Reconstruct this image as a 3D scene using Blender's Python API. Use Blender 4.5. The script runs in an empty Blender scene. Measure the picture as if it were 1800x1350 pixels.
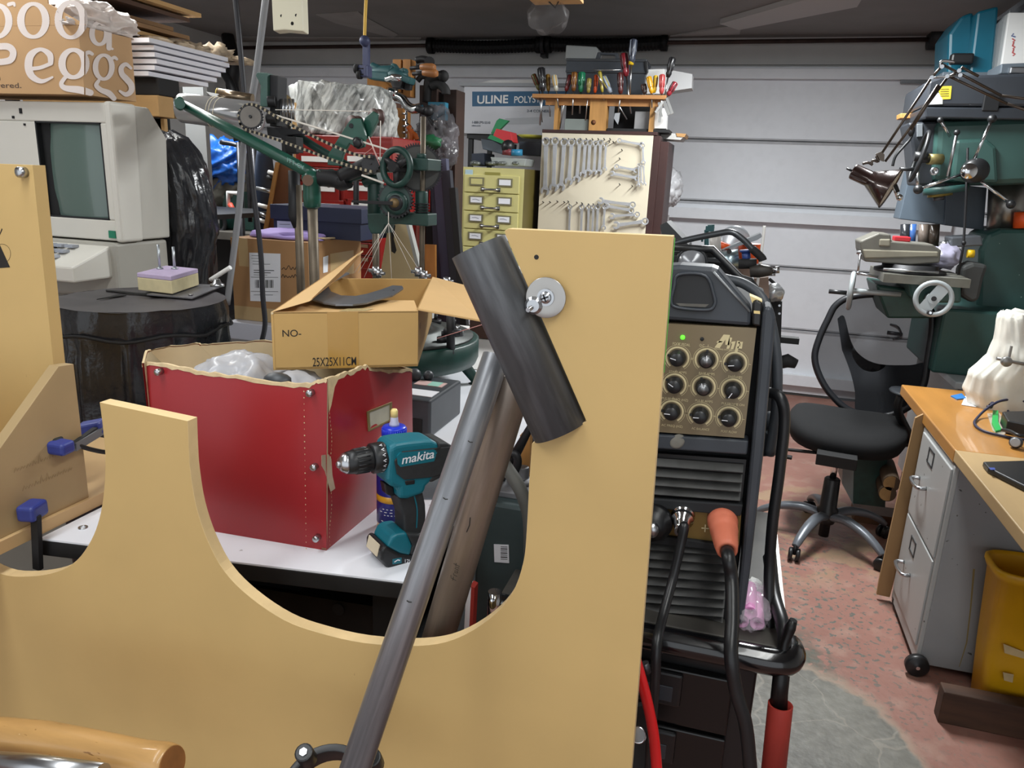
import bpy, bmesh, math, random
from mathutils import Vector, Matrix, Quaternion, noise
V = Vector
random.seed(7)
sc = bpy.context.scene
C = sc.collection

# ---------------------------------------------------------------- camera
EYE = V((0, 0, 1.5)); FPX = 1325.0
YAW, PITCH, ROLL = (math.radians(a) for a in (15.8, 15.2, 2.43))
FWD = V((-math.sin(YAW)*math.cos(PITCH), math.cos(YAW)*math.cos(PITCH), -math.sin(PITCH)))
_r = V((math.cos(YAW), math.sin(YAW), 0)); _u = _r.cross(FWD)
RGT = _r*math.cos(ROLL) + _u*math.sin(ROLL); UPV = -_r*math.sin(ROLL) + _u*math.cos(ROLL)
cam = bpy.data.cameras.new('camera'); camo = bpy.data.objects.new('camera', cam); C.objects.link(camo)
camo.matrix_world = Matrix.Translation(EYE) @ Matrix((RGT, UPV, -FWD)).transposed().to_4x4()
cam.sensor_width = 36; cam.lens = 36*FPX/1800; cam.clip_start = 0.02
sc.camera = camo

# ---------------------------------------------------------------- light and exposure
w = bpy.data.worlds.new('world'); sc.world = w; w.use_nodes = True
w.node_tree.nodes['Background'].inputs[0].default_value = (.90, .95, 1, 1)
w.node_tree.nodes['Background'].inputs[1].default_value = 1.25
sc.view_settings.view_transform = 'Standard'; sc.view_settings.look = 'None'
sc.view_settings.exposure = 0.0; sc.view_settings.gamma = 1.0; sc.view_settings.use_curve_mapping = False

def area(name, loc, sx, sy, power, col=(1, .97, .92), rot=(0, 0, 0)):
    l = bpy.data.lights.new(name, 'AREA'); l.shape = 'RECTANGLE'; l.size = sx; l.size_y = sy
    l.energy = power; l.color = col
    o = bpy.data.objects.new(name, l); o.location = loc; o.rotation_euler = rot; C.objects.link(o)
    return o
# fluorescent strip lights hung below the ceiling; their housings are built with the room
LAMPS = [(-1.0, .2, 2.3, .25, 1.8, 18), (.3, .3, 2.3, .25, 2.0, 16), (-2.2, 2.0, 2.40, .25, 1.6, 18),
         (.2, 3.5, 2.45, .25, 1.0, 85), (-2.8, 3.2, 2.46, .25, .9, 36)]
for i, (x, y, z, sx, sy, pw) in enumerate(LAMPS):
    area('strip_light', (x, y, z - .03), sx, sy, pw, (.96, .99, 1))

# ---------------------------------------------------------------- pixel rays -> real points in the room
def ray(x, y): return FWD + RGT*((x-900)/FPX) - UPV*((y-675)/FPX)
def P(x, y, Y): d = ray(x, y); return EYE + d*(Y/d.y)
def Z(x, y, z): d = ray(x, y); return EYE + d*((z-EYE.z)/d.z)
def Xp(x, y, X): d = ray(x, y); return EYE + d*(X/d.x)
def mpp(p): return (V(p)-EYE).dot(FWD)/FPX
def PL(pts, Y): return [P(x, y, Y) for x, y in pts]
def Pn(x, y, o, n):
    d = ray(x, y); return EYE + d*((V(o)-EYE).dot(n)/d.dot(n))

# ---------------------------------------------------------------- materials
MATS = {}
def lin(h):
    h = h.lstrip('#'); c = [int(h[i:i+2], 16)/255 for i in (0, 2, 4)]
    return [(v/12.92 if v <= .04045 else ((v+.055)/1.055)**2.4) for v in c]
def M(name, col=None, rough=.5, metal=0.0, ns=None, amt=.15, ns2=None, amt2=.1, bump=0, stretch=None, alpha=1, emit=0, coat=0, trans=0, spots=None, axis=None):
    if name in MATS: return MATS[name]
    m = bpy.data.materials.new(name); m.use_nodes = True; MATS[name] = m
    nt = m.node_tree; b = nt.nodes['Principled BSDF']; L = nt.links
    c = lin(col) + [1]
    b.inputs['Base Color'].default_value = c; b.inputs['Roughness'].default_value = rough; b.inputs['Metallic'].default_value = metal
    if alpha < 1: b.inputs['Alpha'].default_value = alpha
    if coat: b.inputs['Coat Weight'].default_value = coat
    if trans: b.inputs['Transmission Weight'].default_value = trans
    if emit:
        b.inputs['Emission Color'].default_value = c; b.inputs['Emission Strength'].default_value = emit
    tc = None
    def coord():
        nonlocal tc
        if tc is None:
            t = nt.nodes.new('ShaderNodeTexCoord'); tc = t.outputs['Object']
            if axis is not None:
                mp = nt.nodes.new('ShaderNodeMapping'); mp.inputs['Rotation'].default_value = norm(axis).rotation_difference(V((0, 0, 1))).to_euler(); L.new(tc, mp.inputs['Vector']); tc = mp.outputs[0]
            if stretch:
                mp = nt.nodes.new('ShaderNodeMapping'); mp.inputs['Scale'].default_value = stretch; L.new(tc, mp.inputs['Vector']); tc = mp.outputs[0]
        return tc
    cur = None
    def mixin(fac_out, mul):
        nonlocal cur
        mx = nt.nodes.new('ShaderNodeMix'); mx.data_type = 'RGBA'; mx.blend_type = 'MIX'
        L.new(fac_out, mx.inputs[0])
        if cur is None: mx.inputs[6].default_value = c
        else: L.new(cur, mx.inputs[6])
        mx.inputs[7].default_value = mul
        cur = mx.outputs[2]
    def noise_fac(scale, lo, hi, detail=4):
        n = nt.nodes.new('ShaderNodeTexNoise'); n.inputs['Scale'].default_value = scale; n.inputs['Detail'].default_value = detail
        L.new(coord(), n.inputs['Vector'])
        r = nt.nodes.new('ShaderNodeMapRange'); r.inputs[1].default_value = lo; r.inputs[2].default_value = hi
        L.new(n.outputs[0], r.inputs[0]); return r.outputs[0], n
    if ns:
        f, n = noise_fac(ns, .35, .7)
        mixin(f, [max(0, v*(1-amt*2)) for v in c[:3]]+[1])
        if bump:
            bn = nt.nodes.new('ShaderNodeBump'); bn.inputs['Strength'].default_value = bump; bn.inputs['Distance'].default_value = .004
            L.new(n.outputs[0], bn.inputs['Height']); L.new(bn.outputs[0], b.inputs['Normal'])
    if ns2:
        f, n = noise_fac(ns2, .45, .75)
        mixin(f, [min(1, v*(1-amt2*2) if amt2 > 0 else v*(1-amt2*2)) for v in c[:3]]+[1])
    if spots:                                   # worn flecks: (scale, threshold, colour)
        for s, th, sc_ in spots:
            f, n = noise_fac(s, th, th+.02, 3); mixin(f, lin(sc_)+[1])
    if cur is not None: L.new(cur, b.inputs['Base Color'])
    return m

# ---------------------------------------------------------------- mesh building
def norm(v): v = V(v); return v.normalized() if v.length > 1e-9 else V((0, 0, 1))
def cr(pts, k=6, closed=False):
    pts = [V(p) for p in pts]; n = len(pts); out = []
    rng = range(n) if closed else range(n-1)
    for i in rng:
        g = (lambda j: pts[j % n]) if closed else (lambda j: pts[min(max(j, 0), n-1)])
        a, b, c, d = g(i-1), g(i), g(i+1), g(i+2)
        for t in range(k):
            t /= k
            out.append(.5*((2*b)+(c-a)*t+(2*a-5*b+4*c-d)*t*t+(3*b-a-3*c+d)*t**3))
    if not closed: out.append(pts[-1])
    return out
class MB:
    def __init__(s, *mats): s.v = []; s.f = []; s.mi = []; s.sm = []; s.mats = list(mats); s.cur = 0
    def add(s, vs, fs, smooth=False, mi=None):
        o = len(s.v); s.v += [V(v) for v in vs]
        for f in fs: s.f.append([i+o for i in f]); s.mi.append(s.cur if mi is None else mi); s.sm.append(smooth)
        return s
    def use(s, m):
        if m not in s.mats: s.mats.append(m)
        s.cur = s.mats.index(m); return s
    def boxv(s, o, a, b, c):
        o, a, b, c = V(o), V(a), V(b), V(c)
        if a.cross(b).dot(c) < 0: a, b = b, a
        vs = [o, o+a, o+a+b, o+b]; vs += [v+c for v in vs]
        return s.add(vs, [(3, 2, 1, 0), (4, 5, 6, 7), (0, 1, 5, 4), (1, 2, 6, 5), (2, 3, 7, 6), (3, 0, 4, 7)])
    def box(s, x0, x1, y0, y1, z0, z1): return s.boxv((x0, y0, z0), (x1-x0, 0, 0), (0, y1-y0, 0), (0, 0, z1-z0))
    def cbox(s, c, size, ax=None, up=(0, 0, 1)):
        a = norm(ax) if ax is not None else V((1, 0, 0)); u = V(up); b = norm(u.cross(a)); u = norm(a.cross(b))
        a, b, u = a*size[0], b*size[1], u*size[2]
        return s.boxv(V(c)-a/2-b/2-u/2, a, b, u)
    def prism(s, pts, vec, smooth=False):
        pts = [V(p) for p in pts]; vec = V(vec); n = len(pts)
        nn = sum(((pts[i]-pts[0]).cross(pts[(i+1) % n]-pts[0]) for i in range(n)), V((0, 0, 0)))
        if nn.dot(vec) > 0: pts = pts[::-1]
        vs = pts+[p+vec for p in pts]
        s.add(vs, [list(range(n)), list(range(2*n-1, n-1, -1))])
        o = len(s.v)-2*n
        for i in range(n):
            j = (i+1) % n; s.f.append([o+j, o+i, o+n+i, o+n+j]); s.mi.append(s.cur); s.sm.append(smooth)
        return s
    def bar(s, a, b, wd, th, up=(0, 0, 1)):
        a, b = V(a), V(b); d = b-a; return s.cbox((a+b)/2, (d.length, wd, th), d, up)
    def tube(s, path, r, n=10, closed=False, caps=True, smooth=True, flat=1.0):
        path = [V(p) for p in path]; k = len(path)
        rr = list(r) if isinstance(r, (list, tuple)) else [r]*k
        if len(rr) != k:
            m_ = len(rr)-1; rr = [rr[min(int(i/(k-1)*m_), m_-1)]*(1-(i/(k-1)*m_-min(int(i/(k-1)*m_), m_-1)))+rr[min(int(i/(k-1)*m_), m_-1)+1]*(i/(k-1)*m_-min(int(i/(k-1)*m_), m_-1)) for i in range(k)]
        ts = []
        for i in range(k):
            if closed: t = path[(i+1) % k]-path[i-1]
            else: t = path[min(i+1, k-1)]-path[max(i-1, 0)]
            ts.append(norm(t))
        u = ts[0].orthogonal().normalized(); vs = []; fs = []
        if abs(ts[0].z) < .9: u = norm(V((0, 0, 1))-ts[0]*ts[0].z)
        for i in range(k):
            if i: u = norm(ts[i-1].rotation_difference(ts[i]) @ u)
            w_ = ts[i].cross(u)
            for j in range(n):
                a = 2*math.pi*j/n; vs.append(path[i]+(u*math.cos(a)*flat+w_*math.sin(a))*rr[i])
        for i in range(k if closed else k-1):
            for j in range(n):
                a, b = i*n+j, i*n+(j+1) % n; i2 = (i+1) % k
                fs.append((a, b, i2*n+(j+1) % n, i2*n+j))
        s.add(vs, fs, smooth)
        if caps and not closed:
            o = len(s.v)-len(vs)
            s.f.append([o+j for j in range(n-1, -1, -1)]); s.mi.append(s.cur); s.sm.append(False)
            s.f.append([o+(k-1)*n+j for j in range(n)]); s.mi.append(s.cur); s.sm.append(False)
        return s
    def lathe(s, o, ax, prof, n=24, smooth=True, ref=None, sq=(1, 1)):
        o = V(o); ax = norm(ax); u = norm(ref) if ref is not None else ax.orthogonal().normalized(); w_ = ax.cross(u); k = len(prof); vs = []; fs = []
        for r, h in prof:
            for j in range(n):
                a = 2*math.pi*j/n; vs.append(o+ax*h+(u*math.cos(a)*sq[0]+w_*math.sin(a)*sq[1])*max(r, 1e-5))
        for i in range(k-1):
            for j in range(n): fs.append((i*n+j, i*n+(j+1) % n, (i+1)*n+(j+1) % n, (i+1)*n+j))
        s.add(vs, fs, smooth)
        b = len(s.v)-len(vs)
        if prof[0] != prof[-1]:
            if prof[0][0] > 1e-4: s.f.append([b+j for j in range(n-1, -1, -1)]); s.mi.append(s.cur); s.sm.append(False)
            if prof[-1][0] > 1e-4: s.f.append([b+(k-1)*n+j for j in range(n)]); s.mi.append(s.cur); s.sm.append(False)
        return s
    def cyl(s, a, b, r, n=20, r2=None):
        a, b = V(a), V(b); return s.lathe(a, b-a, [(r, 0), (r if r2 is None else r2, (b-a).length)], n)
    def pipe(s, a, b, ro, ri, n=32):
        a, b = V(a), V(b); h = (b-a).length
        return s.lathe(a, b-a, [(ro, 0), (ro, h), (ri, h), (ri, 0), (ro, 0)], n)
    def sph(s, c, r, n=14, sc_=(1, 1, 1), axis=(0, 0, 1)):
        k = max(6, n//2)
        prof = [(r*math.sin(math.pi*i/k), -r*math.cos(math.pi*i/k)) for i in range(k+1)]
        o = len(s.v); s.lathe(c, axis, prof, n)
        c = V(c)
        if sc_ != (1, 1, 1):
            for i in range(o, len(s.v)):
                d = s.v[i]-c; s.v[i] = c+V((d.x*sc_[0], d.y*sc_[1], d.z*sc_[2]))
        return s
    def blob(s, c, rad, amp=.15, fr=4, sub=4, seed=0, flatz=None, ridged=True):
        bm = bmesh.new(); bmesh.ops.create_icosphere(bm, subdivisions=sub, radius=1); c = V(c); rad = V(rad)
        bm.verts.index_update(); vs = []
        for v in bm.verts:
            p = v.co.normalized(); q = p*fr+V((seed*3.1, seed*1.7, seed))
            nz = noise.noise(q)
            if ridged: nz = .5-abs(nz)*1.6+.4*(.3-abs(noise.noise(q*2.3)))
            d = p*(1+amp*nz); co = V((d.x*rad.x, d.y*rad.y, d.z*rad.z))
            if flatz is not None and co.z < flatz: co.z = flatz
            vs.append(c+co)
        s.add(vs, [[v.index for v in f.verts] for f in bm.faces], True); bm.free(); return s
    def grid(s, fn, nu, nv, smooth=True):
        vs = [fn(i/nu, j/nv) for j in range(nv+1) for i in range(nu+1)]
        return s.add(vs, [(j*(nu+1)+i, j*(nu+1)+i+1, (j+1)*(nu+1)+i+1, (j+1)*(nu+1)+i) for j in range(nv) for i in range(nu)], smooth)
    def text(s, st, o, right, up, size, bold=0, ital=0, th=.0004, space=1.0, width=None):
        cu = bpy.data.curves.new('tmp', 'FONT'); cu.body = st; cu.size = size; cu.shear = ital; cu.offset = bold*size; cu.space_character = space
        ob = bpy.data.objects.new('tmp', cu); C.objects.link(ob)
        dg = bpy.context.evaluated_depsgraph_get(); me = ob.evaluated_get(dg).to_mesh()
        o, right, up = V(o), norm(right), norm(up); nrm = right.cross(up)
        kx = 1.0
        if width and len(me.vertices):
            mx = max(v.co.x for v in me.vertices); kx = width/mx if mx > 0 else 1
        vs = [o+right*v.co.x*kx+up*v.co.y+nrm*th for v in me.vertices]
        s.add(vs, [list(p.vertices) for p in me.polygons]); ob.evaluated_get(dg).to_mesh_clear()
        bpy.data.objects.remove(ob); bpy.data.curves.remove(cu); return s
    def ribbon(s, pts, wd, nrm, th=.0004):
        """brush stroke of varying width lying on a surface with normal nrm"""
        pts = [V(p) for p in pts]; nrm = norm(nrm); k = len(pts); ww = wd if isinstance(wd, (list, tuple)) else [wd]*k; vs = []
        for i in range(k):
            t = pts[min(i+1, k-1)]-pts[max(i-1, 0)]; sd = norm(t.cross(nrm))
            vs += [pts[i]+sd*ww[i]/2+nrm*th, pts[i]-sd*ww[i]/2+nrm*th]
        return s.add(vs, [(2*i, 2*i+1, 2*i+3, 2*i+2) for i in range(k-1)])
    def build(s, name, parent=None, bevel=0, seg=2, solid=0, sub=0, loc=None):
        me = bpy.data.meshes.new(name)
        if parent is not None: org = ROOT[parent.name]
        elif loc is not None: org = V(loc)
        else:
            lo = [min(v[i] for v in s.v) for i in range(3)]; hi = [max(v[i] for v in s.v) for i in range(3)]
            org = V(((lo[0]+hi[0])/2, (lo[1]+hi[1])/2, lo[2]))
        me.from_pydata([v-org for v in s.v], [], s.f)
        for m in s.mats: me.materials.append(m)
        me.polygons.foreach_set('material_index', s.mi); me.polygons.foreach_set('use_smooth', s.sm); me.update()
        o = bpy.data.objects.new(name, me); C.objects.link(o)
        if parent is not None: o.parent = parent
        else: o.location = org
        ROOT[o.name] = org
        if solid:
            md = o.modifiers.new('solid', 'SOLIDIFY'); md.thickness = solid; md.offset = 0
        if bevel:
            md = o.modifiers.new('bevel', 'BEVEL'); md.width = bevel; md.segments = seg; md.limit_method = 'ANGLE'; md.angle_limit = math.radians(40)
        if sub:
            md = o.modifiers.new('sub', 'SUBSURF'); md.levels = sub; md.render_levels = sub
        return o
ROOT = {}
def tag(o, label, cat, group=None, kind=None):
    if label: o['label'] = label
    if cat: o['category'] = cat
    if group: o['group'] = group
    if kind: o['kind'] = kind
    return o
def thing(name, label, cat, base, group=None):
    o = bpy.data.objects.new(name, None); C.objects.link(o); o.empty_display_size = .05
    o.location = base; ROOT[o.name] = V(base)
    return tag(o, label, cat, group)
def struct(o): o['kind'] = 'structure'; return o
X_, Y_, Z_ = V((1, 0, 0)), V((0, 1, 0)), V((0, 0, 1))
def lift(b, z):                              # a base point dropped to height z
    return V((b[0], b[1], z))

# common materials
MDF = M('mdf', '#c6a269', .65, ns=14, amt=.05, ns2=3, amt2=.05)
MDFE = M('mdf_edge', '#dcbf8c', .7, ns=30, amt=.05)
BLK = M('black_plastic', '#1b1c1e', .4)
BLKM = M('black_matte', '#161617', .75)
DGRY = M('dark_grey_plastic', '#3c4045', .45, ns=20, amt=.1)
STEEL = M('bright_steel', '#b8babd', .28, 1)
CHROME = M('chrome', '#d6d8da', .12, 1)
DSTEEL = M('dark_steel', '#56565a', .42, .85, ns=18, amt=.22)
IRON = M('dark_iron', '#2c2c2e', .5, .5)
WHITE = M('white_paint', '#e8e8e6', .5)
PAPER = M('white_paper', '#e4e5ea', .7)
CARD = M('cardboard', '#c09a66', .8, ns=9, amt=.06)
CARDE = M('cardboard_torn_edge', '#dcc49a', .85, ns=60, amt=.12)
INK = M('black_ink', '#1d1a17', .7)
GREEN = M('machine_green_paint', '#1f5445', .35, ns=22, amt=.14, coat=.2)
GREEND = M('dark_green_paint', '#1c3f38', .45, ns=25, amt=.2)
RUST = M('worn_steel_rod', '#7a6f60', .5, .6, ns=20, amt=.15)
ORANGE = M('orange_plastic', '#e4571f', .4)
YEL = M('yellow_plastic', '#e6bb1e', .4)
WOOD = M('pine_wood', '#b98549', .6, ns=7, amt=.14, stretch=(6, 6, 1))
GARB = M('black_bin_bag', '#27282c', .24, ns=24, amt=.1, bump=.9)
# ================================================================ the room
YB = 5.97; CEIL = 2.52
def floor_mat():
    m = bpy.data.materials.new('painted_concrete'); m.use_nodes = True; nt = m.node_tree; L = nt.links; b = nt.nodes['Principled BSDF']
    b.inputs['Roughness'].default_value = .5
    tc = nt.nodes.new('ShaderNodeTexCoord')
    def nz(s, lo, hi, det=5):
        n = nt.nodes.new('ShaderNodeTexNoise'); n.inputs['Scale'].default_value = s; n.inputs['Detail'].default_value = det; L.new(tc.outputs['Object'], n.inputs['Vector'])
        r = nt.nodes.new('ShaderNodeMapRange'); r.inputs[1].default_value = lo; r.inputs[2].default_value = hi; L.new(n.outputs[0], r.inputs[0]); return r.outputs[0], n.outputs[0]
    def mix(f, a, c):
        x = nt.nodes.new('ShaderNodeMix'); x.data_type = 'RGBA'; L.new(f, x.inputs[0])
        for i, k in ((6, a), (7, c)):
            if isinstance(k, str): x.inputs[i].default_value = lin(k)+[1]
            else: L.new(k, x.inputs[i])
        return x.outputs[2]
    def math_(op, a, c):
        x = nt.nodes.new('ShaderNodeMath'); x.operation = op
        for i, k in ((0, a), (1, c)):
            if isinstance(k, (int, float)): x.inputs[i].default_value = k
            else: L.new(k, x.inputs[i])
        return x.outputs[0]
    def blobmask(cx, cy, rx, ry, nraw, wob, soft):
        mp = nt.nodes.new('ShaderNodeMapping'); mp.inputs['Location'].default_value = (-cx/rx, -cy/ry, 0); mp.inputs['Scale'].default_value = (1/rx, 1/ry, 0)
        L.new(tc.outputs['Object'], mp.inputs['Vector'])
        ln = nt.nodes.new('ShaderNodeVectorMath'); ln.operation = 'LENGTH'; L.new(mp.outputs[0], ln.inputs[0])
        d = math_('ADD', ln.outputs['Value'], math_('MULTIPLY', math_('SUBTRACT', nraw, .5), wob))
        r = nt.nodes.new('ShaderNodeMapRange'); r.inputs[1].default_value = 1+soft; r.inputs[2].default_value = 1-soft; L.new(d, r.inputs[0]); return r.outputs[0]
    f1, _ = nz(2.2, .35, .7)
    pink = mix(f1, '#946b5f', '#8a6054')
    f2, raw2 = nz(9, .52, .66); pink = mix(math_('MULTIPLY', f2, .45), pink, '#a5897a')
    # chipped flecks
    f3, raw3 = nz(38, .66, .68, 3); m3 = blobmask(.38, 2.75, .42, .75, raw2, 1.2, .5)
    pink = mix(math_('MULTIPLY', f3, 1), pink, '#7d6a5e')
    f3b, _ = nz(45, .585, .60, 3)
    pink = mix(math_('MULTIPLY', f3b, m3), pink, '#5f5f58')
    m3c = blobmask(.32, 2.33, .13, .2, raw2, 1.6, .4)
    f3c, _ = nz(26, .4, .44, 4); pink = mix(math_('MULTIPLY', f3c, m3c), pink, '#53574c')
    m3d = blobmask(.42, 3.5, .5, .5, raw2, 1.0, .4); f3d, _ = nz(7, .5, .56, 4); pink = mix(math_('MULTIPLY', math_('MULTIPLY', f3d, m3d), .7), pink, '#a08a6c')
    # bare concrete
    f4, raw4 = nz(11, .2, .8, 8); f5, raw5 = nz(3.0, .3, .7)
    conc = mix(f5, '#74726a', '#56544e')
    f6, raw6 = nz(30, .4, .7, 6); conc = mix(math_('MULTIPLY', f6, .5), conc, '#8a8880')
    vo = nt.nodes.new('ShaderNodeTexVoronoi'); vo.feature = 'DISTANCE_TO_EDGE'; vo.inputs['Scale'].default_value = 3.3
    nv = nt.nodes.new('ShaderNodeTexNoise'); nv.inputs['Scale'].default_value = 8; L.new(tc.outputs['Object'], nv.inputs['Vector'])
    va = nt.nodes.new('ShaderNodeVectorMath'); va.operation = 'MULTIPLY_ADD'; va.inputs[1].default_value = (.12, .12, 0); L.new(nv.outputs['Color'], va.inputs[0]); L.new(tc.outputs['Object'], va.inputs[2]); L.new(va.outputs[0], vo.inputs['Vector'])
    cr_ = nt.nodes.new('ShaderNodeMapRange'); cr_.inputs[1].default_value = .012; cr_.inputs[2].default_value = .004; L.new(vo.outputs['Distance'], cr_.inputs[0])
    conc = mix(math_('MULTIPLY', cr_.outputs[0], .5), conc, '#958f84')
    edge = blobmask(.36, 1.74, .33, .60, raw4, .22, .06); core = blobmask(.36, 1.72, .325, .585, raw4, .26, .02)
    col = mix(edge, pink, '#9a8877'); col = mix(core, col, conc)
    L.new(col, b.inputs['Base Color'])
    bp = nt.nodes.new('ShaderNodeBump'); bp.inputs['Strength'].default_value = .25; bp.inputs['Distance'].default_value = .01; L.new(raw6, bp.inputs['Height']); L.new(bp.outputs[0], b.inputs['Normal'])
    return m
struct(MB(floor_mat()).box(-4.3, 2.4, -2, 6.1, -.1, 0).build('floor', loc=(0, 0, 0)))
CEILM = M('ceiling_paint', '#827f7d', .9, ns=3, amt=.06)
WALLM = M('wall_paint', '#bcbbb9', .8, ns=4, amt=.05)
struct(MB(CEILM).box(-4.3, 2.4, -2, 6.1, CEIL, CEIL+.1).build('ceiling'))
struct(MB(WALLM).box(-4.4, 2.5, YB, YB+.15, 0, CEIL).build('wall_back'))
struct(MB(WALLM).box(-4.35, -4.2, -2, YB, 0, CEIL).build('wall_left'))
struct(MB(WALLM).box(2.35, 2.5, -2, YB, 0, CEIL).build('wall_right'))
# drywall tape patches and a raised strip on the ceiling
TAPE = M('ceiling_tape', '#9d9996', .9, ns=5, amt=.08)
def ceil_pt(x, y): return Z(x, y, CEIL-.001)
def ceil_strip(pts, mat, name, th=.01):
    return struct(MB(mat).prism([ceil_pt(*p) for p in pts], (0, 0, -th)).build(name))
ceil_strip([(1178, 62), (1300, 58), (1305, 40), (1268, 46)], TAPE, 'trim_1')
ceil_strip([(1266, 33), (1300, 44), (1508, 2), (1520, -18), (1440, -18)], M('ceiling_strip', '#adaaa8', .85), 'trim_2', .03)
ceil_strip([(555, 25), (630, 20), (640, 28), (700, 60), (690, 66), (590, 40)], TAPE, 'trim_3', .004)
ceil_strip([(420, 64), (740, 66), (735, 72), (420, 72)], TAPE, 'trim_4', .006)
# ---- sectional garage door, seen from inside
DOORM = M('door_white_paint', '#e2e5ea', .55, ns=2.5, amt=.02, ns2=16, amt2=.03)
DOORG = M('door_seam_grey', '#b5b6ba', .7, ns=12, amt=.1)
d = thing('door_1', None, None, (-1.3, YB, 0)); d['kind'] = 'structure'
XL, XR = -4.0, 1.65
mb = MB(WALLM); mb.box(XL-.2, XR+.7, YB-.03, YB+.001, 2.345, CEIL); mb.build('header_board', d)
secs = [0.012, .50, .957, 1.40, 1.837, 2.335]
for i in range(5):
    mb = MB(DOORM); mb.box(XL, XR, YB-.045, YB, secs[i]+.004, secs[i+1]-.004); p = mb.build('door_panel', d, bevel=.004)
    if i < 4:
        g = MB(DOORG)
        g.box(XL, XR, YB-.047, YB-.044, secs[i+1]-.022, secs[i+1]-.004)
        g.box(XL, XR, YB-.047, YB-.044, secs[i+1]+.006, secs[i+1]+.016)
        g.build('seam', p)
for z0, z1, dp in ((2.255, 2.305, .06), (1.285, 1.345, .07), (.10, .165, .06)):
    mb = MB(DOORM); mb.box(XL, XR-.25, YB-.045-dp, YB-.044, z0, z1); mb.box(XL, XR-.25, YB-.047-dp, YB-.04-dp+.012, z0-.012, z1+.006)
    mb.build('stiffener_rail', d, bevel=.003)
mb = MB(M('rubber_seal', '#3a3836', .8)); mb.box(XL, XR, YB-.05, YB, .0, .012); mb.build('bottom_seal', d)
mb = MB(DSTEEL)
c = P(1570, 585, YB-.05)
mb.tube(cr([c+V((-.03, 0, .06)), c+V((.02, -.02, .05)), c+V((.05, -.02, -.01)), c+V((.0, -.01, -.04))], 5), .006); mb.cyl(c+V((-.04, 0, .0)), c+V((.06, 0, -.005)), .012)
mb.build('latch', d)
mb = MB(M('wall_paint_r', '#cfcfcf', .7)).box(XR+.0, XR+.16, YB-.06, YB, 0, 2.34); struct(mb.build('trim_5', bevel=.004))
mb = MB(M('wall_paint_r', '#cfcfcf', .7)).box(XL-.16, XL, YB-.06, YB, 0, 2.34); struct(mb.build('trim_6', bevel=.004))
# ---- torsion shaft with its two black springs
SH = M('rusty_brown_steel', '#4a3a35', .6, .4, ns=14, amt=.2)
t = thing('torsion_shaft', 'rusty brown steel shaft with black coil springs running above the white garage door', 'garage door shaft', P(960, 80, YB-.12))
ya = YB-.12
mb = MB(SH); mb.cyl(P(426, 84, ya), P(1655, 69, ya), .014, 12); mb.build('shaft', t)
SPR = M('black_spring_steel', '#141415', .5, .5)
def spring(x0, y0, x1, y1, r):
    a, b = P(x0, y0, ya), P(x1, y1, ya); n = 34; pts = []; rr = []
    mb = MB(SPR)
    for i in range(n*2+1):
        pts.append(a.lerp(b, i/(n*2))-V((0, 0, .012*math.sin(math.pi*i/(n*2))))); rr.append(r if i % 2 else r*.9)
    mb.tube(pts, rr, 12, smooth=False)
    mb.cyl(a-X_*.015, a+X_*.03, r*1.25, 14); mb.cyl(b-X_*.03, b+X_*.015, r*1.2, 14)
    mb.build('torsion_spring', t)
spring(756, 80, 950, 79, .048); spring(962, 78, 1170, 75, .048)
mb = MB(IRON); c = P(955, 79, ya); mb.cyl(c-X_*.014, c+X_*.014, .068, 10); mb.cbox(c-V((0, -.05, .05)), (.04, .1, .06)); mb.build('centre_bracket', t)
mb = MB(IRON); c = P(1647, 66, ya); mb.cyl(c-X_*.05, c+X_*.06, .075, 18); mb.cbox(c+V((.06, .05, -.02)), (.02, .16, .18)); mb.build('cable_drum', t)
# ---- overhead track running back from the door
t = thing('door_track', 'grey steel garage door track running along the ceiling beside the teal case', 'garage door track', Xp(1648, 200, 1.22))
TR = M('galvanised_steel', '#8b8e92', .45, .8, ns=20, amt=.1)
mb = MB(TR)
pts = cr([V((1.2, 5.85, 1.5)), V((1.2, 5.84, 2.0)), V((1.2, 5.7, 2.28)), V((1.2, 5.2, 2.40)), V((1.2, 2.6, 2.42))], 6)
for off in (0, .05): mb.tube([p+V((off, 0, 0)) for p in pts], .022, 6, smooth=False, flat=.5)
mb.build('rail', t)
mb = MB(IRON); mb.box(1.16, 1.3, 5.74, 5.9, 1.75, 2.45); mb.build('mounting_bracket', t)
mb = MB(TR); c = P(1615, 142, 5.88); mb.cbox(c, (.22, .03, .035)); tag(mb.build('roller_bracket', bevel=.003), 'small steel roller bracket on the upper right of the garage door', 'bracket')
# ---- lamps of the room
LH = M('cream_lamp_housing', '#e6e1c8', .5)
TUBE = M('fluorescent_tube', '#fffdf5', .4, emit=6)
t = thing('hanging_metal_box', 'cream sheet-metal box end hanging at the top edge above the green machinery', 'metal box', P(490, 40, 2.0))
cq = [P(476, -30, 2.0), P(530, -30, 2.0), P(533, 55, 2.0), P(500, 52, 2.0), P(480, 54, 2.0)]
mb = MB(LH); mb.prism(cq, (-.012, .05, .0)); mb.build('housing', t, bevel=.003)
mb = MB(STEEL); mb.cyl(P(505, -28, 2.02), V((P(505, -28, 2.02).x, 2.02, CEIL)), .005, 8); mb.build('hanger', t)
mb = MB(BLKM)
c = P(513, 41, 1.998)
for q in ((495, 28), (521, 27)): mb.cyl(P(*q, 2.0), P(*q, 2.003), .004, 10)
mb.cyl(c+Y_*.002, c+Y_*.006, .005, 10); mb.build('knockout_hole', t)
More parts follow.
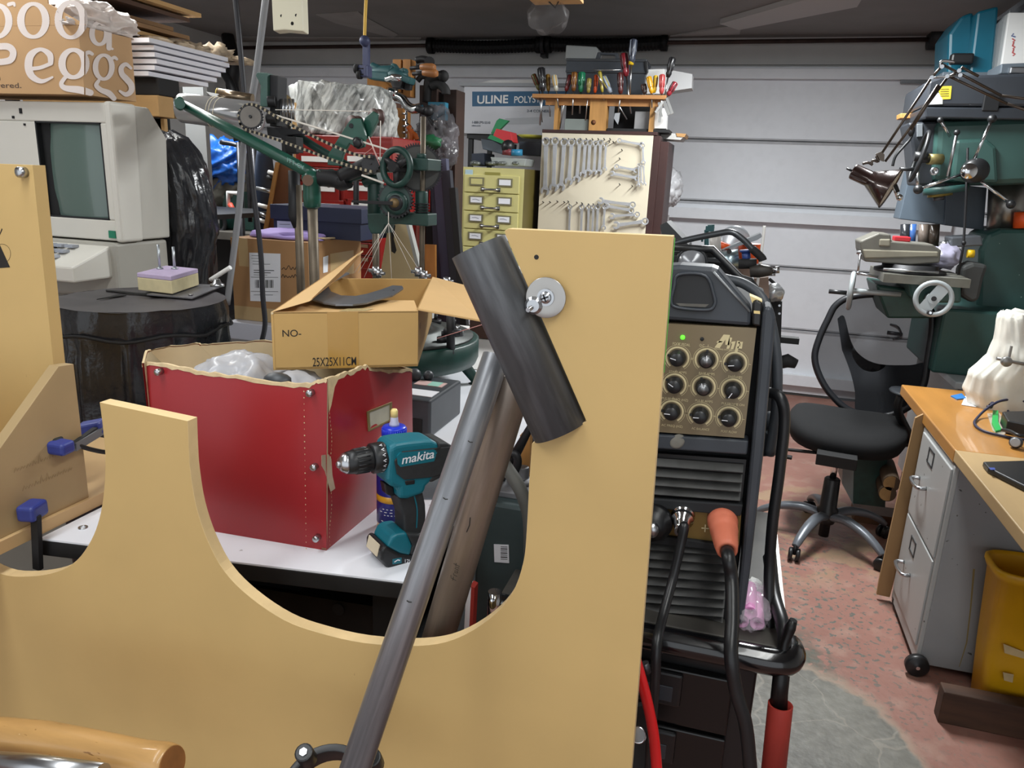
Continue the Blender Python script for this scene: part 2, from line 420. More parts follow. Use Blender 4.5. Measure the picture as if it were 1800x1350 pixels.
for i, (x, y, z, sx, sy, pw) in enumerate(LAMPS[1:5], 1):
    nm = ('over the welder', 'over the microfilm reader', 'over the office chair', 'over the torn red box')[i-1]
    t = thing('strip_light', 'long white fluorescent ceiling fitting '+nm, 'ceiling light', (x, y, z))
    mb = MB(LH); mb.box(x-sx/2, x+sx/2, y-sy/2, y+sy/2, z+.03, z+.09); mb.build('housing', t, bevel=.004)
    for k in (-1, 1):
        mb = MB(TUBE); mb.cyl((x+k*.06, y-sy/2+.03, z+.012), (x+k*.06, y+sy/2-.03, z+.012), .014); mb.build('lamp_tube', t)
    for k in (-1, 1):
        mb = MB(STEEL); mb.cyl((x, y+k*sy*.35, z+.09), (x, y+k*sy*.35, CEIL), .004, 6); mb.build('hanger', t)
# clear bag hung from a piece of card on the ceiling
t = thing('hanging_plastic_bag', 'clear crumpled plastic bag hanging from the ceiling above the screwdriver rack', 'bag', P(960, 30, 3.2))
CLEAR = M('clear_plastic', '#8f8b8b', .3, alpha=.10)
mb = MB(CLEAR); mb.blob(P(964, 28, 3.2), (.075, .05, .06), .5, 3, 3, 4); mb.build('bag', t)
mb = MB(CARD); mb.cbox(P(978, 0, 3.2), (.2, .1, .012)); mb.build('card_strip', t)
mb = MB(IRON); mb.tube([P(960, -2, 3.2), P(976, 14, 3.2), P(984, -2, 3.2)], .003); mb.build('hook', t)
# ================================================================ foreground jig
Y0 = .80
t = thing('jig_board', 'large tan fibreboard template with two U-shaped cutouts holding the dark steel tube', 'board', P(600, 1400, Y0))
right = [(889, 414), (887, 406), (893, 402), (1183, 415), (1147, 880), (1110, 1350), (1102, 1440)]
low = [(-260, 1440), (-300, 700), (-130, 690)]
uL = [(-120, 800), (-95, 900), (-50, 975), (0, 1008), (50, 1013), (100, 1005), (135, 985), (160, 950), (175, 910), (183, 860), (185, 800), (180, 745), (175, 707)]
uM = [(330, 740), (332, 790), (335, 830), (345, 890), (365, 950), (395, 1005), (440, 1050), (500, 1090), (560, 1112), (640, 1130), (735, 1135), (800, 1123), (860, 1088), (900, 1043), (920, 988), (926, 930), (930, 850), (935, 780), (940, 776), (1031, 741)]
def smooth_px(p): return [(v.x, v.y) for v in cr([V((a, b, 0)) for a, b in p], 4)]
out = right + low + smooth_px(uL) + smooth_px(uM[:-3]) + uM[-3:]
mdf_front = M('mdf_face', '#c9a96e', .6, ns=5, amt=.05, ns2=1.8, amt2=.03, spots=[(9, .73, '#a9824e'), (60, .76, '#a58654')])
mb = MB(mdf_front); mb.prism(PL(out, Y0), (0, .019, 0))
n = len(out)
mb.use(MDFE)
for i in range(2, 2+n): mb.mi[i] = 1
h = P(943, 452, Y0); mb.use(INK); mb.cyl(h+Y_*.0001, h-Y_*.0005, .0027, 12)
scr = MB(INK)
mb.build('panel', t, bevel=.0008, seg=1)
GT = M('green_masking_tape', '#63c04a', .6)
a, b = P(1183, 420, Y0), P(1164, 660, Y0)
MB(GT).boxv(a+V((.0004, .0135, 0)), b-a, (0, .005, 0), (.0004, 0, 0)).build('green_tape_strip', t)
wc = P(960, 523, Y0-.006); rw = 36*mpp(wc)
mb = MB(M('washer_steel', '#a9a6a2', .3, .9)); mb.pipe(wc, wc-Y_*.0022, rw, .006, 40); mb.build('penny_washer', t, bevel=.0004)
def screw(px, Yp, r, ang=.4):
    c = P(*px, Yp); mb = MB(STEEL); mb.lathe(c, -Y_, [(r*1.4, -.001), (r*1.4, .0008), (r, .001), (r*.9, .0035), (r*.5, .0048), (0, .005)], 20, smooth=False)
    mb.use(IRON)
    for k in (0, 1):
        dv = V((math.cos(ang+k*1.57), 0, math.sin(ang+k*1.57))); mb.cbox(c-Y_*.0047, (r*1.3, .0012, r*.25), dv, V((0, -1, 0)).cross(dv))
    return mb
screw((959, 523), Y0-.0085, .0068).build('screw', t)
c1, c2 = P(939, 537, Y0-.006), P(928, 545, Y0-.022)
mb = MB(STEEL); mb.cyl(c1+Y_*.006, c2, .0026, 10); mb.lathe(P(938, 537, Y0-.0085), -Y_, [(.010, 0), (.010, .001), (.007, .0035), (0, .004)], 18, smooth=False); mb.build('clamp_screw', t)

# ---- the two kinds of steel tube
STEELB = M('black_mill_scale', '#47464a', .38, .8, ns=26, amt=.2, ns2=70, amt2=.10, stretch=(1, 1, .25))
def pipe_px(name, a, Ya, b, Yb, rpx, label, mat, wall=.0022, ra=None):
    A, B = P(*a, Ya), P(*b, Yb); r = rpx*mpp(A) if ra is None else ra
    mb = MB(mat); mb.pipe(A, B, r, r-wall, 40); return tag(mb.build(name), label, 'tube'), A, B, r
blk = M('black_tube_steel', '#55575a', .42, .25, ns=5, amt=.2, ns2=9, amt2=-.25, stretch=(9, 9, 1.2), spots=[(14, .74, '#7d7f80')], axis=P(985, 757, Y0)-P(841, 434, Y0))
pipe_px('steel_tube', (841, 434), .8095, (985, 757), .8095, 51, 'short thick black steel tube set in the notch of the tan board', blk)
A, B = P(868, 640, .86), P(624, 1352, .625)
ls = M('long_tube_steel', '#909296', .36, .6, ns=5, amt=.22, ns2=8, amt2=-.2, stretch=(14, 14, .9), spots=[(9, .76, '#3e424a')], axis=B-A); A = A+(A-B)*.02; B2 = B+(B-A)*.12
mb = MB(ls); mb.pipe(A, B2, .0172, .0152, 40)
mb.use(INK); dv = norm(B2-A); sd = norm(dv.cross(-FWD)); fr = norm(sd.cross(dv)); fr = fr if fr.dot(FWD) < 0 else -fr
for k, (tt, ss) in enumerate(((.20, -.004), (.33, .002), (.55, .003))):
    c = A.lerp(B2, tt)+sd*ss+fr*.0172; mb.ribbon([c-sd*.003, c+dv*.001, c+sd*.003], .0012, fr, .0003)
tag(mb.build('long_steel_tube'), 'long bare steel tube leaning across the front of the tan board', 'tube')
A, B = P(908, 660, .875), P(775, 1106, .868)
bs = M('brown_tube_steel', '#a4978a', .38, .5, ns=5, amt=.22, ns2=8, amt2=.2, stretch=(10, 10, 1), axis=B-A); B2 = B+(B-A)*.3
mb = MB(bs); r = 28.5*mpp(B); mb.pipe(A, B2, r, r-.002, 40)
mb.use(INK); dv = norm(B2-A); fr = norm(EYE-(A+B)/2); fr = norm(fr-dv*fr.dot(dv)); sd = dv.cross(fr)
c0 = P(795, 1003, .868)
def on_tube(u, v_):                         # u along the tube (upwards), v_ round it
    q = c0-dv*u; ax = A+dv*(q-A).dot(dv); ang = v_/r
    return ax+(fr*math.cos(ang)+sd*math.sin(ang))*(r+.0003)
UU, VV = -dv, sd
def wr(strokes, s, wd):
    for st in strokes: mb.ribbon([on_tube(u*s, v_*s) for u, v_ in st], wd, fr, .0002)
wr([[(.1, -.1), (.2, .5), (.5, .6)], [(0, .25), (.45, .3)], [(.6, -.05), (.65, .35), (.85, .4)], [(1.0, 0), (.95, .3), (1.15, .35), (1.2, .05), (1.0, 0)], [(1.35, 0), (1.4, .4), (1.6, .35), (1.6, 0)], [(1.85, .7), (1.8, 0)], [(1.7, .4), (2.05, .42)]], .013, .0007)
mb.ribbon([on_tube(.075, .004), on_tube(.086, .003), on_tube(.097, .005)], .0012, fr)
tag(mb.build('steel_tube'), 'brownish steel tube with handwriting leaning behind the tan board cutout', 'tube')

# ---- left upright board with its brace, base and clamps
yb = .985
pb = [P(x, y, yb) for x, y in ((-330, 275), (0, 288), (57, 290), (121, 890), (60, 960), (-330, 1060))]
zb = .923
t = thing('upright_jig_board', 'tall tan fibreboard upright with a triangular brace at the far left edge', 'board', lift(P(60, 900, yb), zb))
pA = [P(-330, 275, yb), P(57, 290, yb), P(120, 886, yb)]; pA[2].z = zb; pA += [V((pA[0].x, yb, zb))]
mb = MB(mdf_front); mb.prism(pA, (0, .024, 0)); 
s0 = P(46, 302, yb); mb.use(INK)
for st in ([(-6, 405), (0, 412), (4, 402)], ):
    mb.ribbon([P(x, y, yb) for x, y in st], .002, -Y_)
tri = [P(x, y, yb) for x, y in ((-3, 424), (18, 470), (-12, 472))]; mb.prism(tri, (0, -.0005, 0))
ck = [P(4+15*math.cos(a/10*math.pi), 446+17*math.sin(a/10*math.pi), yb) for a in range(-6, 12)]; mb.ribbon(ck, .0006, -Y_)
mb.build('panel', t, bevel=.001)
screw((44, 303), yb-.001, .0045).build('screw', t)
mb = MB(STEEL); mb.lathe(P(44, 303, yb), -Y_, [(.0085, 0), (.0085, .012), (.005, .014), (0, .014)], 16); mb.build('bolt_head', t)
xg = -1.052
g = [Xp(98, 648, xg), Xp(86, 648, xg), Xp(-30, 830, xg), V((xg, .60, zb)), V((xg, yb, zb))]
g[0].y = yb; g[1].y = yb-.03
for q in g: q.x = xg
mb = MB(M('mdf_brace', '#a88f66', .65, ns=6, amt=.08)); mb.prism(g, (-.02, 0, 0)); mb.use(M('pencil', '#8b7350', .8))
def gp(y, z): return V((xg+.0003, y, z))
random.seed(3)
for row, (z0, ys) in enumerate(((1.02, .85), (.985, .86))):
    for k in range(9):
        y = ys+k*.011; hgt = random.choice((.008, .014, .006)); mb.ribbon([gp(y, z0), gp(y+.004, z0+hgt), gp(y+.006, z0+.001), gp(y+.009, z0+.005)], .0012, X_)
mb.build('brace', t, bevel=.001)
bx = -1.045
mb = MB(M('mdf_base', '#c9a878', .65, ns=8, amt=.05)); mb.box(-1.9, bx, .55, 1.24, zb-.022, zb); tag(mb.build('base_board', bevel=.001), 'tan fibreboard base plate lying under the tall upright board', 'board')
BLUE = M('clamp_blue', '#303c86', .45, ns=30, amt=.1)
CLY = M('clamp_yellow', '#d9a21f', .45)
def clamp(label, jaw, bar_pts, pad, extra=None):
    t = thing('bar_clamp', label, 'clamp', jaw[0])
    mb = MB(BLUE); c, s, ax = jaw
    mb.cbox(c, s, ax); mb.build('jaw', t, bevel=.006, seg=3)
    mb = MB(BLKM); mb.bar(bar_pts[0], bar_pts[1], .009, .014, up=(1, .3, 0) if abs((bar_pts[1]-bar_pts[0]).z) > .1 else (0, 0, 1)); mb.build('bar', t, bevel=.001)
    mb = MB(BLKM); mb.cbox(pad[0], pad[1], ax); mb.build('pad', t, bevel=.005, seg=3)
    if extra: extra(t)
cj = P(57, 897, .86)
clamp('blue bar clamp with an upright bar gripping the lower edge of the brace', (cj, (.03, .04, .027), V((1, .25, 0))), [P(63, 905, .855), P(67, 1000, .855)], (P(24, 905, .86), (.022, .03, .024)))
cj = P(102, 785, .93)
def ex(t):
    mb = MB(CLY); mb.sph(P(131, 760, 1.02), .017, 14, (.8, 1.2, 1)); mb.build('handle', t)
    mb = MB(BLUE); mb.cbox(P(162, 752, 1.04), (.04, .03, .024), V((1, .5, .2))); mb.build('trigger_body', t, bevel=.004)
    mb = MB(M('grey_bar', '#77797d', .4, .7)); mb.bar(P(128, 786, .95), P(185, 752, 1.06), .012, .014); mb.build('steel_bar', t)
clamp('blue and yellow bar clamp holding the middle of the brace to the upright board', (cj, (.044, .03, .022), V((1, .1, -.05))), [P(128, 786, .95), P(168, 757, 1.03)], (P(92, 775, .935), (.03, .022, .016)), ex)
mb = MB(BLKM)
mb.tube(cr([P(135, 782, .96), P(160, 790, .99), P(190, 795, 1.03), P(215, 790, 1.06)], 5), .004)
tag(mb.build('black_cable'), 'thin black cable on the base board behind the left prong', 'cable')

# ---- hammer handle and steel bar, black ring at the bottom edge
t = thing('wooden_handle', 'worn orange-brown wooden tool handle lying along the bottom left corner', 'tool handle', P(150, 1350, .62))
HW = M('varnished_handle', '#c79a5e', .4, ns=7, amt=.12, coat=.3, stretch=(1, 8, 8), spots=[(24, .68, '#8a6030'), (14, .74, '#e5c9a0')])
pts = [P(-60, 1290, .63), P(0, 1294, .63), P(80, 1303, .63), (P(180, 1322, .63)), P(250, 1337, .63), P(288, 1343, .63), P(303, 1344, .63)]
rs = [v*mpp(pts[3]) for v in (32, 33, 34, 33, 33, 35, 31)]
mb = MB(HW); mb.tube(pts, rs, 20); mb.use(M('end_grain', '#a06a38', .7, ns=30, amt=.2)); mb.cyl(pts[-1], pts[-1]+(pts[-1]-pts[-2]).normalized()*.0006, rs[-1]*.96)
mb.build('handle', t)
mb = MB(STEEL); mb.tube([P(-80, 1335, .58), P(60, 1345, .58), P(180, 1362, .58)], .013, 18); tag(mb.build('steel_bar'), 'polished round steel bar below the wooden handle at the bottom left', 'steel bar')
t = thing('black_ring_clamp', 'black cast ring with bolt ears around the foot of the long steel tube', 'clamp', P(575, 1370, .66))
c = P(575, 1400, .66); ax = norm(V((.1, -.6, 1)))
mb = MB(BLK); R_ = 85*mpp(c)
mb.lathe(c, ax, [(R_, -.02), (R_, .008), (R_*.84, .008), (R_*.8, -.02), (R_, -.02)], 40)
mb.build('ring', t, bevel=.001)
for px in ((536, 1326), (655, 1335)):
    q = P(*px, .66); mb = MB(BLK); mb.cyl(q-ax*.02, q+ax*.008, .011, 16); e = mb.build('ear', t, bevel=.002)
    mb = MB(STEEL); mb.cyl(q+ax*.006, q+ax*.0095, .005, 6); mb.build('bolt', e)
# ================================================================ white bench and what stands on it
ZT = .90
LAM = M('white_laminate', '#e6e8ee', .35, ns=3, amt=.01, spots=[(55, .74, '#b5b6b8')])
t = thing('workbench', 'white laminate workbench with a black edge behind the tan template', 'workbench', (-.75, 1.5, 0))
top = [V((-1.04, .868, ZT-.003)), V((-.425, .95, ZT-.003)), V((-.43, 2.24, ZT-.003)), V((-1.04, 2.24, ZT-.003))]
MB(LAM).prism(top, (0, 0, .003)).build('laminate_top', t)
MB(M('bench_black_edge', '#1c1b1b', .6, ns=30, amt=.2)).prism(top, (0, 0, -.028)).build('edge', t, bevel=.002)
DKM = M('bench_dark_metal', '#2d2c2c', .5, .5, ns=12, amt=.2)
mb = MB(DKM); mb.prism([V((-1.0, .98, .80)), V((-.48, 1.02, .80)), V((-.48, 1.02, .66)), V((-1.0, .98, .66))], (0, .01, 0))
mb.use(BLKM); c = V((-.575, 1.012, .785)); mb.cyl(c, c-Y_*.002, .011, 14); mb.build('apron', t)
mb = MB(BLKM); mb.box(-1.0, -.46, 1.05, 2.2, .42, .45); mb.build('lower_shelf', t)
for lx, ly in ((-1.0, .95), (-.5, .99), (-1.0, 2.15), (-.5, 2.15)):
    MB(BLKM).box(lx, lx+.045, ly, ly+.045, 0, .87).build('leg', t)
mb = MB(BLKM); mb.box(-1.0, -.47, 2.17, 2.2, .45, .86); mb.box(-1.0, -.98, 1.0, 2.18, .45, .86); mb.build('back_panel', t)
c = Z(146, 928, ZT); mb = MB(STEEL); mb.lathe(c, Z_, [(.0075, 0), (.0075, .002), (.0045, .002), (.0045, 0), (.0075, 0)], 20); tag(mb.build('washer'), 'small flat washer on the white bench beside the left prong', 'washer')

# ---- torn red box
RED = M('red_box_paper', '#9c2228', .38, ns=4, amt=.05, spots=[(34, .765, '#c2a48a')])
TAN = M('box_inside_tan', '#c3b08d', .85, ns=20, amt=.05)
FL, FR, BR, BL = V((-.905, .985, ZT)), V((-.586, .996, ZT)), V((-.580, 1.335, ZT)), V((-.930, 1.30, ZT))
t = thing('torn_box', 'red torn-topped cardboard box full of plastic bags on the white bench', 'box', lift((FL+BR)/2, ZT))
def rim(pts, a, b):
    out = []
    n_ = norm((b-a).cross(Z_))
    for x, y in pts: out.append(Pn(x, y, a, n_))
    return out
def wall(name, a, b, px, extra=None, rough=.0025):
    R = rim(px, a, b); R = cr(R, 5); d = norm(b-a); n_ = norm(d.cross(Z_)); mb = MB(RED)
    m_ = len(R); ins = -n_*.0035
    random.seed(len(name))
    top_ = [r+Z_*(random.random()-.5)*rough for r in R]; bot = [lift(r, ZT) for r in top_]
    bot[0] = a.copy(); bot[-1] = b.copy(); 
    bot = [a.lerp(b, i/(m_-1)) for i in range(m_)]
    bul = lambda i, h: n_*.012*math.sin(math.pi*i/(m_-1))*math.sin(math.pi*h)
    NH = 6
    def col(off, lo): return [[bot[i].lerp(top_[i], h/NH)+bul(i, h/NH)*lo+off for i in range(m_)] for h in range(NH+1)]
    o_, i_ = col(V((0, 0, 0)), 1), col(ins, 1)
    def put(g, mat, flip):
        mb.use(mat); vs = [v for r in g for v in r]; fs = []
        for h in range(NH):
            for i in range(m_-1):
                f = (h*m_+i, h*m_+i+1, (h+1)*m_+i+1, (h+1)*m_+i); fs.append(f[::-1] if flip else f)
        mb.add(vs, fs, True)
    put(o_, RED, False); put(i_, TAN, True)
    mb.use(CARDE); vs = [];
    for i in range(m_):
        j = .0022+.0016*random.random(); vs += [top_[i]+n_*.0012-Z_*(.001+.004*random.random()), top_[i]+n_*.0006+Z_*j, top_[i]+ins-n_*.0004+Z_*j]
    mb.add(vs, [(3*i+k, 3*i+3+k, 3*i+4+k, 3*i+1+k) for i in range(m_-1) for k in (0, 1)])
    if extra: extra(mb, a, b, n_, d)
    return mb.build(name, t)
def fx(mb, a, b, n_, d):
    mb.use(CARDE)                                # scuffed fold next to the corner
    for k in range(26):
        q = Pn(538+4*(k/26.), 685+k*11, a, n_); mb.ribbon([q, q+Z_*-.002], .0016*random.random()+.0004, n_, .0135*math.sin(math.pi*.86)+.001)
wall('front_panel', FL, FR, [(250, 640), (293, 643), (345, 654), (400, 662), (478, 673), (537, 676), (560, 671), (575, 668)], fx)
def rx(mb, a, b, n_, d):
    mb.use(CARDE)
    cr_ = [(577, 672), (583, 690), (588, 668)]
    mb.prism([Pn(x, y, a+n_*.001, n_) for x, y in ((576, 664), (592, 664), (600, 655), (588, 680), (582, 712), (578, 725))], n_*.0006)
    for k in range(40):
        q = Pn(579-2*math.sin(k*.4), 690+k*7, a, n_); mb.ribbon([q, q-Z_*.003], .0018*random.random()+.0005, n_, .0022)
wall('right_panel', FR, BR, [(577, 668), (588, 664), (615, 655), (641, 645), (655, 650), (690, 652), (724, 651)], rx)
wall('back_panel', BR, BL, [(724, 651), (600, 618), (485, 602), (404, 604), (360, 607), (345, 606), (300, 610), (262, 618)])
wall('left_panel', BL, FL, [(262, 618), (256, 621), (250, 640)])
mb = MB(STEEL)
nf = norm((FR-FL).cross(Z_)); nr = norm((BR-FR).cross(Z_))
for (x, y, n_, o) in ((549, 689, nf, FL), (556, 818, nf, FL), (560, 943, nf, FL), (284, 652, nf, FL)):
    mb = MB(STEEL); q = Pn(x, y, o, n_)+n_*.012; mb.lathe(q-n_*.012, n_, [(.0055, 0), (.0055, .0118), (.004, .013), (0, .0133)], 18); mb.build('rivet', t)
mb = MB(M('brass_label_frame', '#9d8d5a', .4, .7)); q = [Pn(x, y, FR, nr)+nr*.010 for x, y in ((635, 722), (679, 705), (679, 737), (637, 757))]
qc = sum(q, V((0, 0, 0)))/4; q2 = [qc+(p-qc)*.84 for p in q]
for i in range(4): mb.prism([q[i], q[(i+1) % 4], q2[(i+1) % 4], q2[i]], nr*.002)
mb.use(M('label_card', '#b9b5a3', .5, ns=12, amt=.15)); mb.prism(q2, nr*.0008)
mb.build('label_holder', t)
mb = MB(M('torn_patch', '#b09a82', .8, ns=30, amt=.1)); nn = nr
mb.prism([Pn(x, y, FR, nr)+nr*.003 for x, y in ((562, 800), (574, 798), (579, 806), (581, 835), (586, 858), (578, 864), (573, 848), (568, 828), (562, 818))], nr*.0006)
mb.build('torn_patch', t)
MB(TAN).prism([FL+Z_*.001, FR+Z_*.001, BR+Z_*.001, BL+Z_*.001], Z_*.003).build('bottom', t)
BAGM = M('milky_plastic', '#d9dbe2', .25, ns=4, amt=.08, alpha=.62)
mb = MB(BAGM); mb.blob(P(435, 650, 1.14)-Z_*.055, (.105, .09, .075), .35, 1.9, 5, 3); mb.blob(P(385, 655, 1.12)-Z_*.05, (.07, .08, .055), .35, 1.8, 4, 8)
mb.blob(P(515, 668, 1.08)-Z_*.04, (.06, .06, .05), .35, 2.0, 4, 5)
tag(mb.build('plastic_bag'), 'crumpled milky plastic bag stuffed in the red box', 'bag')
mb = MB(DGRY); mb.sph(P(488, 664, 1.045)-Z_*.004, .021, 16, (1.2, .8, .6)); tag(mb.build('dark_part'), 'dark round part showing through the plastic bag in the red box', 'metal part')

# ---- open carton on the red box
zt = 1.273
cFL, cFR, cBR = Z(476, 549, zt), Z(735, 547, zt), Z(760, 490, zt); cBL = cFL+cBR-cFR; H_ = .098
t = thing('open_carton', 'open brown carton printed 25X25X11CM resting on the red box', 'cardboard box', lift((cFL+cBR)/2, zt-H_))
CT = M('carton_face', '#bf9a5e', .75, ns=7, amt=.06, spots=[(11, .76, '#94764a')])
def panel(name, a, b, tex=None):
    d = norm(b-a); n_ = norm(d.cross(Z_)); mb = MB(CT); mb.boxv(a-Z_*H_, b-a, -n_*.004, Z_*H_)
    if tex: tex(mb, a, d, n_)
    return mb.build(name, t, bevel=.001)
def ct(mb, a, d, n_):
    L_ = (cFR-cFL).length; mb.use(INK)
    mb.text('NO-', a+d*L_*.065-Z_*.041, d, Z_, .0165, .004)
    mb.text('25X25X11CM', a+d*L_*.262-Z_*.093, d, Z_, .0215, .004, th=.0007, width=L_*.30)
    mb.use(M('brown_tape', '#b58c48', .25, ns=9, amt=.05)); mb.boxv(a+d*L_*.37-Z_*(H_-.0005)+n_*.0001, d*L_*.21, n_*.0003, Z_*(H_-.001))
panel('front_panel', cFL, cFR, ct)
def cs(mb, a, d, n_):
    mb.use(INK); mb.text('NO-', a+d*.03-Z_*.04, d, Z_, .016, .004)
panel('side_panel', cFR, cBR, cs); panel('back_panel', cBR, cBL); panel('side_panel', cBL, cFL)
MB(CT).prism([p-Z_*H_ for p in (cFL, cFR, cBR, cBL)], Z_*.004).build('bottom', t)
FLP = M('carton_flap', '#d0a971', .75, ns=6, amt=.05)
fl = [cFR+Z_*.001, cBR+Z_*.001, Z(832, 508, zt-.004), Z(845, 566, zt-.012)]
MB(FLP).prism(fl, (0, 0, .004)).build('flap', t, bevel=.001)
lf = [P(476, 549, cFL.y), P(637, 440, cBL.y), P(606, 480, cBL.y), P(543, 530, cFL.y+.03)]
mb = MB(FLP); mb.prism(lf, (.002, .004, .002)); mb.use(CARDE); mb.tube([P(478, 551, cFL.y), P(545, 506, (cFL.y+cBL.y)/2), P(637, 442, cBL.y)], .0022, 6); mb.build('flap', t)
ff = [cFL+Z_*.0005, cFR+Z_*.0005, Z(728, 528, zt-.004), Z(520, 527, zt-.004)]
MB(FLP).prism(ff, (0, 0, -.003)).build('flap', t)
bf = [cBL, cBR, Z(742, 513, zt-.03), Z(590, 513, zt-.03)]
MB(FLP).prism(bf, (0, 0, -.003)).build('flap', t)
mb = MB(M('clear_tape', '#d8c490', .2, alpha=.6)); fd = norm(cFR-cFL); q0 = cFL.lerp(cFR, .45)+Z_*.001
mb.boxv(q0, fd*.045, V((0, .03, 0)), (0, 0, .0004)); mb.build('tape', t)
CP = [(540, 518), (548, 528), (570, 535), (590, 538), (620, 538), (645, 535), (660, 530), (690, 522), (709, 509), (707, 505), (690, 504), (668, 512), (645, 519), (625, 523), (600, 522), (582, 515), (577, 505), (585, 497), (614, 482), (604, 480), (585, 487), (565, 497), (548, 508)]
mb = MB(M('grey_plate_steel', '#808389', .4, .75, ns=20, amt=.1)); mb.prism([Z(x, y, zt+.006) for x, y in CP], (0, 0, .003)); mb.use(INK); c = Z(692, 510, zt+.0095); mb.cyl(c, c+Z_*.0003, .0025, 10)
tag(mb.build('steel_plate', bevel=.0006), 'grey C-shaped steel plate with a notched tail lying in the open carton', 'steel plate')

# ---- glue bottle
bc = Z(693, 926, ZT); yb2 = bc.y; s = mpp(bc+Z_*.1)
t = thing('glue_bottle', 'cream glue bottle with a blue cap standing behind the cordless drill', 'bottle', bc)
def hz(y): return P(693, y, yb2).z-ZT
R_ = 30.5*s
GL = M('glue_cream', '#e4cfa2', .35); BLU = M('cap_blue', '#1a35c9', .3); LBL = M('label_blue', '#22277f', .3)
mb = MB(GL); mb.lathe(bc, Z_, [(R_*.9, 0), (R_, .006), (R_, hz(782)), (R_*.93, hz(772)), (R_*.72, hz(766)), (0, hz(764))], 32); mb.build('body', t)
mb = MB(LBL); mb.lathe(bc, Z_, [(R_+.0004, hz(912)), (R_+.0004, hz(822))], 40)
mb.use(M('label_yellow', '#e8a928', .3)); mb.lathe(bc, Z_, [(R_+.0007, hz(874)), (R_+.0007, hz(863))], 40)
mb.use(WHITE)
fr = norm(V((-bc.x, -bc.y, 0)));
for yy, wd in ((884, .6), (889, .8), (894, .5), (905, .7)):
    pts = []
    for k in range(-5, 6):
        a_ = k/5*wd-.1; q = Matrix.Rotation(a_, 3, 'Z') @ fr; pts.append(bc+q*(R_+.0009)+Z_*hz(yy))
    for k in range(0, 10, 2): mb.ribbon(pts[k:k+2], .0014, fr, 0)
mb.build('label', t)
mb = MB(BLU); r2 = 21*s; mb.lathe(bc, Z_, [(r2, hz(768)), (r2, hz(752)), (r2*.93, hz(749)), (r2*.4, hz(748)), (0, hz(748))], 36)
for k in range(36):
    a_ = k*math.pi/18; q = bc+V((math.cos(a_)*r2, math.sin(a_)*r2, hz(767))); mb.cyl(q, q+Z_*(hz(752)-hz(767)), .0009, 5)
mb.build('cap', t)
mb = MB(M('nozzle_clear', '#c6c9e2', .3, alpha=.85)); mb.lathe(bc, Z_, [(9*s, hz(748)), (8.5*s, hz(744)), (7*s, hz(741)), (6.5*s, hz(733)), (5*s, hz(731))], 24); mb.build('nozzle', t)
mb = MB(M('nozzle_tip', '#ead58a', .35)); mb.lathe(bc, Z_, [(6.3*s, hz(736)), (6.3*s, hz(722)), (4.5*s, hz(719)), (0, hz(718))], 24); mb.build('nozzle_cap', t)

# ---- cordless drill
zc = 1.04
for _ in range(80):                                          # axis height at which the battery just stands on the bench
    A, B = Z(594, 815, zc), Z(792, 779, zc); ax = norm(B-A); sdv = norm(ax.cross(Z_))     # ax runs to the rear; sdv to the camera
    if sdv.y > 0: sdv = -sdv
    Oc = (A+B)/2
    if Pn(705, 991, Oc+sdv*.03, sdv).z >= ZT+.001: break
    zc += .001
base = Z(693, 975, ZT)
t = thing('cordless_drill', 'teal and black cordless drill standing on its battery in front of the red box', 'drill', lift(Oc, ZT))
def dp(x, y, off=0): return Pn(x, y, Oc+sdv*off, sdv)
def slab(mat, px, half, name, bev=.004, parent=None, off=0, k=4, smooth_=False):
    pp = [dp(x, y, off) for x, y in (smooth_px(px+[px[0]])[:-1] if smooth_ else px)]
    mb = MB(mat); mb.prism([p-sdv*half for p in pp], sdv*2*half, smooth=False); return mb.build(name, parent or t, bevel=bev, seg=3)
TEAL = M('drill_teal', '#0d6a7a', .42, ns=60, amt=.04); GRIP = M('drill_rubber', '#2b2d2f', .6, ns=90, amt=.12)
slab(TEAL, [(668, 834), (671, 800), (672, 779), (684, 772), (702, 769), (733, 766), (746, 766), (758, 771), (763, 800), (765, 828), (745, 838), (737, 846), (734, 858), (705, 868), (689, 868), (688, 850), (672, 845)], .026, 'body', .007)
slab(GRIP, [(757, 770), (772, 770), (786, 778), (793, 792), (791, 806), (780, 820), (762, 830), (745, 839), (740, 836), (755, 815)], .027, 'motor_cap', .007)
slab(GRIP, [(680, 800), (694, 784), (777, 776), (789, 788), (779, 819), (742, 829), (697, 833), (684, 823)], .0285, 'side_frame', .001)
mb = MB(TEAL); pp = [dp(x, y, .029) for x, y in ((698, 802), (704, 796), (763, 790), (769, 794), (763, 811), (704, 821), (699, 816))]; mb.prism(pp, -sdv*.003)
mb.use(PAPER); o = dp(705, 816, .0293); rt = norm(dp(760, 805, .0293)-o); upd = norm(sdv.cross(rt)); upd = upd if upd.z > 0 else -upd
if rt.cross(upd).dot(sdv) < 0: pass
mb.text('makita', o, rt, upd, .0205, .012, .18, .0005, .98, width=(dp(763, 805, .0293)-o).length)
mb.use(GRIP)
for k in range(4): mb.ribbon([dp(766, 789+k*5, .0292), dp(775, 787+k*5, .0292)], .0016, sdv, .0003)
mb.build('name_plate', t)
slab(GRIP, [(689, 866), (705, 868), (734, 855), (739, 880), (740, 900), (737, 932), (730, 936), (702, 930), (701, 900), (694, 880)], .0185, 'grip', .006)
mb = MB(TEAL); mb.ribbon(cr([dp(727, 868, .0189), dp(733, 895, .0189), (dp(732, 928, .0189))], 4), .0022, sdv); mb.build('grip_stripe', t)
slab(BLK, [(671, 846), (688, 851), (689, 868), (684, 869), (675, 866)], .010, 'trigger', .003)
slab(BLK, [(698, 835), (716, 833), (716, 841), (700, 843)], .0275, 'reverse_switch', .002)
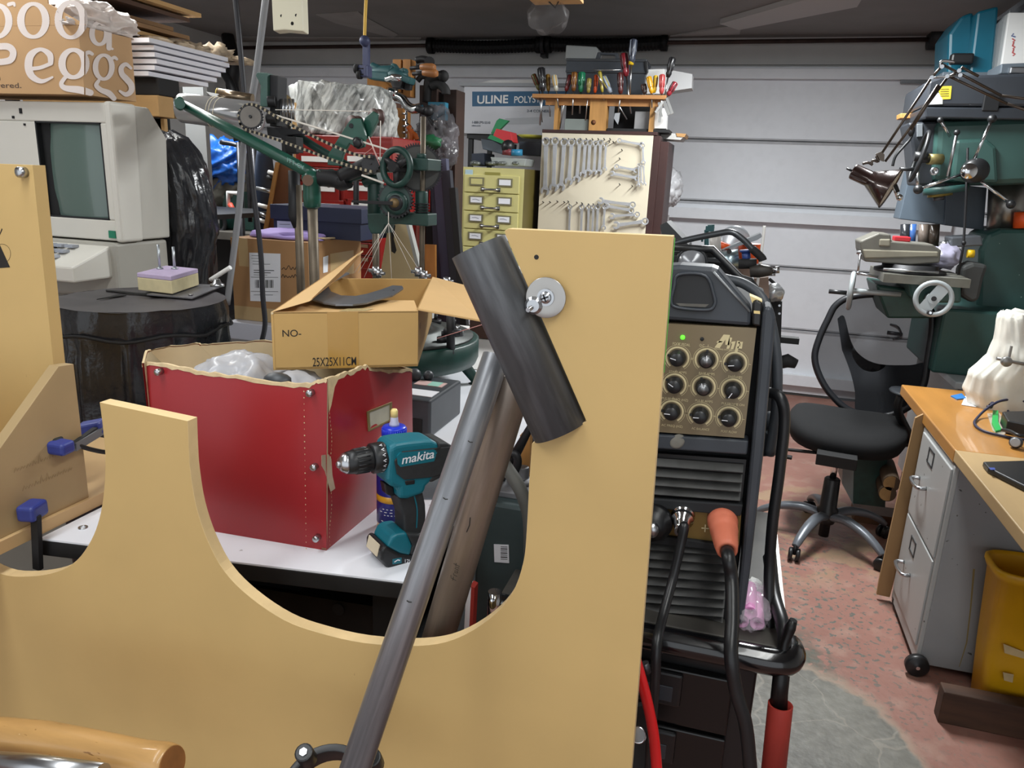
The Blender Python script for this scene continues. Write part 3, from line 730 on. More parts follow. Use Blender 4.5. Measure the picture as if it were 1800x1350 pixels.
slab(BLK, [(697, 776), (703, 772), (722, 769), (724, 774), (712, 778), (700, 779)], .011, 'speed_switch', .002)
slab(TEAL, [(667, 950), (675, 932), (684, 927), (702, 924), (712, 948), (708, 966), (690, 962)], .0275, 'foot_front', .005)
slab(GRIP, [(700, 926), (737, 928), (742, 934), (742, 965), (716, 972), (706, 962), (712, 948)], .027, 'foot', .005)
slab(BLK, [(656, 955), (664, 946), (690, 961), (745, 968), (744, 992), (690, 990), (668, 987), (656, 972)], .030, 'battery', .005)
mb = MB(TEAL); mb.prism([dp(x, y, .0303) for x, y in ((690, 983), (706, 980), (706, 990), (690, 992))], -sdv*.001); mb.use(PAPER); mb.ribbon([dp(693, 988, .0303), dp(699, 984, .0303), dp(703, 985, .0303)], .002, sdv)
o = dp(710, 989, .0303); mb.text('12V', o, norm(dp(740, 990, .0303)-o), Z_, .009, .01)
mb.build('battery_label', t)
mb = MB(M('beige_sticker', '#cfc2a8', .6)); mb.prism([dp(x, y, 0)-ax*.004+sdv*k for x, y, k in ((658, 968, .02), (663, 948, .02), (663, 948, -.02), (658, 968, -.02))], -ax*.0012); mb.build('sticker', t)
F0 = dp(670, 803); fa = -ax
rr = 27*mpp(F0)
Lx = (dp(670, 803)-dp(592, 817)).length; drn = norm(dp(592, 816)-dp(670, 803)); drn = V((drn.x, drn.y, 0)).normalized()
mb = MB(BLK); mb.lathe(F0, drn, [(rr*.98, -.004), (rr, .0), (rr, Lx*.22), (rr*.86, Lx*.25), (0, Lx*.25)], 32)
mb.use(PAPER)
nrm_ = norm(sdv); 
for k in range(-3, 4):
    q = Matrix.Rotation(k*.36+.12, 3, drn) @ sdv; c = F0+drn*Lx*.055+q*(rr+.0004); sd2 = q.cross(drn)
    mb.ribbon([c-sd2*.002-drn*.002, c+drn*.003, c+sd2*.002-drn*.001], .0014, q, .0002)
mb.build('torque_ring', t)
mb = MB(BLK); prof = [(rr*.8, Lx*.25), (rr*.83, Lx*.28), (rr*.80, Lx*.62), (rr*.70, Lx*.80), (0, Lx*.8)]; mb.lathe(F0, drn, prof, 32)
for k in range(20):
    q = Matrix.Rotation(k*math.pi/10, 3, drn) @ sdv; mb.tube([F0+q*rr*.815+drn*Lx*.34, F0+q*rr*.79+drn*Lx*.62], .0011, 5)
mb.build('chuck_sleeve', t)
mb = MB(STEEL); mb.lathe(F0, drn, [(rr*.69, Lx*.79), (rr*.66, Lx*.84), (rr*.42, Lx*.94), (rr*.30, Lx*.95), (rr*.27, Lx*.95)], 32)
mb.lathe(F0, drn, [(rr*.24, Lx*.94), (rr*.2, Lx*1.0), (0, Lx*1.0)], 12); mb.build('chuck_nose', t)

# ---- small things further along the bench
t = thing('label_printer', 'dark grey desktop device with a pale label on top behind the drill', 'printer', (-.70, 1.66, ZT))
mb = MB(DGRY); mb.box(-.79, -.64, 1.57, 1.78, ZT, ZT+.092); mb.build('body', t, bevel=.006)
mb = MB(PAPER); mb.box(-.75, -.65, 1.60, 1.65, ZT+.092, ZT+.0935); mb.build('label', t)
mb = MB(M('pink_label', '#c9a9a4', .6)); mb.box(-.735, -.66, 1.69, 1.73, ZT+.092, ZT+.0935); mb.use(M('teal_label', '#8fc0b0', .6)); mb.box(-.70, -.67, 1.69, 1.73, ZT+.0935, ZT+.094); mb.build('sticker', t)
mb = MB(BLKM); mb.box(-.72, -.66, 1.568, 1.571, ZT+.012, ZT+.045); mb.build('slot', t)
mb = MB(DGRY); mb.sph((-.75, 1.73, ZT+.105), .018, 12); mb.sph((-.72, 1.75, ZT+.102), .014, 12); mb.build('knob', t)
mb = MB(M('dull_zinc', '#8b939b', .35, .7, ns=9, amt=.12)); q = [Z(x, y, ZT) for x, y in ((735, 848), (748, 838), (798, 838), (790, 878), (735, 878))]; mb.prism(q, (0, 0, .003)); mb.use(STEEL); c = Z(748, 843, ZT+.003); mb.lathe(c, Z_, [(.006, 0), (.006, .002), (.004, .002)], 14)
tag(mb.build('zinc_plate'), 'thin grey zinc plate lying on the white bench behind the drill grip', 'metal plate')
# things right of the tubes
t = thing('grey_green_machine', 'grey-green machine box with a barcode sticker standing right of the steel tubes', 'machine', (-.30, 1.3, 0))
GG = M('grey_green_paint', '#3c4a4b', .5, ns=10, amt=.12)
a, b = P(838, 880, 1.2), P(950, 890, 1.2)
mb = MB(GG); mb.box(a.x, b.x, 1.2, 1.42, 0, a.z); mb.build('case', t, bevel=.006)
mb = MB(M('cast_grey', '#77777a', .5, .3, ns=14, amt=.12)); mb.box(a.x+.015, b.x-.01, 1.23, 1.40, a.z, a.z+.012); mb.lathe((a.x+.06, 1.29, a.z+.012), Z_, [(.026, 0), (.026, .006), (.012, .008), (.012, .03), (0, .03)], 20); mb.build('cover_plate', t, bevel=.002)
q = [P(x, y, 1.1985) for x, y in ((868, 957), (894, 958), (895, 990), (869, 988))]
mb = MB(PAPER); mb.prism(q, (0, .001, 0)); mb.use(INK)
for k in range(7): mb.ribbon([P(880, 961+k*3.6, 1.1983), P(892, 961.4+k*3.6, 1.1983)], .0011+.0008*(k % 2), -Y_)
mb.build('barcode_sticker', t)
mb = MB(M('hose_grey', '#55544f', .6, ns=20, amt=.1)); mb.tube(cr([P(875, 800, 1.2), P(893, 826, 1.19), P(915, 862, 1.18), P(930, 910, 1.18), P(932, 980, 1.18)], 8), 12*mpp(P(900, 850, 1.2)), 14); tag(mb.build('grey_hose'), 'thick grey hose curving down behind the right prong', 'hose')
mb = MB(IRON); mb.tube(cr([P(880, 838, 1.28), P(905, 800, 1.27), P(935, 745, 1.26)], 4), [.012, .010, .006], 10); mb.tube(cr([P(884, 800, 1.25), P(905, 798, 1.25), P(910, 815, 1.25), P(900, 838, 1.25)], 5), .008, 8); tag(mb.build('black_tool'), 'black hooked steel tool propped behind the short black tube', 'tool')
mb = MB(WOOD); mb.boxv(P(914, 850, 1.3), P(931, 850, 1.3)-P(914, 850, 1.3), (0, .02, 0), P(914, 765, 1.3)-P(914, 850, 1.3)); tag(mb.build('wood_stick'), 'short pale wooden stick standing behind the right prong', 'wood')
mb = MB(CHROME); mb.cyl(P(868, 1085, 1.05), P(870, 1040, 1.05), 12*mpp(P(868, 1060, 1.05)), 24); tag(mb.build('chrome_socket'), 'small chrome cylinder in the bottom of the cutout', 'socket')
mb = MB(M('red_card', '#a03028', .6)); q = [P(x, y, 1.1) for x, y in ((806, 1100), (826, 1030), (834, 1034), (818, 1110))]; q[0].z = q[3].z = .002; mb.prism(q, (0, .02, 0)); mb.use(PAPER); mb.prism([p-Y_*.001-X_*.006 for p in q], (0, .02, 0)); tag(mb.build('red_packet'), 'red and white packet behind the brown tube at the cutout bottom', 'packet')
# ================================================================ left background
def drape(mb, rows, Y, depth, amp=.02, fr=9, n=40, seed=0, cap=True, sub=4, squash=1.0):
    """hanging or stuffed plastic: rows of (y, x_left, x_right) pixels give an outline in the plane at Y, folded round an ellipse"""
    rr = []
    for i in range(len(rows)-1):
        for k in range(sub):
            t_ = k/sub; rr.append([rows[i][j]*(1-t_)+rows[i+1][j]*t_ for j in range(3)])
    rr.append(list(rows[-1])); vs = []
    for y, xl, xr in rr:
        a, b = P(xl, y, Y), P(xr, y, Y); c = (a+b)/2; hw = (b-a).length/2; dp_ = min(depth, hw*1.2) if depth > 0 else -depth
        for j in range(n):
            an = 2*math.pi*j/n; d_ = V((math.cos(an), math.sin(an), 0))
            q = V((math.cos(an)*fr*.35+seed, math.sin(an)*fr*.35, c.z*fr*.45)); k = 1+amp*(1.2*(.5-abs(noise.noise(q)))-.2)*3+amp*noise.noise(q*3.1)*1.3
            vs.append(c+V((d_.x*hw*min(k, 1.12), d_.y*dp_*k, (noise.noise(q*1.7)*amp*.25))))
    m_ = len(rr); fs = [(i*n+j, (i+1)*n+j, (i+1)*n+(j+1) % n, i*n+(j+1) % n) for i in range(m_-1) for j in range(n)]
    if cap: fs += [list(range(n)), [(m_-1)*n+j for j in range(n-1, -1, -1)]]
    return mb.add(vs, fs, True)
# ---- back bench
t = thing('back_bench', 'bench with a pale worn top behind the round green machine base', 'workbench', (-1.2, 2.6, 0))
MB(M('bench_pale', '#d8d8d6', .4, ns=6, amt=.06)).prism([V((-1.22, 1.36, ZT-.003)), V((-1.05, 1.36, ZT-.003)), V((-1.05, 2.26, ZT-.003)), V((-.43, 2.26, ZT-.003)), V((-.43, 2.95, ZT-.003)), V((-1.92, 2.95, ZT-.003)), V((-1.92, 2.34, ZT-.003)), V((-1.42, 2.3, ZT-.003)), V((-1.42, 1.9, ZT-.003)), V((-1.22, 1.88, ZT-.003))], (0, 0, -.03)).build('top', t)
for x, y in ((-1.2, 1.4), (-1.1, 1.4), (-1.9, 2.85), (-.5, 2.85), (-1.9, 2.37), (-.5, 2.35)):
    MB(BLKM).box(x, x+.05, y, y+.05, 0, ZT-.033).build('leg', t)
MB(M('dark_board', '#4a3026', .7, ns=8, amt=.15)).box(-.95, -.40, 2.72, 2.75, ZT, 1.17).build('back_board', t)
MB(WHITE).box(-.95, -.40, 2.66, 2.76, 1.17, 1.185).build('ledge', t)

# ---- microfilm reader with two screens
xr = -1.75; yf = 1.86; zb_, zt_ = 1.275, 1.662
t = thing('microfilm_reader', 'beige microfilm reader with two grey-green screens under the printed grocery box', 'screen reader', (-2.1, 2.1, 0))
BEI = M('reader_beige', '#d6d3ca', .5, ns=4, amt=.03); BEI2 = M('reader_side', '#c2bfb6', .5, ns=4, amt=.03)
xl = -2.62
def fp(x, y): return P(x, y, yf)
sc_R = [fp(58, 213), fp(181, 213), fp(193, 387), fp(78, 383)]; 
s2 = [V((p.x-.46, p.y, p.z)) for p in sc_R]
q1, q2 = fp(190, 180), fp(207, 424)
zf0, zf1 = q2.z, q1.z
def holefront(mb, X0, X1, z0, z1, holes, y, th):
    xs = [X0]
    for h in holes: xs += [h[0], h[1]]
    xs.append(X1)
    hz0, hz1 = holes[0][2], holes[0][3]
    mb.box(X0, X1, y, y+th, z0, hz0); mb.box(X0, X1, y, y+th, hz1, z1)
    for i in range(0, len(xs), 2): mb.box(xs[i], xs[i+1], y, y+th, hz0, hz1)
hx0, hx1, hz0, hz1 = sc_R[0].x+.005, sc_R[2].x-.002, sc_R[2].z, sc_R[0].z
mb = MB(BEI); holefront(mb, xl, xr-.02, zf0, zf1, [(hx0-.46, hx1-.46, hz0, hz1), (hx0, hx1, hz0, hz1)], yf, .03); mb.build('front_bezel', t, bevel=.004)
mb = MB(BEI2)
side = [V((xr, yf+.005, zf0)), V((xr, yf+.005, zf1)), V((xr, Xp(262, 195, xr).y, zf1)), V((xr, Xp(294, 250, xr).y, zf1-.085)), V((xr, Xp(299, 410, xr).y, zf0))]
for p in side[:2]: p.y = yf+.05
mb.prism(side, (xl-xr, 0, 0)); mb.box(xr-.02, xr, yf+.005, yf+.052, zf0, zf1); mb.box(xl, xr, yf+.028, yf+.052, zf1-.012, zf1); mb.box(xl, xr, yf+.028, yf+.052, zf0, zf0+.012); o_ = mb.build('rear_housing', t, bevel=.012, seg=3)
mb = MB(BEI); mb.prism([V((xr+.004, yf-.004, zf0-.004)), V((xr+.004, yf-.004, zf1+.004)), V((xr+.004, yf+.10, zf1+.004)), V((xr+.004, yf+.085, zf0-.004))], (-.028, 0, 0)); mb.build('corner_shell', t, bevel=.01, seg=3)
SCR = M('crt_glass', '#5d7069', .18, ns=1.5, amt=.05, coat=.5)
for k in (0, -.46):
    mb = MB(BLK); x0, x1 = hx0+k, hx1+k
    mb.box(x0-.001, x0+.004, yf+.001, yf+.045, hz0, hz1); mb.box(x1-.004, x1+.001, yf+.001, yf+.045, hz0, hz1); mb.box(x0, x1, yf+.001, yf+.045, hz0-.001, hz0+.004); mb.box(x0, x1, yf+.001, yf+.045, hz1-.004, hz1+.001)
    fr_ = mb.build('screen_recess', t)
    mb = MB(SCR); yb_ = -.004+yf
    mb.grid(lambda u, v: V((x0+.028+(x1-x0-.036)*u, yf+.003+.020*(((u-.5)*2)**2*.7+((v-.5)*2)**2*.3), hz0+.004+(hz1-hz0-.008)*v)), 16, 16)
    mb.use(BLKM); mb.box(x0, x0+.036, yf+.018, yf+.024, hz0, hz1); mb.build('screen', t)
mb = MB(M('green_key', '#1d7a5c', .4)); q = [fp(193, 405), fp(204, 406), fp(206, 419), fp(194, 418)]; mb.prism([p-Y_*.006 for p in q], (0, .004, 0)); mb.build('power_button', t)
mb = MB(IRON)
for x, y, r in ((37, 195, 3), (24, 206, 2.5), (44, 219, 2)):
    c = fp(x, y); mb.cbox(c-Y_*.001, (r*.003, .004, r*.005 if y == 195 else r*.003))
mb.build('control_slots', t)
# keyboard shelf and base
mb = MB(BEI); zk = zf0-.008
mb.prism([V((xr-.03, yf, zk)), V((xr-.03, yf-.16, zk-.055)), V((xr-.03, yf-.16, zk-.10)), V((xr-.03, yf, zk-.10))], (-.8, 0, 0)); mb.build('keyboard_shelf', t, bevel=.006)
mb = MB(M('key_grey', '#a3a8b2', .5))
for i in range(7):
    for j in range(3):
        c = V((xr-.14-.04*i, yf-.05-.035*j, zk-.0165-.012*j+.006)); mb.cbox(c, (.03, .024, .008))
mb.build('keys', t)
mb = MB(M('reader_base', '#a9a69d', .55, ns=5, amt=.05)); mb.box(xl, xr-.01, yf-.02, 2.06, 1.10, zf0-.005); mb.build('base', t, bevel=.01)
mb = MB(M('reader_cabinet', '#8f8b80', .6, ns=5, amt=.05)); mb.box(xl+.05, xr-.08, yf+.02, 2.05, 0, 1.10); mb.build('pedestal', t, bevel=.006)

# ---- printed grocery box on the reader
cz = fp(149, 166).z
yb0 = yf-.03; c0 = P(149, 166, yb0); XB = c0.x; tb = .34
t = thing('grocery_box', 'brown carton with very large white rounded lettering on top of the microfilm reader', 'cardboard box', (XB-.25, yb0+.1, c0.z))
BOX = M('kraft_box', '#c39c70', .7, ns=6, amt=.04)
yend = Xp(240, 183, XB).y
mb = MB(BOX)
topz = Xp(152, 40, XB).z
z2 = Xp(238, 66, XB).z
pr = [V((XB, yb0, c0.z)), V((XB, yb0, topz)), V((XB, yend, topz-.0)), V((XB, yend, c0.z))]
zt2 = c0.z+.30
mb.boxv((XB-.62, yb0, c0.z), (.62, 0, 0), (0, yend-yb0, 0), (0, 0, P(149, 44, yb0).z-c0.z))
WB = M('box_white_print', '#e2d6d0', .7)
mb.use(WB)
nF, nS = -Y_, X_
NST = [0]
def stamp(x, y, r):
    """one round dab of print; the part past the box corner lands on the side panel"""
    NST[0] += 1; e = .0006+.000004*NST[0]; pts = [(x+r*math.cos(k*math.pi/7), y+r*math.sin(k*math.pi/7)) for k in range(14)]
    if x-r < 149: vs = [P(min(a, 149), b, yb0)-Y_*e for a, b in pts]; mb.add(vs, [list(range(14))])
    if x+r > 149: vs = [Xp(max(a, 149), b, XB)+X_*e for a, b in pts]; mb.add(vs, [list(range(14))])
def stroke(pts, wds, k=9):
    for q in cr([V((a, b, w_)) for (a, b), w_ in zip(pts, wds)], k): stamp(q.x, q.y, q.z/2)
def ell(cx, cy, rx, ry, ws, wt, n=44):
    for i in range(n): a = 2*math.pi*i/n; stamp(cx+rx*math.cos(a), cy+ry*math.sin(a), (wt+(ws-wt)*abs(math.cos(a))**1.4)/2)
ell(-6, 37, 22, 28, 13, 7); stroke([(16, 8), (24, 6), (26, 10)], [7, 6, 4])
ell(59, 36, 22, 29, 13.5, 7); ell(125, 35, 22, 31, 13.5, 7)
ell(174, 59, 13, 19, 10, 6); stroke([(191, 30), (191, 60), (191, 84)], [10, 10, 10]); stroke([(189, 84), (197, 86)], [5, 4])
stroke([(-12, 83), (14, 82), (24, 92), (18, 106), (-8, 110)], [12, 12, 12, 12, 11])
stroke([(90, 111), (88, 96), (72, 87), (55, 97), (51, 117), (57, 134), (74, 143), (93, 136)], [9, 11, 7, 13, 14, 12, 8, 4]); stroke([(55, 121), (72, 119), (90, 112)], [7, 7, 7])
ell(130, 112, 20, 24, 13, 7.5); stroke([(148, 95), (155, 92), (161, 95)], [7, 7, 6]); stroke([(116, 136), (109, 147), (116, 155), (140, 158), (158, 163)], [7, 8, 10, 13, 11])
ell(181, 118, 14.5, 21, 10, 6); stroke([(194, 104), (200, 101), (204, 104)], [6, 6, 5]); stroke([(172, 142), (168, 150), (176, 158), (190, 164), (199, 173)], [6, 8, 9, 11, 9])
stroke([(229, 120), (220, 113), (212, 119), (213, 130), (221, 139), (229, 149), (229, 160), (220, 166), (209, 160)], [5, 7, 9, 10, 11, 11, 10, 8, 4])
mb.use(M('box_brown_ink', '#5d4a3d', .7))
o = P(-4, 141, yb0); mb.text('h', o, X_, Z_, .024, .012); o = P(-14, 154, yb0); mb.text('livered.', o, X_, Z_, .020, .012, width=(P(38, 155, yb0)-o).length)
mb.build('box', t)
mb = MB(BOX); zz0 = P(149, 44, yb0).z; mb.prism([V((P(150, 44, yb0).x, yb0, zz0+.0005)), P(84, 6, yb0), P(78, -60, yb0), P(-200, -60, yb0), V((XB-.62, yb0, zz0+.0005))], (0, .004, 0)); mb.build('raised_flap', t)
FLAPM = M('kraft_box_top', '#b98e60', .75, ns=6, amt=.05)
TW = M('frosted_bag', '#eadfd8', .35, ns=5, amt=.06, alpha=.8)
mb = MB(TW); zz = P(149, 44, yb0).z
mb.blob((XB-.06, (yb0+yend)/2+.04, zz+.03), (.065, .115, .05), .45, 2.0, 5, 2, flatz=-.028); mb.blob((XB-.03, yend-.1, zz+.008), (.032, .10, .022), .45, 2.6, 4, 12, flatz=-.007)
tag(mb.build('plastic_bag'), 'pale pinkish plastic bag lying on top of the printed grocery box', 'bag')

# ---- rack behind: foam boards, boxes, sheets
yr = 2.36; XR_ = P(265, 75, yr).x
t = thing('storage_rack', 'dark metal storage rack behind the reader carrying boxes and foam sheets', 'rack', (XR_-.3, 2.9, 0))
xa, xb, ya_, yb_ = XR_-.75, XR_-.04, 2.42, 3.25
zfoam_ = P(265, 133, yr).z
RACK = M('rack_black', '#242527', .5, .3)
for x in (xa, xb-.03):
    for y in (ya_, yb_): MB(RACK).box(x, x+.035, y, y+.035, 0, zfoam_-.01 if x > xa else 2.1).build('post', t)
zs = P(265, 212, yr).z
zfoam = P(265, 133, yr).z
for z_ in (.4, .9, zs-.34, ): MB(RACK).box(xa, xb, ya_, yb_+.03, z_-.02, z_).build('shelf', t)
WF = M('foam_white', '#e6e7ee', .6)
for i in range(6):
    za = P(265, 133-i*11.2, yr).z; d_ = (0, .01, .02, .012, .03, .0)[i]
    mb = MB(WF); mb.box(XR_-.7, XR_+(-.02, .0, .01, .012, .02, .02)[i], yr+(.0, .01, .01, .0, -.01, -.03)[i], Xp((372, 380, 384, 392, 396, 394)[i], 120, XR_).y, za, za+.0148)
    tag(mb.build('foam_sheet'), 'white foam sheet in the rack stack, '+('lowest of the stack', 'second from the bottom', 'third from the bottom', 'third from the top', 'second from the top', 'topmost, with crumpled scraps on it')[i], 'foam board', 'white foam sheets on the rack')
mb = MB(M('scrap_paper', '#b9a58a', .8, ns=30, amt=.3)); ztp = P(265, 133-5*11.2, yr).z+.0148
for i, (dy, rx_, rz_) in enumerate(((.10, .05, .014), (.20, .06, .018), (.30, .045, .022), (.47, .05, .035), (.56, .05, .016))): mb.blob((XR_-.06-.02*(i % 2), yr+dy, ztp+rz_*.6), (rx_, rx_*1.2, rz_), .9, 2.4, 3, i*3, flatz=-rz_*.55)
tag(mb.build('paper_scraps'), 'crumpled tan scraps lying on the white foam sheets', 'scrap', kind='stuff')
zb1 = P(265, 166, yr).z
mb = MB(BLKM); mb.box(XR_-.65, XR_-.005, yr+.03, Xp(318, 160, XR_).y, zb1+.001, zfoam-.002); tag(mb.build('black_box', bevel=.003), 'flat black box directly under the white foam sheets', 'box')
zb2 = P(265, 205, yr).z
mb = MB(CARD); mb.box(XR_-.62, XR_-.005, yr+.02, Xp(308, 190, XR_).y, zb2+.002, zb1); mb.use(CARDE); mb.box(XR_-.3, XR_-.0045, yr+.2, yr+.24, zb2+.01, zb1-.01); tag(mb.build('cardboard_box', bevel=.003), 'brown cardboard box under the flat black box on the rack', 'cardboard box')
zb3 = zs-.34
mb = MB(CARD); mb.box(XR_-.62, XR_-.02, yr+.06, Xp(304, 230, XR_).y, zb3+.001, zb2); tag(mb.build('cardboard_box', bevel=.003), 'taller brown carton at the bottom of the rack stack above the bin bag', 'cardboard box')
SH_ = M('sheet_brown', '#8d6a45', .75, ns=6, amt=.15); 
zsb = P(210, 40, 2.2).z
labels = ('lowest brown cardboard sheet of the pile hanging over the grocery box', 'second brown cardboard sheet from the bottom of the top pile', 'third brown cardboard sheet from the bottom of the top pile', 'thin white sheet sandwiched in the brown cardboard pile', 'dark brown sheet above the white sheet in the top pile', 'topmost tan sheet of the pile at the frame top')
XS = P(196, 42, 2.25).x; ysb = Xp(322, 36, XS).y
for i in range(6):
    a, b = P((200, 215, 175, 160, 190, 190)[i], (44, 32, 24, 26, 12, -6)[i], 2.2), P((315, 322, 318, 254, 330, 340)[i], (40, 28, 16, 22, 4, -14)[i], 2.5)
    z_ = zsb+i*.022
    mb = MB((CARD, SH_, SH_, WF, M('sheet_dark', '#4d3628', .8), CARD)[i]); mb.box(XR_-.7+.02*i, XS+(-.02, .0, -.03, -.09, -.01, .02)[i], 2.2+.01*i, ysb+(0, .03, -.02, -.35, .05, .08)[i], z_, z_+.014)
    tag(mb.build('cardboard_sheet'), labels[i], 'sheet', 'sheets on the pile over the grocery box')
mb = MB(RACK); mb.box(XR_-.75, XS-.02, 2.3, ysb, zsb-.009, zsb-.001); mb.build('shelf', t)
mb = MB(M('dull_white_panel', '#9fa1a1', .6)); q = [P(x, y, 3.3) for x, y in ((320, 140), (356, 142), (362, 250), (328, 250))]; q[2].z = q[3].z = 0; mb.prism(q, (0, .03, 0)); tag(mb.build('grey_board'), 'pale grey panel standing behind the rack posts', 'panel')
mb = MB(IRON); mb.tube(cr([P(400, 64, 5.6), P(410, 110, 5.5), P(408, 150, 5.5), P(416, 180, 5.5)], 5), .05, 10); tag(mb.build('black_hose'), 'thick black hose hanging against the wall in the far left corner', 'hose')
mb = MB(IRON); mb.tube(cr([P(335, 85, 5.0), P(370, 100, 5.0), P(395, 130, 5.0), P(412, 170, 5.0), P(418, 260, 5.2), lift(P(420, 400, 5.3), 0)], 5), .03, 8); tag(mb.build('black_hose'), 'thin black hose hanging to the floor in the far left corner', 'hose')

# ---- black bag drapes
t = tag(drape(MB(GARB), [(234, 280, 300), (245, 268, 322), (270, 275, 340), (300, 284, 352), (345, 288, 364), (400, 290, 371), (440, 292, 366), (470, 292, 360), (600, 295, 352)], 2.2, .09, .07, 15, 72, 3).build('black_bag'), 'tall black plastic bag draped beside the right side of the reader', 'bag')
ZD = 1.16; ctr = Z(247, 525, ZD); RD = .212
t = thing('covered_drum', 'round drum wrapped in black bin liner standing left of the red box', 'drum', lift(ctr, 0))
mb = MB(GARB); n = 140; vs = []; zs_ = [0, .3, .5, .6, .68, .76, .83, .9, .95, .99, 1.03, 1.06, 1.10, 1.135, 1.158, 1.16]
for i, z_ in enumerate(zs_):
    for j in range(n):
        a = 2*math.pi*j/n; q = V((math.cos(a)*3.2, math.sin(a)*3.2, z_*1.6)); f = .5-abs(noise.noise(q*1.5))
        f2 = abs(noise.noise(V((math.cos(a)*8, math.sin(a)*8, z_*1.6))))+.4*abs(noise.noise(V((math.cos(a)*21, math.sin(a)*21, z_*5))))
        k = 1+((.06*f+.15*f2-.07))*(1 if z_ < 1.09 else .25)-(.03 if z_ == 1.06 else 0); r_ = RD*k*(1 if z_ < 1.158 else .97)
        vs.append(V((ctr.x+math.cos(a)*r_, ctr.y+math.sin(a)*r_, z_+.012*noise.noise(q*2) if 0 < z_ < 1.1 else z_)))
fs = [(i*n+j, i*n+(j+1) % n, (i+1)*n+(j+1) % n, (i+1)*n+j) for i in range(len(zs_)-1) for j in range(n)]
mb.add(vs, fs, True); mb.build('bag_skirt', t)
mb = MB(M('dusty_bag_top', '#4c484b', .5, ns=4, amt=.18)); 
def topf(u, v_):
    a = 2*math.pi*u; r_ = RD*.985*v_; return V((ctr.x+math.cos(a)*r_, ctr.y+math.sin(a)*r_, 1.16+.004*noise.noise(V((math.cos(a)*v_*3, math.sin(a)*v_*3, 2)))))
mb.grid(topf, 60, 8); mb.build('drum_top', t)
mb = MB(BLKM)
ring = [V((ctr.x+math.cos(a*math.pi/24)*RD*1.035, ctr.y+math.sin(a*math.pi/24)*RD*1.035, 1.095+.006*math.sin(a*.9))) for a in range(48)]
mb.tube(ring, .004, 6, closed=True); mb.build('elastic_band', t)
mb = MB(GARB); mb.blob(Z(115, 485, ZD)+Z_*.03, (.08, .08, .05), .5, 2.4, 4, 6, flatz=-.03); tag(mb.build('bin_bag'), 'crumpled end of a black bin bag on the left of the drum top', 'bag')
mb = MB(M('thin_sheet_steel', '#7c7b80', .45, .6, ns=10, amt=.1)); mb.prism([Z(x, y, ZD+.006) for x, y in ((258, 519), (330, 500), (393, 503), (338, 526))], (0, 0, .003)); mb.use(STEEL); c = Z(335, 519, ZD+.01); mb.cyl(c, c+Z_*.004, .006, 6); tag(mb.build('sheet_steel'), 'thin grey steel sheet on the wrapped drum under the foam block', 'metal plate')
mb = MB(BLKM); mb.prism([Z(x, y, ZD+.0025) for x, y in ((170, 527), (222, 520), (210, 518))], (0, 0, .002)); mb.prism([Z(x, y, ZD+.0025) for x, y in ((186, 510), (330, 524), (325, 526), (186, 512))], (0, 0, .002)); tag(mb.build('black_strip'), 'black thin strip lying on the wrapped drum', 'strip')
zf = ZD+.012
b0, b1, b2 = Z(303, 517, zf), Z(243, 510, zf), Z(350, 501, zf); hgt = P(303, 494, b0.y).z-zf; h2 = P(303, 486, b0.y).z-zf
t = thing('foam_block', 'yellowish foam block with a lavender top and two upright screws on the drum', 'foam block', b0)
mb = MB(M('foam_cream', '#d9cda4', .8, ns=40, amt=.06)); mb.boxv(b0, b1-b0, b2-b0, (0, 0, hgt)); mb.build('cream_layer', t, bevel=.002)
mb = MB(M('foam_lavender', '#c3b2d2', .8, ns=40, amt=.05)); mb.boxv(b0+Z_*hgt, b1-b0, b2-b0, (0, 0, h2-hgt)); mb.build('lavender_layer', t, bevel=.002)
for (x, y, yt) in ((281, 473, 430), (307, 473, 434)):
    c = Z(x, y, zf+h2); h = P(x, yt, c.y).z; mb = MB(M('screw_zinc', '#b9bfc4', .35, .8)); mb.cyl(c, V((c.x, c.y, h)), .0036, 10); mb.lathe(c, Z_, [(.009, 0), (.009, .003), (.006, .005)], 12); mb.build('screw', t)
# ================================================================ hanging cables
def px_tube(mb, pts, Y, rpx, n=8, k=5):
    pp = [P(a, b, Y if not isinstance(Y, (list, tuple)) else Y[i]) for i, (a, b) in enumerate(pts)]
    return mb.tube(cr(pp, k), rpx*mpp(pp[len(pp)//2]), n)
mb = px_tube(MB(M('black_cable', '#26262c', .5)), [(413, -10), (420, 60), (428, 150), (437, 250), (446, 340), (458, 440), (462, 520), (466, 570), (459, 604)], 2.15, 4.6); tag(mb.build('hanging_cable'), 'black cable hanging from the ceiling in front of the labelled carton', 'cable')
mb = px_tube(MB(M('grey_conduit', '#8c8d90', .5)), [(468, -10), (458, 70), (450, 130), (438, 200), (428, 260), (421, 360), (410, 450), (399, 535)], 2.2, 5.8); tag(mb.build('hanging_cable'), 'grey cable hanging from the ceiling left of the labelled carton', 'cable')
mb = px_tube(MB(WHITE), [(370, 492), (405, 470)], Z(382, 503, ZD).y, 4); mb.use(STEEL); mb.lathe(Z(382, 503, ZD+.009), Z_, [(.02, 0), (.02, .006), (.012, .01), (.008, .02), (0, .02)], 16); tag(mb.build('white_rod'), 'short white rod on a bright fitting at the right rim of the drum', 'rod')
mb = px_tube(MB(M('yellow_cord', '#d9b04a', .6)), [(644, -10), (642, 30), (641, 66)], 3.0, 3); tag(mb.build('yellow_string'), 'yellow cord from the ceiling holding up the dark blue bar clamp', 'cord')

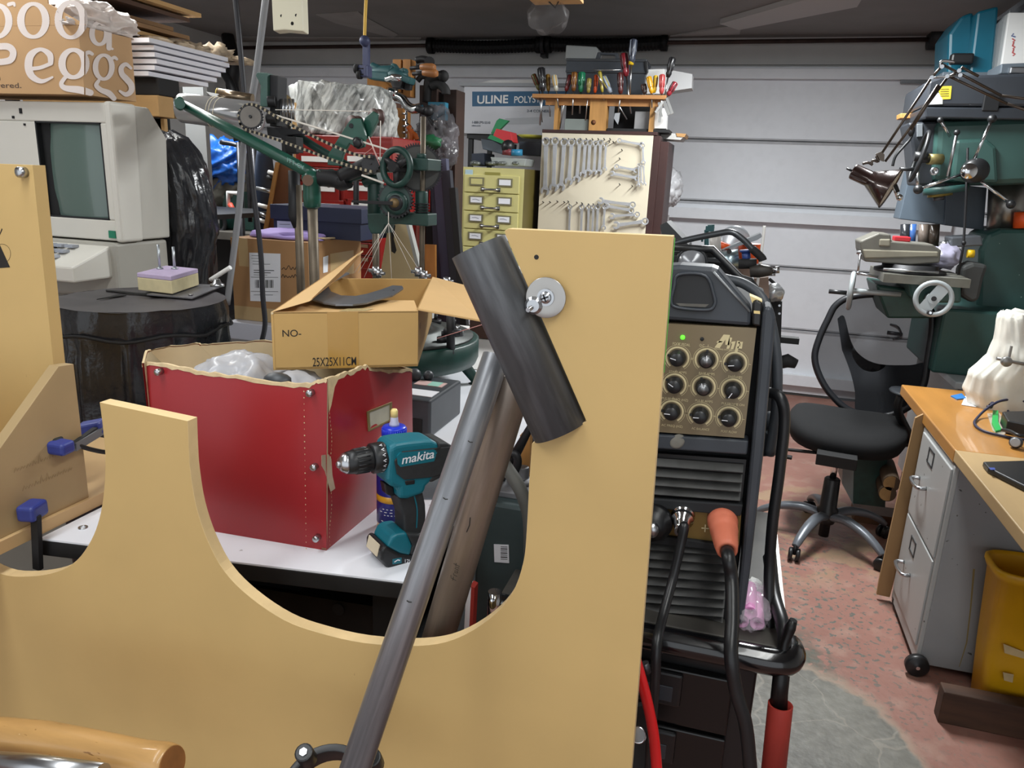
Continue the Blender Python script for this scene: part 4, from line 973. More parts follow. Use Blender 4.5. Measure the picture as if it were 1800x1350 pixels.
# ================================================================ knitting machine
YM = 2.0
t = thing('knitting_machine', 'tall green cast-iron circular knitting machine with chain drive and handwheel', 'machine', (-.93, 2.0, ZT))
def q(x, y, dy=0): return P(x, y, YM+dy)
m1 = mpp(q(600, 300))
dc = V((-.935, 2.0, 0)); zd = 1.045
mb = MB(GREEND); mb.lathe((dc.x, dc.y, zd-.085), Z_, [(0, 0), (.20, 0), (.245, .012), (.252, .03), (.252, .082), (.245, .085), (0, .085)], 48); mb.build('round_base', t)
mb = MB(M('cam_plate_grey', '#4d504e', .5, .6, ns=20, amt=.2)); mb.lathe((dc.x, dc.y, zd), Z_, [(.235, 0), (.235, .006), (.15, .008), (.15, .02), (.10, .02), (.10, .004)], 40); cp = mb.build('cam_plate', t)
for i in range(12):
    a = i*math.pi/6+.2; c = V((dc.x+.19*math.cos(a), dc.y+.19*math.sin(a), zd+.006)); mb = MB(IRON if i % 3 else STEEL); mb.cyl(c, c+Z_*.014, .018, 12); mb.cyl(c+Z_*.012, c+Z_*.03, .006, 8); mb.build('cam_stud', t)
mb = MB(CHROME)
for i in range(26):
    a = i*2*math.pi/26; c = V((dc.x+.075*math.cos(a), dc.y+.075*math.sin(a), zd)); mb.cyl(c, c+Z_*.12, .004, 6)
mb.use(IRON); mb.lathe((dc.x, dc.y, zd), Z_, [(.09, 0), (.09, .05), (.07, .055), (.07, .10), (.06, .10)], 30); mb.build('needle_cylinder', t)
mb = MB(IRON); c = P(793, 590, 1.9); mb.cyl(c-Z_*.05, P(792, 540, 1.9), .012, 10); mb.cyl(c+V((-.02, 0, .01)), c+V((.03, 0, .01)), .01, 10); mb.build('yarn_carrier', t)
mb = MB(STEEL)
for x, y in ((665, 480), (735, 478), (745, 484), (660, 476), (785, 495)):
    c = q(x, y, -.05); mb.cyl(c-Z_*.012, c+Z_*.012, .010, 10); mb.cyl(c-X_*.02, c+X_*.02, .005, 8)
mb.build('yarn_guide', t)
for a in (-1.1, .35, 1.9, 3.4, 4.6):
    c = V((dc.x+.215*math.cos(a), dc.y+.215*math.sin(a), 0)); o2 = c+V((math.cos(a), math.sin(a), 0))*.03
    mb = MB(GREEND); mb.tube([V((c.x, c.y, zd-.08)), V((c.x, c.y, ZT+.05)), V((o2.x, o2.y, ZT+.012)), V((o2.x, o2.y, ZT))], [.022, .018, .015, .022], 10); mb.build('leg', t)
mb = MB(GREEND); mb.cyl((dc.x+.12, dc.y-.16, ZT), (dc.x+.12, dc.y-.16, zd-.085), .03, 16); mb.cyl((dc.x+.12, dc.y-.16, ZT+.05), (dc.x+.12, dc.y-.16, ZT+.06), .04, 16); mb.build('foot', t)
RODM = RUST
for pts, r, dy in (([(523, 325), (527, 610)], 8, .10), ([(549, 360), (552, 620)], 9.3, 0), ([(660, 345), (657, 600)], 6.5, .12), ([(744, 205), (737, 620)], 4.6, .05)):
    a, b = q(*pts[0], dy), q(*pts[1], dy); b = V((a.x, a.y, zd if a.x > -1.19 else ZT)); mb = MB(RODM); mb.cyl(a, b, r*m1, 16); mb.build('post', t)
mb = MB(IRON); mb.tube([q(517, 300, .1), q(518, 380, .1), q(523, 400, .1)], [11*m1, 12*m1, 8*m1], 12); mb.build('post_sleeve', t)
# tube arm and elbow
mb = MB(GREEN); mb.tube([q(322, 184, -.06), q(420, 236, -.04), q(535, 298, -.01), q(553, 309)], [8*m1, 10*m1, 11*m1, 11.5*m1], 18)
for k, ch in enumerate('ITT-KEY'[:0]): pass
mb.build('arm', t)
mb = MB(M('raised_letters', '#6fa294', .4)); o = P(503, 282, YM-.02-.018); mb.text('ITT-CY', P(504, 284, YM-.045), norm(P(530, 297, YM-.04)-P(504, 284, YM-.045)), Z_, .018, .006, .1); mb.build('cast_lettering', t)
mb = MB(GREEN); mb.lathe(q(549, 366), Z_, [(11*m1, 0), (15*m1, 4*m1), (16*m1, 20*m1), (15*m1, 44*m1), (18*m1, 52*m1), (14*m1, 64*m1), (0, 66*m1)], 20); mb.cyl(q(560, 312), q(585, 310, .04), 13*m1, 16); el = mb.build('elbow', t)
mb = MB(M('bronze_brown', '#6b5446', .5, .5)); mb.cyl(q(541, 317, -.03), q(541, 317, .0), 9.5*m1, 20); mb.build('pivot_bolt', t)
mb = MB(GREEN); mb.sph(q(316, 182, -.06), 11*m1, 14, (.8, 1, 1.1)); mb.cyl(q(316, 182, -.10), q(316, 182, -.0), 9*m1, 14); mb.use(STEEL); mb.cyl(q(311, 182, -.09), q(311, 182, -.075), 6*m1, 6); mb.build('arm_end', t)
# crossing rods behind
mb = MB(GREEND); px_tube(mb, [(515, 233), (560, 262), (600, 285), (625, 300)], YM+.09, 7); px_tube(mb, [(575, 318), (620, 308), (650, 294)], YM+.02, 12, 12); mb.use(IRON); px_tube(mb, [(560, 312), (590, 315), (600, 320), (612, 316)], YM+.01, 15, 14); px_tube(mb, [(600, 310), (630, 297), (648, 288)], YM+.0, 13, 14); mb.build('roller_shaft', t)
# sprockets, chain
def sprocket(c, r, name, mat, teeth=26, ax=None, th=.008, hub=.12):
    ax = norm(ax if ax is not None else V((.35, -1, .1))); u = ax.orthogonal().normalized(); w_ = ax.cross(u); pts = []
    for i in range(teeth*4):
        a = 2*math.pi*i/(teeth*4); rr = r*(1.0 if i % 4 in (0, 1) else .91); pts.append(c+(u*math.cos(a)+w_*math.sin(a))*rr)
    mb = MB(IRON); mb.prism(pts, ax*th); mb.use(mat); mb.cyl(c+ax*th*.5, c+ax*(th+.001), r*.84, 32); mb.use(IRON); mb.cyl(c+ax*th, c+ax*(th+.006), r*hub, 12); return mb.build(name, t)
sprocket(q(442, 206, -.03), 21.5*m1, 'sprocket', M('sprocket_face', '#77726c', .5, .5, ns=14, amt=.15))
sprocket(q(652, 288, -.02), 16*m1, 'sprocket', IRON, 18)
CH = M('chain_steel', '#b0a48c', .4, .8)
def chain(pts, Yc, name='drive_chain'):
    path = cr([P(a, b, Yc) for a, b in pts], 8); L_ = 0; mb = MB(CH); step = .0075; acc = 0; k = 0; prev = path[0]
    for p in path[1:]:
        seg = (p-prev).length; d = norm(p-prev)
        while acc <= seg:
            c = prev+d*acc; mb.use(CH if k % 2 else IRON); mb.cbox(c, (.0066, .007 if k % 2 else .010, .0075 if k % 2 else .0065), d); acc += step; k += 1
        acc -= seg; prev = p
    return mb.build(name, t)
chain([(424, 218), (421, 200), (432, 186), (447, 184), (462, 191), (500, 213), (560, 244), (620, 270), (655, 276)], YM-.032)
chain([(424, 218), (435, 229), (452, 234), (500, 250), (560, 272), (610, 290), (655, 302)], YM-.032)
# upper brackets with pulleys
BR = [(575, 290), (577, 270), (612, 215), (618, 208), (634, 208), (642, 238), (640, 258), (628, 262), (614, 252), (603, 272), (598, 292)]
for dy in (0, .05):
    mb = MB(GREEN); mb.prism(PL(BR, YM+dy), (0, .012, 0)); mb.build('bracket_plate', t, bevel=.002)
mb = MB(IRON); mb.cyl(q(627, 248, -.012), q(627, 248, .06), 7*m1, 16); mb.lathe(q(631, 252, -.012), V((0, -1, 0)), [(9*m1, 0), (9*m1, .01), (5*m1, .014), (0, .014)], 6); mb.cyl(q(617, 221, -.004), q(617, 221, 0), 4*m1, 14); mb.build('pivot_bolt', t)
B2 = [(634, 226), (642, 206), (655, 195), (664, 200), (663, 212), (650, 240), (640, 246)]
mb = MB(GREEN); mb.prism(PL(B2, YM+.03), (0, .014, 0)); mb.build('bracket_plate', t, bevel=.002)
PUL = M('red_brown_pulley', '#5d4540', .55, .2, ns=20, amt=.15)
for (x, y, r, dy) in ((627, 222, 18, .035), (665, 206, 14, .055)):
    c = q(x, y, dy); mb = MB(PUL); mb.lathe(c+V((-.012, -.012, 0)), V((.5, 1, 0)), [(0, 0), (r*m1, 0), (r*m1, .006), (r*m1*.85, .013), (r*m1, .02), (r*m1, .026), (0, .026)], 28); mb.build('pulley', t)
LB = [(449, 132), (452, 127), (470, 128), (487, 133), (488, 150), (488, 222), (470, 222), (468, 190), (456, 188), (458, 150)]
mb = MB(M('casting_grey_green', '#476860', .5, ns=20, amt=.15)); mb.prism(PL(LB[:3]+[(470, 188), (457, 187), (458, 150)], YM+.02), (0, .03, 0)); mb.use(IRON); mb.prism(PL([(474, 131), (488, 133), (486, 222), (474, 222)], YM+.03), (0, .05, 0)); mb.cyl(q(470, 178, .01), q(484, 178, .02), 9*m1, 14); mb.cyl(q(468, 208, .01), q(484, 208, .02), 9*m1, 14); mb.build('guide_bracket', t, bevel=.002)
mb = MB(IRON); mb.prism(PL([(468, 222), (530, 228), (532, 236), (505, 238), (516, 242), (516, 270), (502, 270), (498, 244), (470, 238)], YM+.03), (0, .03, 0)); mb.build('lower_bracket', t, bevel=.002)
mb = MB(BLKM); mb.box(*sorted((q(502, 245).x, q(520, 245).x)), YM+.0, YM+.04, q(510, 268).z, q(510, 240).z); mb.build('slide_block', t, bevel=.002)
mb = MB(STEEL)
for i in range(6): c = q(486+i*6, 212, .05); mb.cyl(c, c+Z_*.06, .004, 6)
mb.build('guide_needles', t)
# handwheel
hc = q(697, 294, -.04); R1 = 29*m1; axh = norm(V((-.25, -1, .05))); uu = norm(axh.cross(Z_)); vv = uu.cross(axh)
mb = MB(GREEND); mb.tube([hc+(uu*math.cos(a*math.pi/20)+vv*math.sin(a*math.pi/20))*R1 for a in range(40)], 5.5*m1, 12, closed=True); mb.build('handwheel_rim', t)
mb = MB(IRON)
for a in (.5, 2.6, 4.7): mb.tube([hc, hc+(uu*math.cos(a)+vv*math.sin(a))*R1], [7*m1, 5*m1], 8)
mb.cyl(hc-axh*.05, hc+axh*.02, 9*m1, 16); mb.build('handwheel_spokes', t)
mb = MB(M('shaft_steel', '#8b8c88', .35, .8)); mb.cyl(q(655, 294), q(700, 294), 9*m1, 16); mb.cyl(q(640, 295), q(662, 294), 12*m1, 16); mb.build('wheel_shaft', t)
g = sprocket(q(735, 296, .06), 43*m1, 'large_gear', M('gear_dark', '#4a4a48', .5, .5), 60, V((.5, -1, 0)), .012, .2)
mb = MB(GREEND); a, b = q(725, 299), q(757, 279); mb.box(a.x, b.x, YM-.02, YM+.08, a.z, b.z); mb.cyl(q(741, 279, .03), q(741, 270, .03), 8*m1, 14); mb.build('upper_bearing', t, bevel=.003)
mb = MB(GREEND); mb.prism(PL([(645, 376), (700, 374), (752, 376), (752, 398), (700, 394), (676, 396), (672, 411), (652, 411), (647, 400)], YM), (0, .07, 0)); mb.cyl(q(741, 336, .03), q(741, 376, .03), 11*m1, 16); mb.build('lower_bearing', t, bevel=.003)
mb = MB(GREEND); mb.cyl(q(660, 318, .06), q(660, 378, .06), 14*m1, 18); mb.cyl(q(668, 312, .05), q(640, 318, .05), 12*m1, 16); mb.build('column_casting', t, bevel=.003)
sprocket(q(697, 352, -.01), 31*m1, 'worm_wheel', GREEND, 30, V((.2, -1, .05)), .02, .1)
mb = MB(GREEND); c = q(697, 357, -.03); mb.lathe(c, V((.2, -1, .05)), [(20*m1, 0), (20*m1, .008), (15*m1, .014), (13*m1, .014)], 30); mb.use(IRON); mb.lathe(c, V((.2, -1, .05)), [(14*m1, .01), (12*m1, .022), (8*m1, .022)], 24); mb.use(M('brass_dull', '#776243', .5, .6)); mb.lathe(c, V((.2, -1, .05)), [(8*m1, .015), (8*m1, .028), (0, .028)], 18); mb.build('worm_wheel_hub', t)
mb = MB(IRON); a = q(741, 378, .03)
mb.tube([q(741, 378-i*1.2, .03) for i in range(20)], [(14 if i % 4 < 2 else 9)*m1 for i in range(20)], 16, smooth=False); mb.build('worm_screw', t)
mb = MB(IRON); mb.prism(PL([(618, 352), (690, 354), (690, 361), (640, 358), (618, 356)], YM-.06), (0, .01, 0)); mb.cyl(q(626, 360, -.05), q(626, 318, -.05), 5*m1, 10); mb.build('lever', t, bevel=.001)
# clear roll and the brass-ended roll
t2 = t
ROLL = M('film_roll', '#a9a8a8', .14, .35, ns=5, amt=.1, coat=.6)
t = thing('film_roll', 'large glossy roll of clear film on a cardboard core above the green arm', 'film roll', P(380, 220, 2.08))
a, b = P(322, 190, 2.08), P(452, 206, 2.08); r = 25*mpp(a)
mb = MB(ROLL); mb.pipe(a, b, r, r*.55, 36); mb.use(STEEL); mb.build('film', t)
mb = MB(M('roll_core', '#a9774b', .8)); mb.pipe(a-(b-a)*.004, b, r*.58, r*.46, 30); mb.build('core', t)
mb = MB(M('string', '#d8cfba', .7))
for k in (.42, .46, .52): 
    c = a.lerp(b, k); d = norm(b-a); u = d.orthogonal().normalized(); w_ = d.cross(u); mb.tube([c+(u*math.cos(x*.4)+w_*math.sin(x*.4))*(r+.001)+d*.006*math.sin(x*.4) for x in range(16)], .0014, 5, closed=True)
mb.build('string_tie', t)
t = thing('brass_ended_rod', 'polished rod with a brass end disc lying above the film roll', 'rod', P(420, 170, 2.12))
a, b = P(384, 164, 2.12), P(444, 174, 2.14); r = 8.5*mpp(a)
mb = MB(M('rod_dark', '#8b7a66', .25, .8)); mb.cyl(a, b, r, 20); mb.build('rod', t)
mb = MB(M('brass_end', '#cbb45c', .45, .3)); mb.cyl(a-(b-a)*.03, a, r*1.02, 20); mb.build('end_disc', t)
mb = MB(WHITE); mb.prism([P(362, 161, 2.1), P(384, 165, 2.1), P(380, 171, 2.1), P(370, 168, 2.1)], (0, .004, 0)); tag(mb.build('paper_scrap'), 'small white paper corner sticking out left of the brass disc', 'paper')
mb = MB(M('tan_disc', '#8d7a58', .5, .2, ns=10, amt=.15)); c = P(498, 182, 2.2); mb.lathe(c, V((.5, -1, .1)), [(0, -.02), (18*m1, -.02), (18*m1, .004), (14*m1, .006), (0, .006)], 30); tag(mb.build('tan_spool'), 'tan disc-shaped spool behind the green guide bracket', 'spool')
t = t2
YN = M('white_yarn', '#e6dfd5', .8); YP = M('pink_yarn', '#d89a93', .8)
def yarn(pts, Yc, m=YN, r=.0016):
    pp = [P(a, b, Yc) for a, b in pts]; mb = MB(m); mb.tube(pp, r, 5); return mb.build('yarn', t)
yarn([(484, 193), (560, 194), (654, 196)], 2.0, r=.0013); yarn([(486, 203), (600, 238), (702, 270)], 2.0, r=.0028); yarn([(669, 212), (668, 290)], 1.99, r=.0013); yarn([(648, 240), (668, 290)], 1.99); yarn([(668, 291), (655, 260), (640, 272)], 1.98, YP)
yarn([(636, 308), (675, 322)], 1.96, r=.003); yarn([(683, 365), (683, 393)], 1.96)
for x, y in ((622, 480), (630, 480), (640, 488), (690, 520), (725, 480), (738, 476)): yarn([(683, 392), (x, y)], 1.95, r=.0006)
yarn([(768, 595), (850, 570)], 1.85, YP, .001)

# ================================================================ cartons on the back bench
yc = 2.34
fl_, fr_ = P(405, 417, yc), P(541, 427, yc); zbx = P(410, 560, yc).z; zt3 = fl_.z
yrx = Xp(634, 430, fr_.x).y
t = thing('labelled_carton', 'brown carton with a white shipping label standing behind the red box', 'cardboard box', (fl_.x+.2, yc+.2, zbx))
CB = M('carton_brown', '#a97f54', .75, ns=6, amt=.05); CB2 = M('carton_side', '#b8966a', .75, ns=6, amt=.05)
mb = MB(CB); mb.box(fl_.x, fr_.x, yc, yrx, zbx, zt3); mb.use(M('carton_tape', '#b99d72', .3)); mb.boxv((fl_.x, yc-.0004, zbx), (fr_.x-fl_.x, 0, 0), (0, .0003, 0), (0, 0, .05)); mb.boxv((fl_.x+.03, yc-.0004, zt3-.10), (.04, 0, 0), (0, .0003, 0), (0, 0, .1)); mb.boxv((fr_.x+.0001, yc+.15, zt3-.14), (.0003, 0, 0), (0, .18, 0), (0, 0, .09)); mb.build('box', t, bevel=.002)
mb = MB(PAPER); lq = [P(x, y, yc-.001) for x, y in ((438, 444), (493, 446), (493, 531), (440, 529))]; mb.prism(lq, (0, .0006, 0)); mb.use(INK)
for k, (x0, x1, y) in enumerate(((442, 458, 449), (442, 464, 454), (444, 462, 459), (444, 475, 464), (446, 482, 475), (446, 476, 479), (446, 470, 483), (441, 489, 487), (441, 489, 512), (446, 480, 518))): mb.ribbon([P(x0, y, yc-.002), P(x1, y+.6, yc-.002)], .0022 if k in (4, 5) else .0012, -Y_)
for k in range(13): mb.ribbon([P(449+k*2.6, 492, yc-.002), P(449+k*2.6, 506, yc-.002)], .0014+.0014*(k % 3), -Y_)
mb.build('shipping_label', t)
mb = MB(INK)
def cursive(x, y, s, n_, seed):
    random.seed(seed); pts = []
    for i in range(n_): pts.append((x+i*s*.55+random.random()*s*.2, y-(i % 2)*s*random.uniform(.4, 1.2)))
    mb.ribbon(cr([P(a, b, yc-.001) for a, b in pts], 4), .0022, -Y_)
cursive(495, 474, 7, 9, 4); cursive(494, 488, 5, 12, 5); mb.build('handwriting', t)
mb = MB(PAPER); mb.prism([Xp(x, y, fr_.x+.001) for x, y in ((568, 452), (577, 449), (576, 478), (568, 480))], (.0004, 0, 0)); mb.build('side_label', t)
mb = MB(CARDE); mb.tube(cr([V((fr_.x-.2, yc+.05, zt3+.003)), V((fr_.x, yc+.08, zt3+.010)), V((fr_.x, yc+.25, zt3+.005)), V((fr_.x, yrx, zt3+.012))], 6), .006, 6, flat=.5); mb.build('torn_rim', t)
mb = MB(M('lavender_foam', '#a893d2', .7)); mb.blob((fl_.x+.17, yc+.10, zt3+.008), (.14, .07, .025), .4, 3, 3, 5, flatz=-.006); tag(mb.build('lavender_foam'), 'lavender foam piece on the labelled carton beside the navy box', 'foam')
mb = MB(M('white_carton', '#cfd0da', .6, ns=5, amt=.04)); mb.box(P(398, 570, yc-.05).x, fr_.x-.05, yc-.05, yc+.3, ZT, zbx-.001); tag(mb.build('white_box', bevel=.003), 'white box on the back bench beneath the labelled carton', 'box')
yn = 2.5
t = thing('navy_shoe_box', 'navy blue lidded box on top of the labelled carton', 'box', P(560, 422, yn))
n0, n1 = P(482, 420, yn), P(634, 422, yn); zl = P(540, 386, yn).z; zt4 = P(540, 362, yn).z
NAVY = M('navy_card', '#1c2440', .55, ns=10, amt=.06)
mb = MB(NAVY); mb.box(n0.x, n1.x, yn, yn+.25, zt3+.002, zl); mb.build('box', t, bevel=.002)
mb = MB(NAVY); mb.box(n0.x-.008, n1.x+.008, yn-.008, yn+.258, zl-.004, zt4); mb.build('lid', t, bevel=.002)
mb = MB(M('pale_label', '#b5b9ca', .6)); mb.prism([P(x, y, yn-.001) for x, y in ((487, 388), (523, 390), (523, 417), (488, 414))], (0, .0006, 0)); mb.use(INK)
for y in (394, 401, 408): mb.ribbon([P(491, y, yn-.002), P(510, y+.5, yn-.002)], .0015, -Y_)
mb.build('label', t)

# ================================================================ back-left corner clutter
t = thing('bench_in_corner', 'dark bench with a worn grey top in the far left corner', 'workbench', P(380, 420, 3.9))
a = P(350, 405, 3.6); b = P(520, 405, 3.6)
MB(M('worn_bench_grey', '#6f6a63', .6, ns=8, amt=.2)).box(a.x-.3, b.x, 3.6, 4.3, a.z-.04, a.z).build('top', t)
mb = MB(BLKM); mb.box(a.x-.25, b.x-.05, 3.68, 4.2, .05, a.z-.04); mb.build('base_cabinet', t)
for x in (a.x-.25, b.x-.08): MB(BLKM).box(x, x+.06, 3.64, 3.68, 0, a.z-.04).build('leg', t)
zb4 = a.z
t = thing('green_lathe', 'small green machine with a grey headstock and wheel on the far left bench', 'machine', P(400, 405, 3.8))
mb = MB(GREEND); c0, c1 = P(385, 404, 3.75), P(445, 380, 3.75); mb.box(c0.x, c1.x, 3.75, 3.95, zb4, c1.z); mb.box(P(388, 360, 3.75).x, P(425, 340, 3.75).x, 3.76, 3.9, c1.z, P(400, 336, 3.75).z); mb.build('bed', t, bevel=.01)
mb = MB(M('headstock_grey', '#6e6c62', .6, ns=10, amt=.2)); mb.blob(P(395, 325, 3.85), (.17, .12, .12), .35, 2, 4, 3); mb.build('headstock', t)
mb = MB(IRON); mb.pipe(P(375, 392, 3.72), P(376, 392, 3.66), .07, .05, 24); mb.tube(cr([P(372, 360, 3.7), P(385, 372, 3.7), P(400, 373, 3.7)], 4), .02, 8); mb.build('wheel', t)
mb = MB(WHITE); mb.tube([P(402, 368, 3.7), P(401, 338, 3.7), P(420, 340, 3.7)], .012, 8); mb.use(M('red_tip', '#c8523f', .5)); mb.cyl(P(404, 358, 3.69), P(413, 374, 3.69), .014, 10); mb.build('crank', t)
mb = MB(M('blue_bag', '#1e5fb8', .4, ns=6, amt=.12)); mb.blob(P(374, 287, 3.8), (.21, .12, .13), .45, 2.6, 5, 9); tag(mb.build('blue_bag'), 'bright blue crumpled bag on top of the small green machine', 'bag')
t = thing('tube_organiser', 'brown plywood organiser with white tubes sticking out behind the hanging cables', 'organiser', P(490, 400, 2.95))
mb = MB(WOOD); mb.prism(PL([(484, 285), (490, 285), (469, 402), (463, 402)], 2.95), (0, .25, 0)); mb.use(M('organiser_brown', '#6d4225', .7, ns=6, amt=.15)); mb.prism(PL([(490, 285), (520, 290), (510, 402), (469, 402)], 2.96), (0, .24, 0)); mb.build('panel', t)
for i, (x, y, l, mm) in enumerate(((476, 304, 14, WHITE), (474, 313, 12, BLKM), (455, 333, 24, STEEL), (458, 362, 18, WHITE), (462, 378, 10, STEEL), (457, 388, 16, WHITE))):
    mb = MB(mm); mb.cyl(P(x-4, y-2, 2.98), P(x+l, y+4, 2.98), .009, 10); mb.build('tube', t)
mb = MB(M('navy_cloth', '#2a3a55', .8, ns=8, amt=.15)); drape(mb, [(262, 455, 475), (300, 452, 478), (350, 450, 474), (405, 450, 470)], 3.15, .08, .06, 9, 24, 5, sub=3); tag(mb.build('navy_cloth'), 'dark navy cloth hanging behind the plywood tube organiser', 'cloth')
mb = MB(DSTEEL); px_tube(mb, [(388, 250), (424, 260), (436, 300), (440, 390)], 3.4, 4)
for x0, x1, y0, y1 in ((420, 421, 250, 405), (446, 455, 262, 415)): mb.cyl(P(x0, y0, 3.4), lift(P(x1, y1, 3.4), 0), .014, 8)
tag(mb.build('dark_rods'), 'thin dark rods standing behind the grey hanging cable', 'rod')

# ---- red tool chest
yt = 3.0
t = thing('red_tool_chest', 'red steel tool chest with white-labelled drawers behind the knitting machine', 'tool chest', P(600, 470, yt+.2)*1)
REDT = M('tool_chest_red', '#861815', .35, ns=5, amt=.06, coat=.3)
x0, x1 = P(520, 300, yt).x, P(690, 300, yt).x; ztop = P(600, 238, yt).z; zmid = P(600, 372, yt).z
mb = MB(REDT); mb.box(x0, x1, yt, yt+.42, zmid, ztop); mb.build('top_case', t, bevel=.005)
xm0, xm1 = P(612, 420, yt).x-.4, P(648, 420, yt).x+.06
mb = MB(REDT); mb.box(x0-.02, xm1, yt-.01, yt+.42, .05, zmid-.004); mb.build('bottom_case', t, bevel=.005)
rows = ((270, 292), (296, 316), (322, 350), (353, 370))
for i, (ya1, yb1) in enumerate(rows):
    cols = ((522, 598), (602, 688)) if i < 3 else ((522, 606), (609, 688))
    for (xa1, xb1) in cols:
        a, b = P(xa1+2, yb1, yt-.012), P(xb1-2, ya1, yt-.012)
        mb = MB(REDT); mb.box(a.x, b.x, yt-.012, yt, a.z, b.z); dr = mb.build('drawer', t, bevel=.002)
        mb = MB(WHITE); h = b.z-.015; mb.box(a.x+.02, b.x-.02, yt-.017, yt-.011, h-.022, h); mb.build('drawer_handle', dr)
for k in range(4):
    a, b = P(640, 400+k*24, yt-.012), P(690, 382+k*24, yt-.012); mb = MB(REDT); mb.box(x0+.02, xm1-.02, yt-.022, yt-.01, a.z, b.z); dr = mb.build('drawer', t, bevel=.002)
    mb = MB(STEEL); mb.box(x0+.05, xm1-.05, yt-.027, yt-.021, b.z-.02, b.z-.006); mb.build('drawer_handle', dr)
mb = MB(BLKM)
for x in (x0+.03, xm1-.06):
    for y in (yt+.03, yt+.36): mb = MB(BLKM); mb.cyl((x, y, .025), (x+.03, y, .025), .025, 14); mb.build('caster', t)
SILV = M('silver_black_plastic', '#d4d6d2', .2, 0, ns=2.4, amt=.4, stretch=(13, 13, 1.3), axis=(.55, .2, 1), ns2=4.5, amt2=.46)
mb = MB(SILV); drape(mb, [(152, 536, 650), (156, 527, 675), (175, 524, 684), (205, 525, 687), (208, 526, 690), (240, 528, 690)], yt+.22, .20, .06, 11, 60, 2, sub=5)
tag(mb.build('plastic_wrapped_bundle'), 'bulky bundle wrapped in silvery black plastic on top of the red tool chest', 'bundle')
mb = MB(CARD); mb.box(P(503, 230, yt).x, P(522, 200, yt).x, yt+.05, yt+.3, P(510, 300, yt).z, P(510, 178, yt).z); tag(mb.build('brown_board'), 'narrow brown board standing left of the plastic-wrapped bundle', 'board')
# ================================================================ clamp tower, planks
yw = 3.5
PINE = M('orange_pine', '#ad7538', .6, ns=6, amt=.15, stretch=(5, 5, 1))
t = thing('clamp_rack', 'orange pine post rack for clamps standing behind the knitting machine', 'rack', lift(P(715, 300, yw), 0))
a, b = P(692, 290, yw), P(709, 105, yw)
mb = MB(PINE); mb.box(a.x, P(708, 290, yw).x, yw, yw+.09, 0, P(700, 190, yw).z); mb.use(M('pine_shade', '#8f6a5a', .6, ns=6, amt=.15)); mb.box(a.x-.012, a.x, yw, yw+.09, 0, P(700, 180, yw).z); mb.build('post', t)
mb = MB(PINE); mb.box(P(690, 110, yw).x, P(705, 110, yw).x, yw, yw+.06, P(700, 170, yw).z, P(700, 104, yw).z); mb.box(P(708, 110, yw).x, P(722, 110, yw).x, yw, yw+.06, P(700, 170, yw).z, P(715, 104, yw).z); mb.build('upper_post', t, bevel=.003)
mb = MB(PINE); q_ = [P(645, 120, yw-.1), P(655, 118, yw-.1), P(700, 150, yw-.02), P(700, 163, yw-.02), P(645, 152, yw-.1)]; mb.prism(q_, (0, .07, 0)); mb.build('cross_arm', t, bevel=.003)
mb = MB(M('brown_stain', '#38251f', .6, ns=6, amt=.2)); mb.box(P(722, 300, yw).x, P(752, 300, yw).x, yw+.1, yw+.2, 0, P(735, 145, yw).z); mb.box(P(762, 300, yw).x, P(784, 300, yw).x, yw+.12, yw+.24, 0, P(770, 152, yw).z); mb.build('side_board', t)
mb = MB(STEEL); 
for k in range(9): mb.cyl(P(708, 200+k*11, yw-.002), P(715, 200+k*11, yw-.03), .006, 6)
mb.cyl(P(714, 190, yw-.02), P(715, 285, yw-.02), .005, 6); mb.build('hooks', t)
t = thing('bar_clamp', 'dark blue bar clamp hanging from the yellow cord with two black knobs', 'clamp', P(640, 130, 3.0))
CLB = M('clamp_slate', '#3b4160', .5, .2)
mb = MB(CLB); mb.boxv(P(637, 125, 3.0), P(647, 125, 3.0)-P(637, 125, 3.0), (0, .02, 0), P(637, 68, 3.0)-P(637, 125, 3.0)); mb.sph(P(641, 72, 3.0), .022, 12); mb.build('bar', t, bevel=.002)
mb = MB(CLB); mb.cbox(P(640, 126, 3.0), (.05, .05, .045)); mb.build('jaw', t, bevel=.004)
mb = MB(BLKM)
for x, y in ((627, 121), (632, 131)): mb.cyl(P(x-3, y, 2.98), P(x+3, y, 2.98), .018, 14); mb.cyl(P(x, y, 2.98), P(640, y, 2.98), .006, 8)
mb.build('knob', t)
VT = M('vise_teal', '#28565a', .5, .1, ns=16, amt=.15)
t = thing('teal_vise', 'teal cast bench vise with a bright jaw mounted on the pine arm of the rack', 'vise', P(690, 140, yw-.12))
yv = yw-.14
mb = MB(VT); mb.tube([P(655, 127, yv), P(672, 126, yv), P(690, 128, yv)], [.022, .026, .032], 12); mb.tube([P(652, 116, yv), P(668, 124, yv)], [.02, .022], 8); mb.cbox(P(670, 135, yv), (.10, .07, .035), V((1, 0, -.1))); mb.sph(P(698, 133, yv), .042, 12, (1.3, 1, .8)); mb.cbox(P(714, 139, yv), (.07, .06, .03), V((1, 0, -.35))); mb.cbox(P(706, 127, yv), (.05, .05, .02), V((1, 0, .4))); mb.prism(PL([(686, 112), (691, 110), (697, 118), (692, 128), (688, 126)], yv), (0, .04, 0)); mb.build('body', t, bevel=.006)
mb = MB(CHROME); mb.tube(cr([P(678, 140, yv-.07), P(690, 136, yv-.08), P(706, 138, yv-.07)], 4), [.010]*4+[.015]*4+[.010], 10); mb.build('jaw', t)
mb = MB(IRON); mb.prism(PL([(685, 142), (708, 142), (703, 155), (690, 155)], yv-.03), (0, .05, 0)); mb.prism(PL([(712, 140), (723, 142), (720, 158), (710, 158)], yv), (0, .03, 0)); mb.build('lower_jaw', t, bevel=.003)
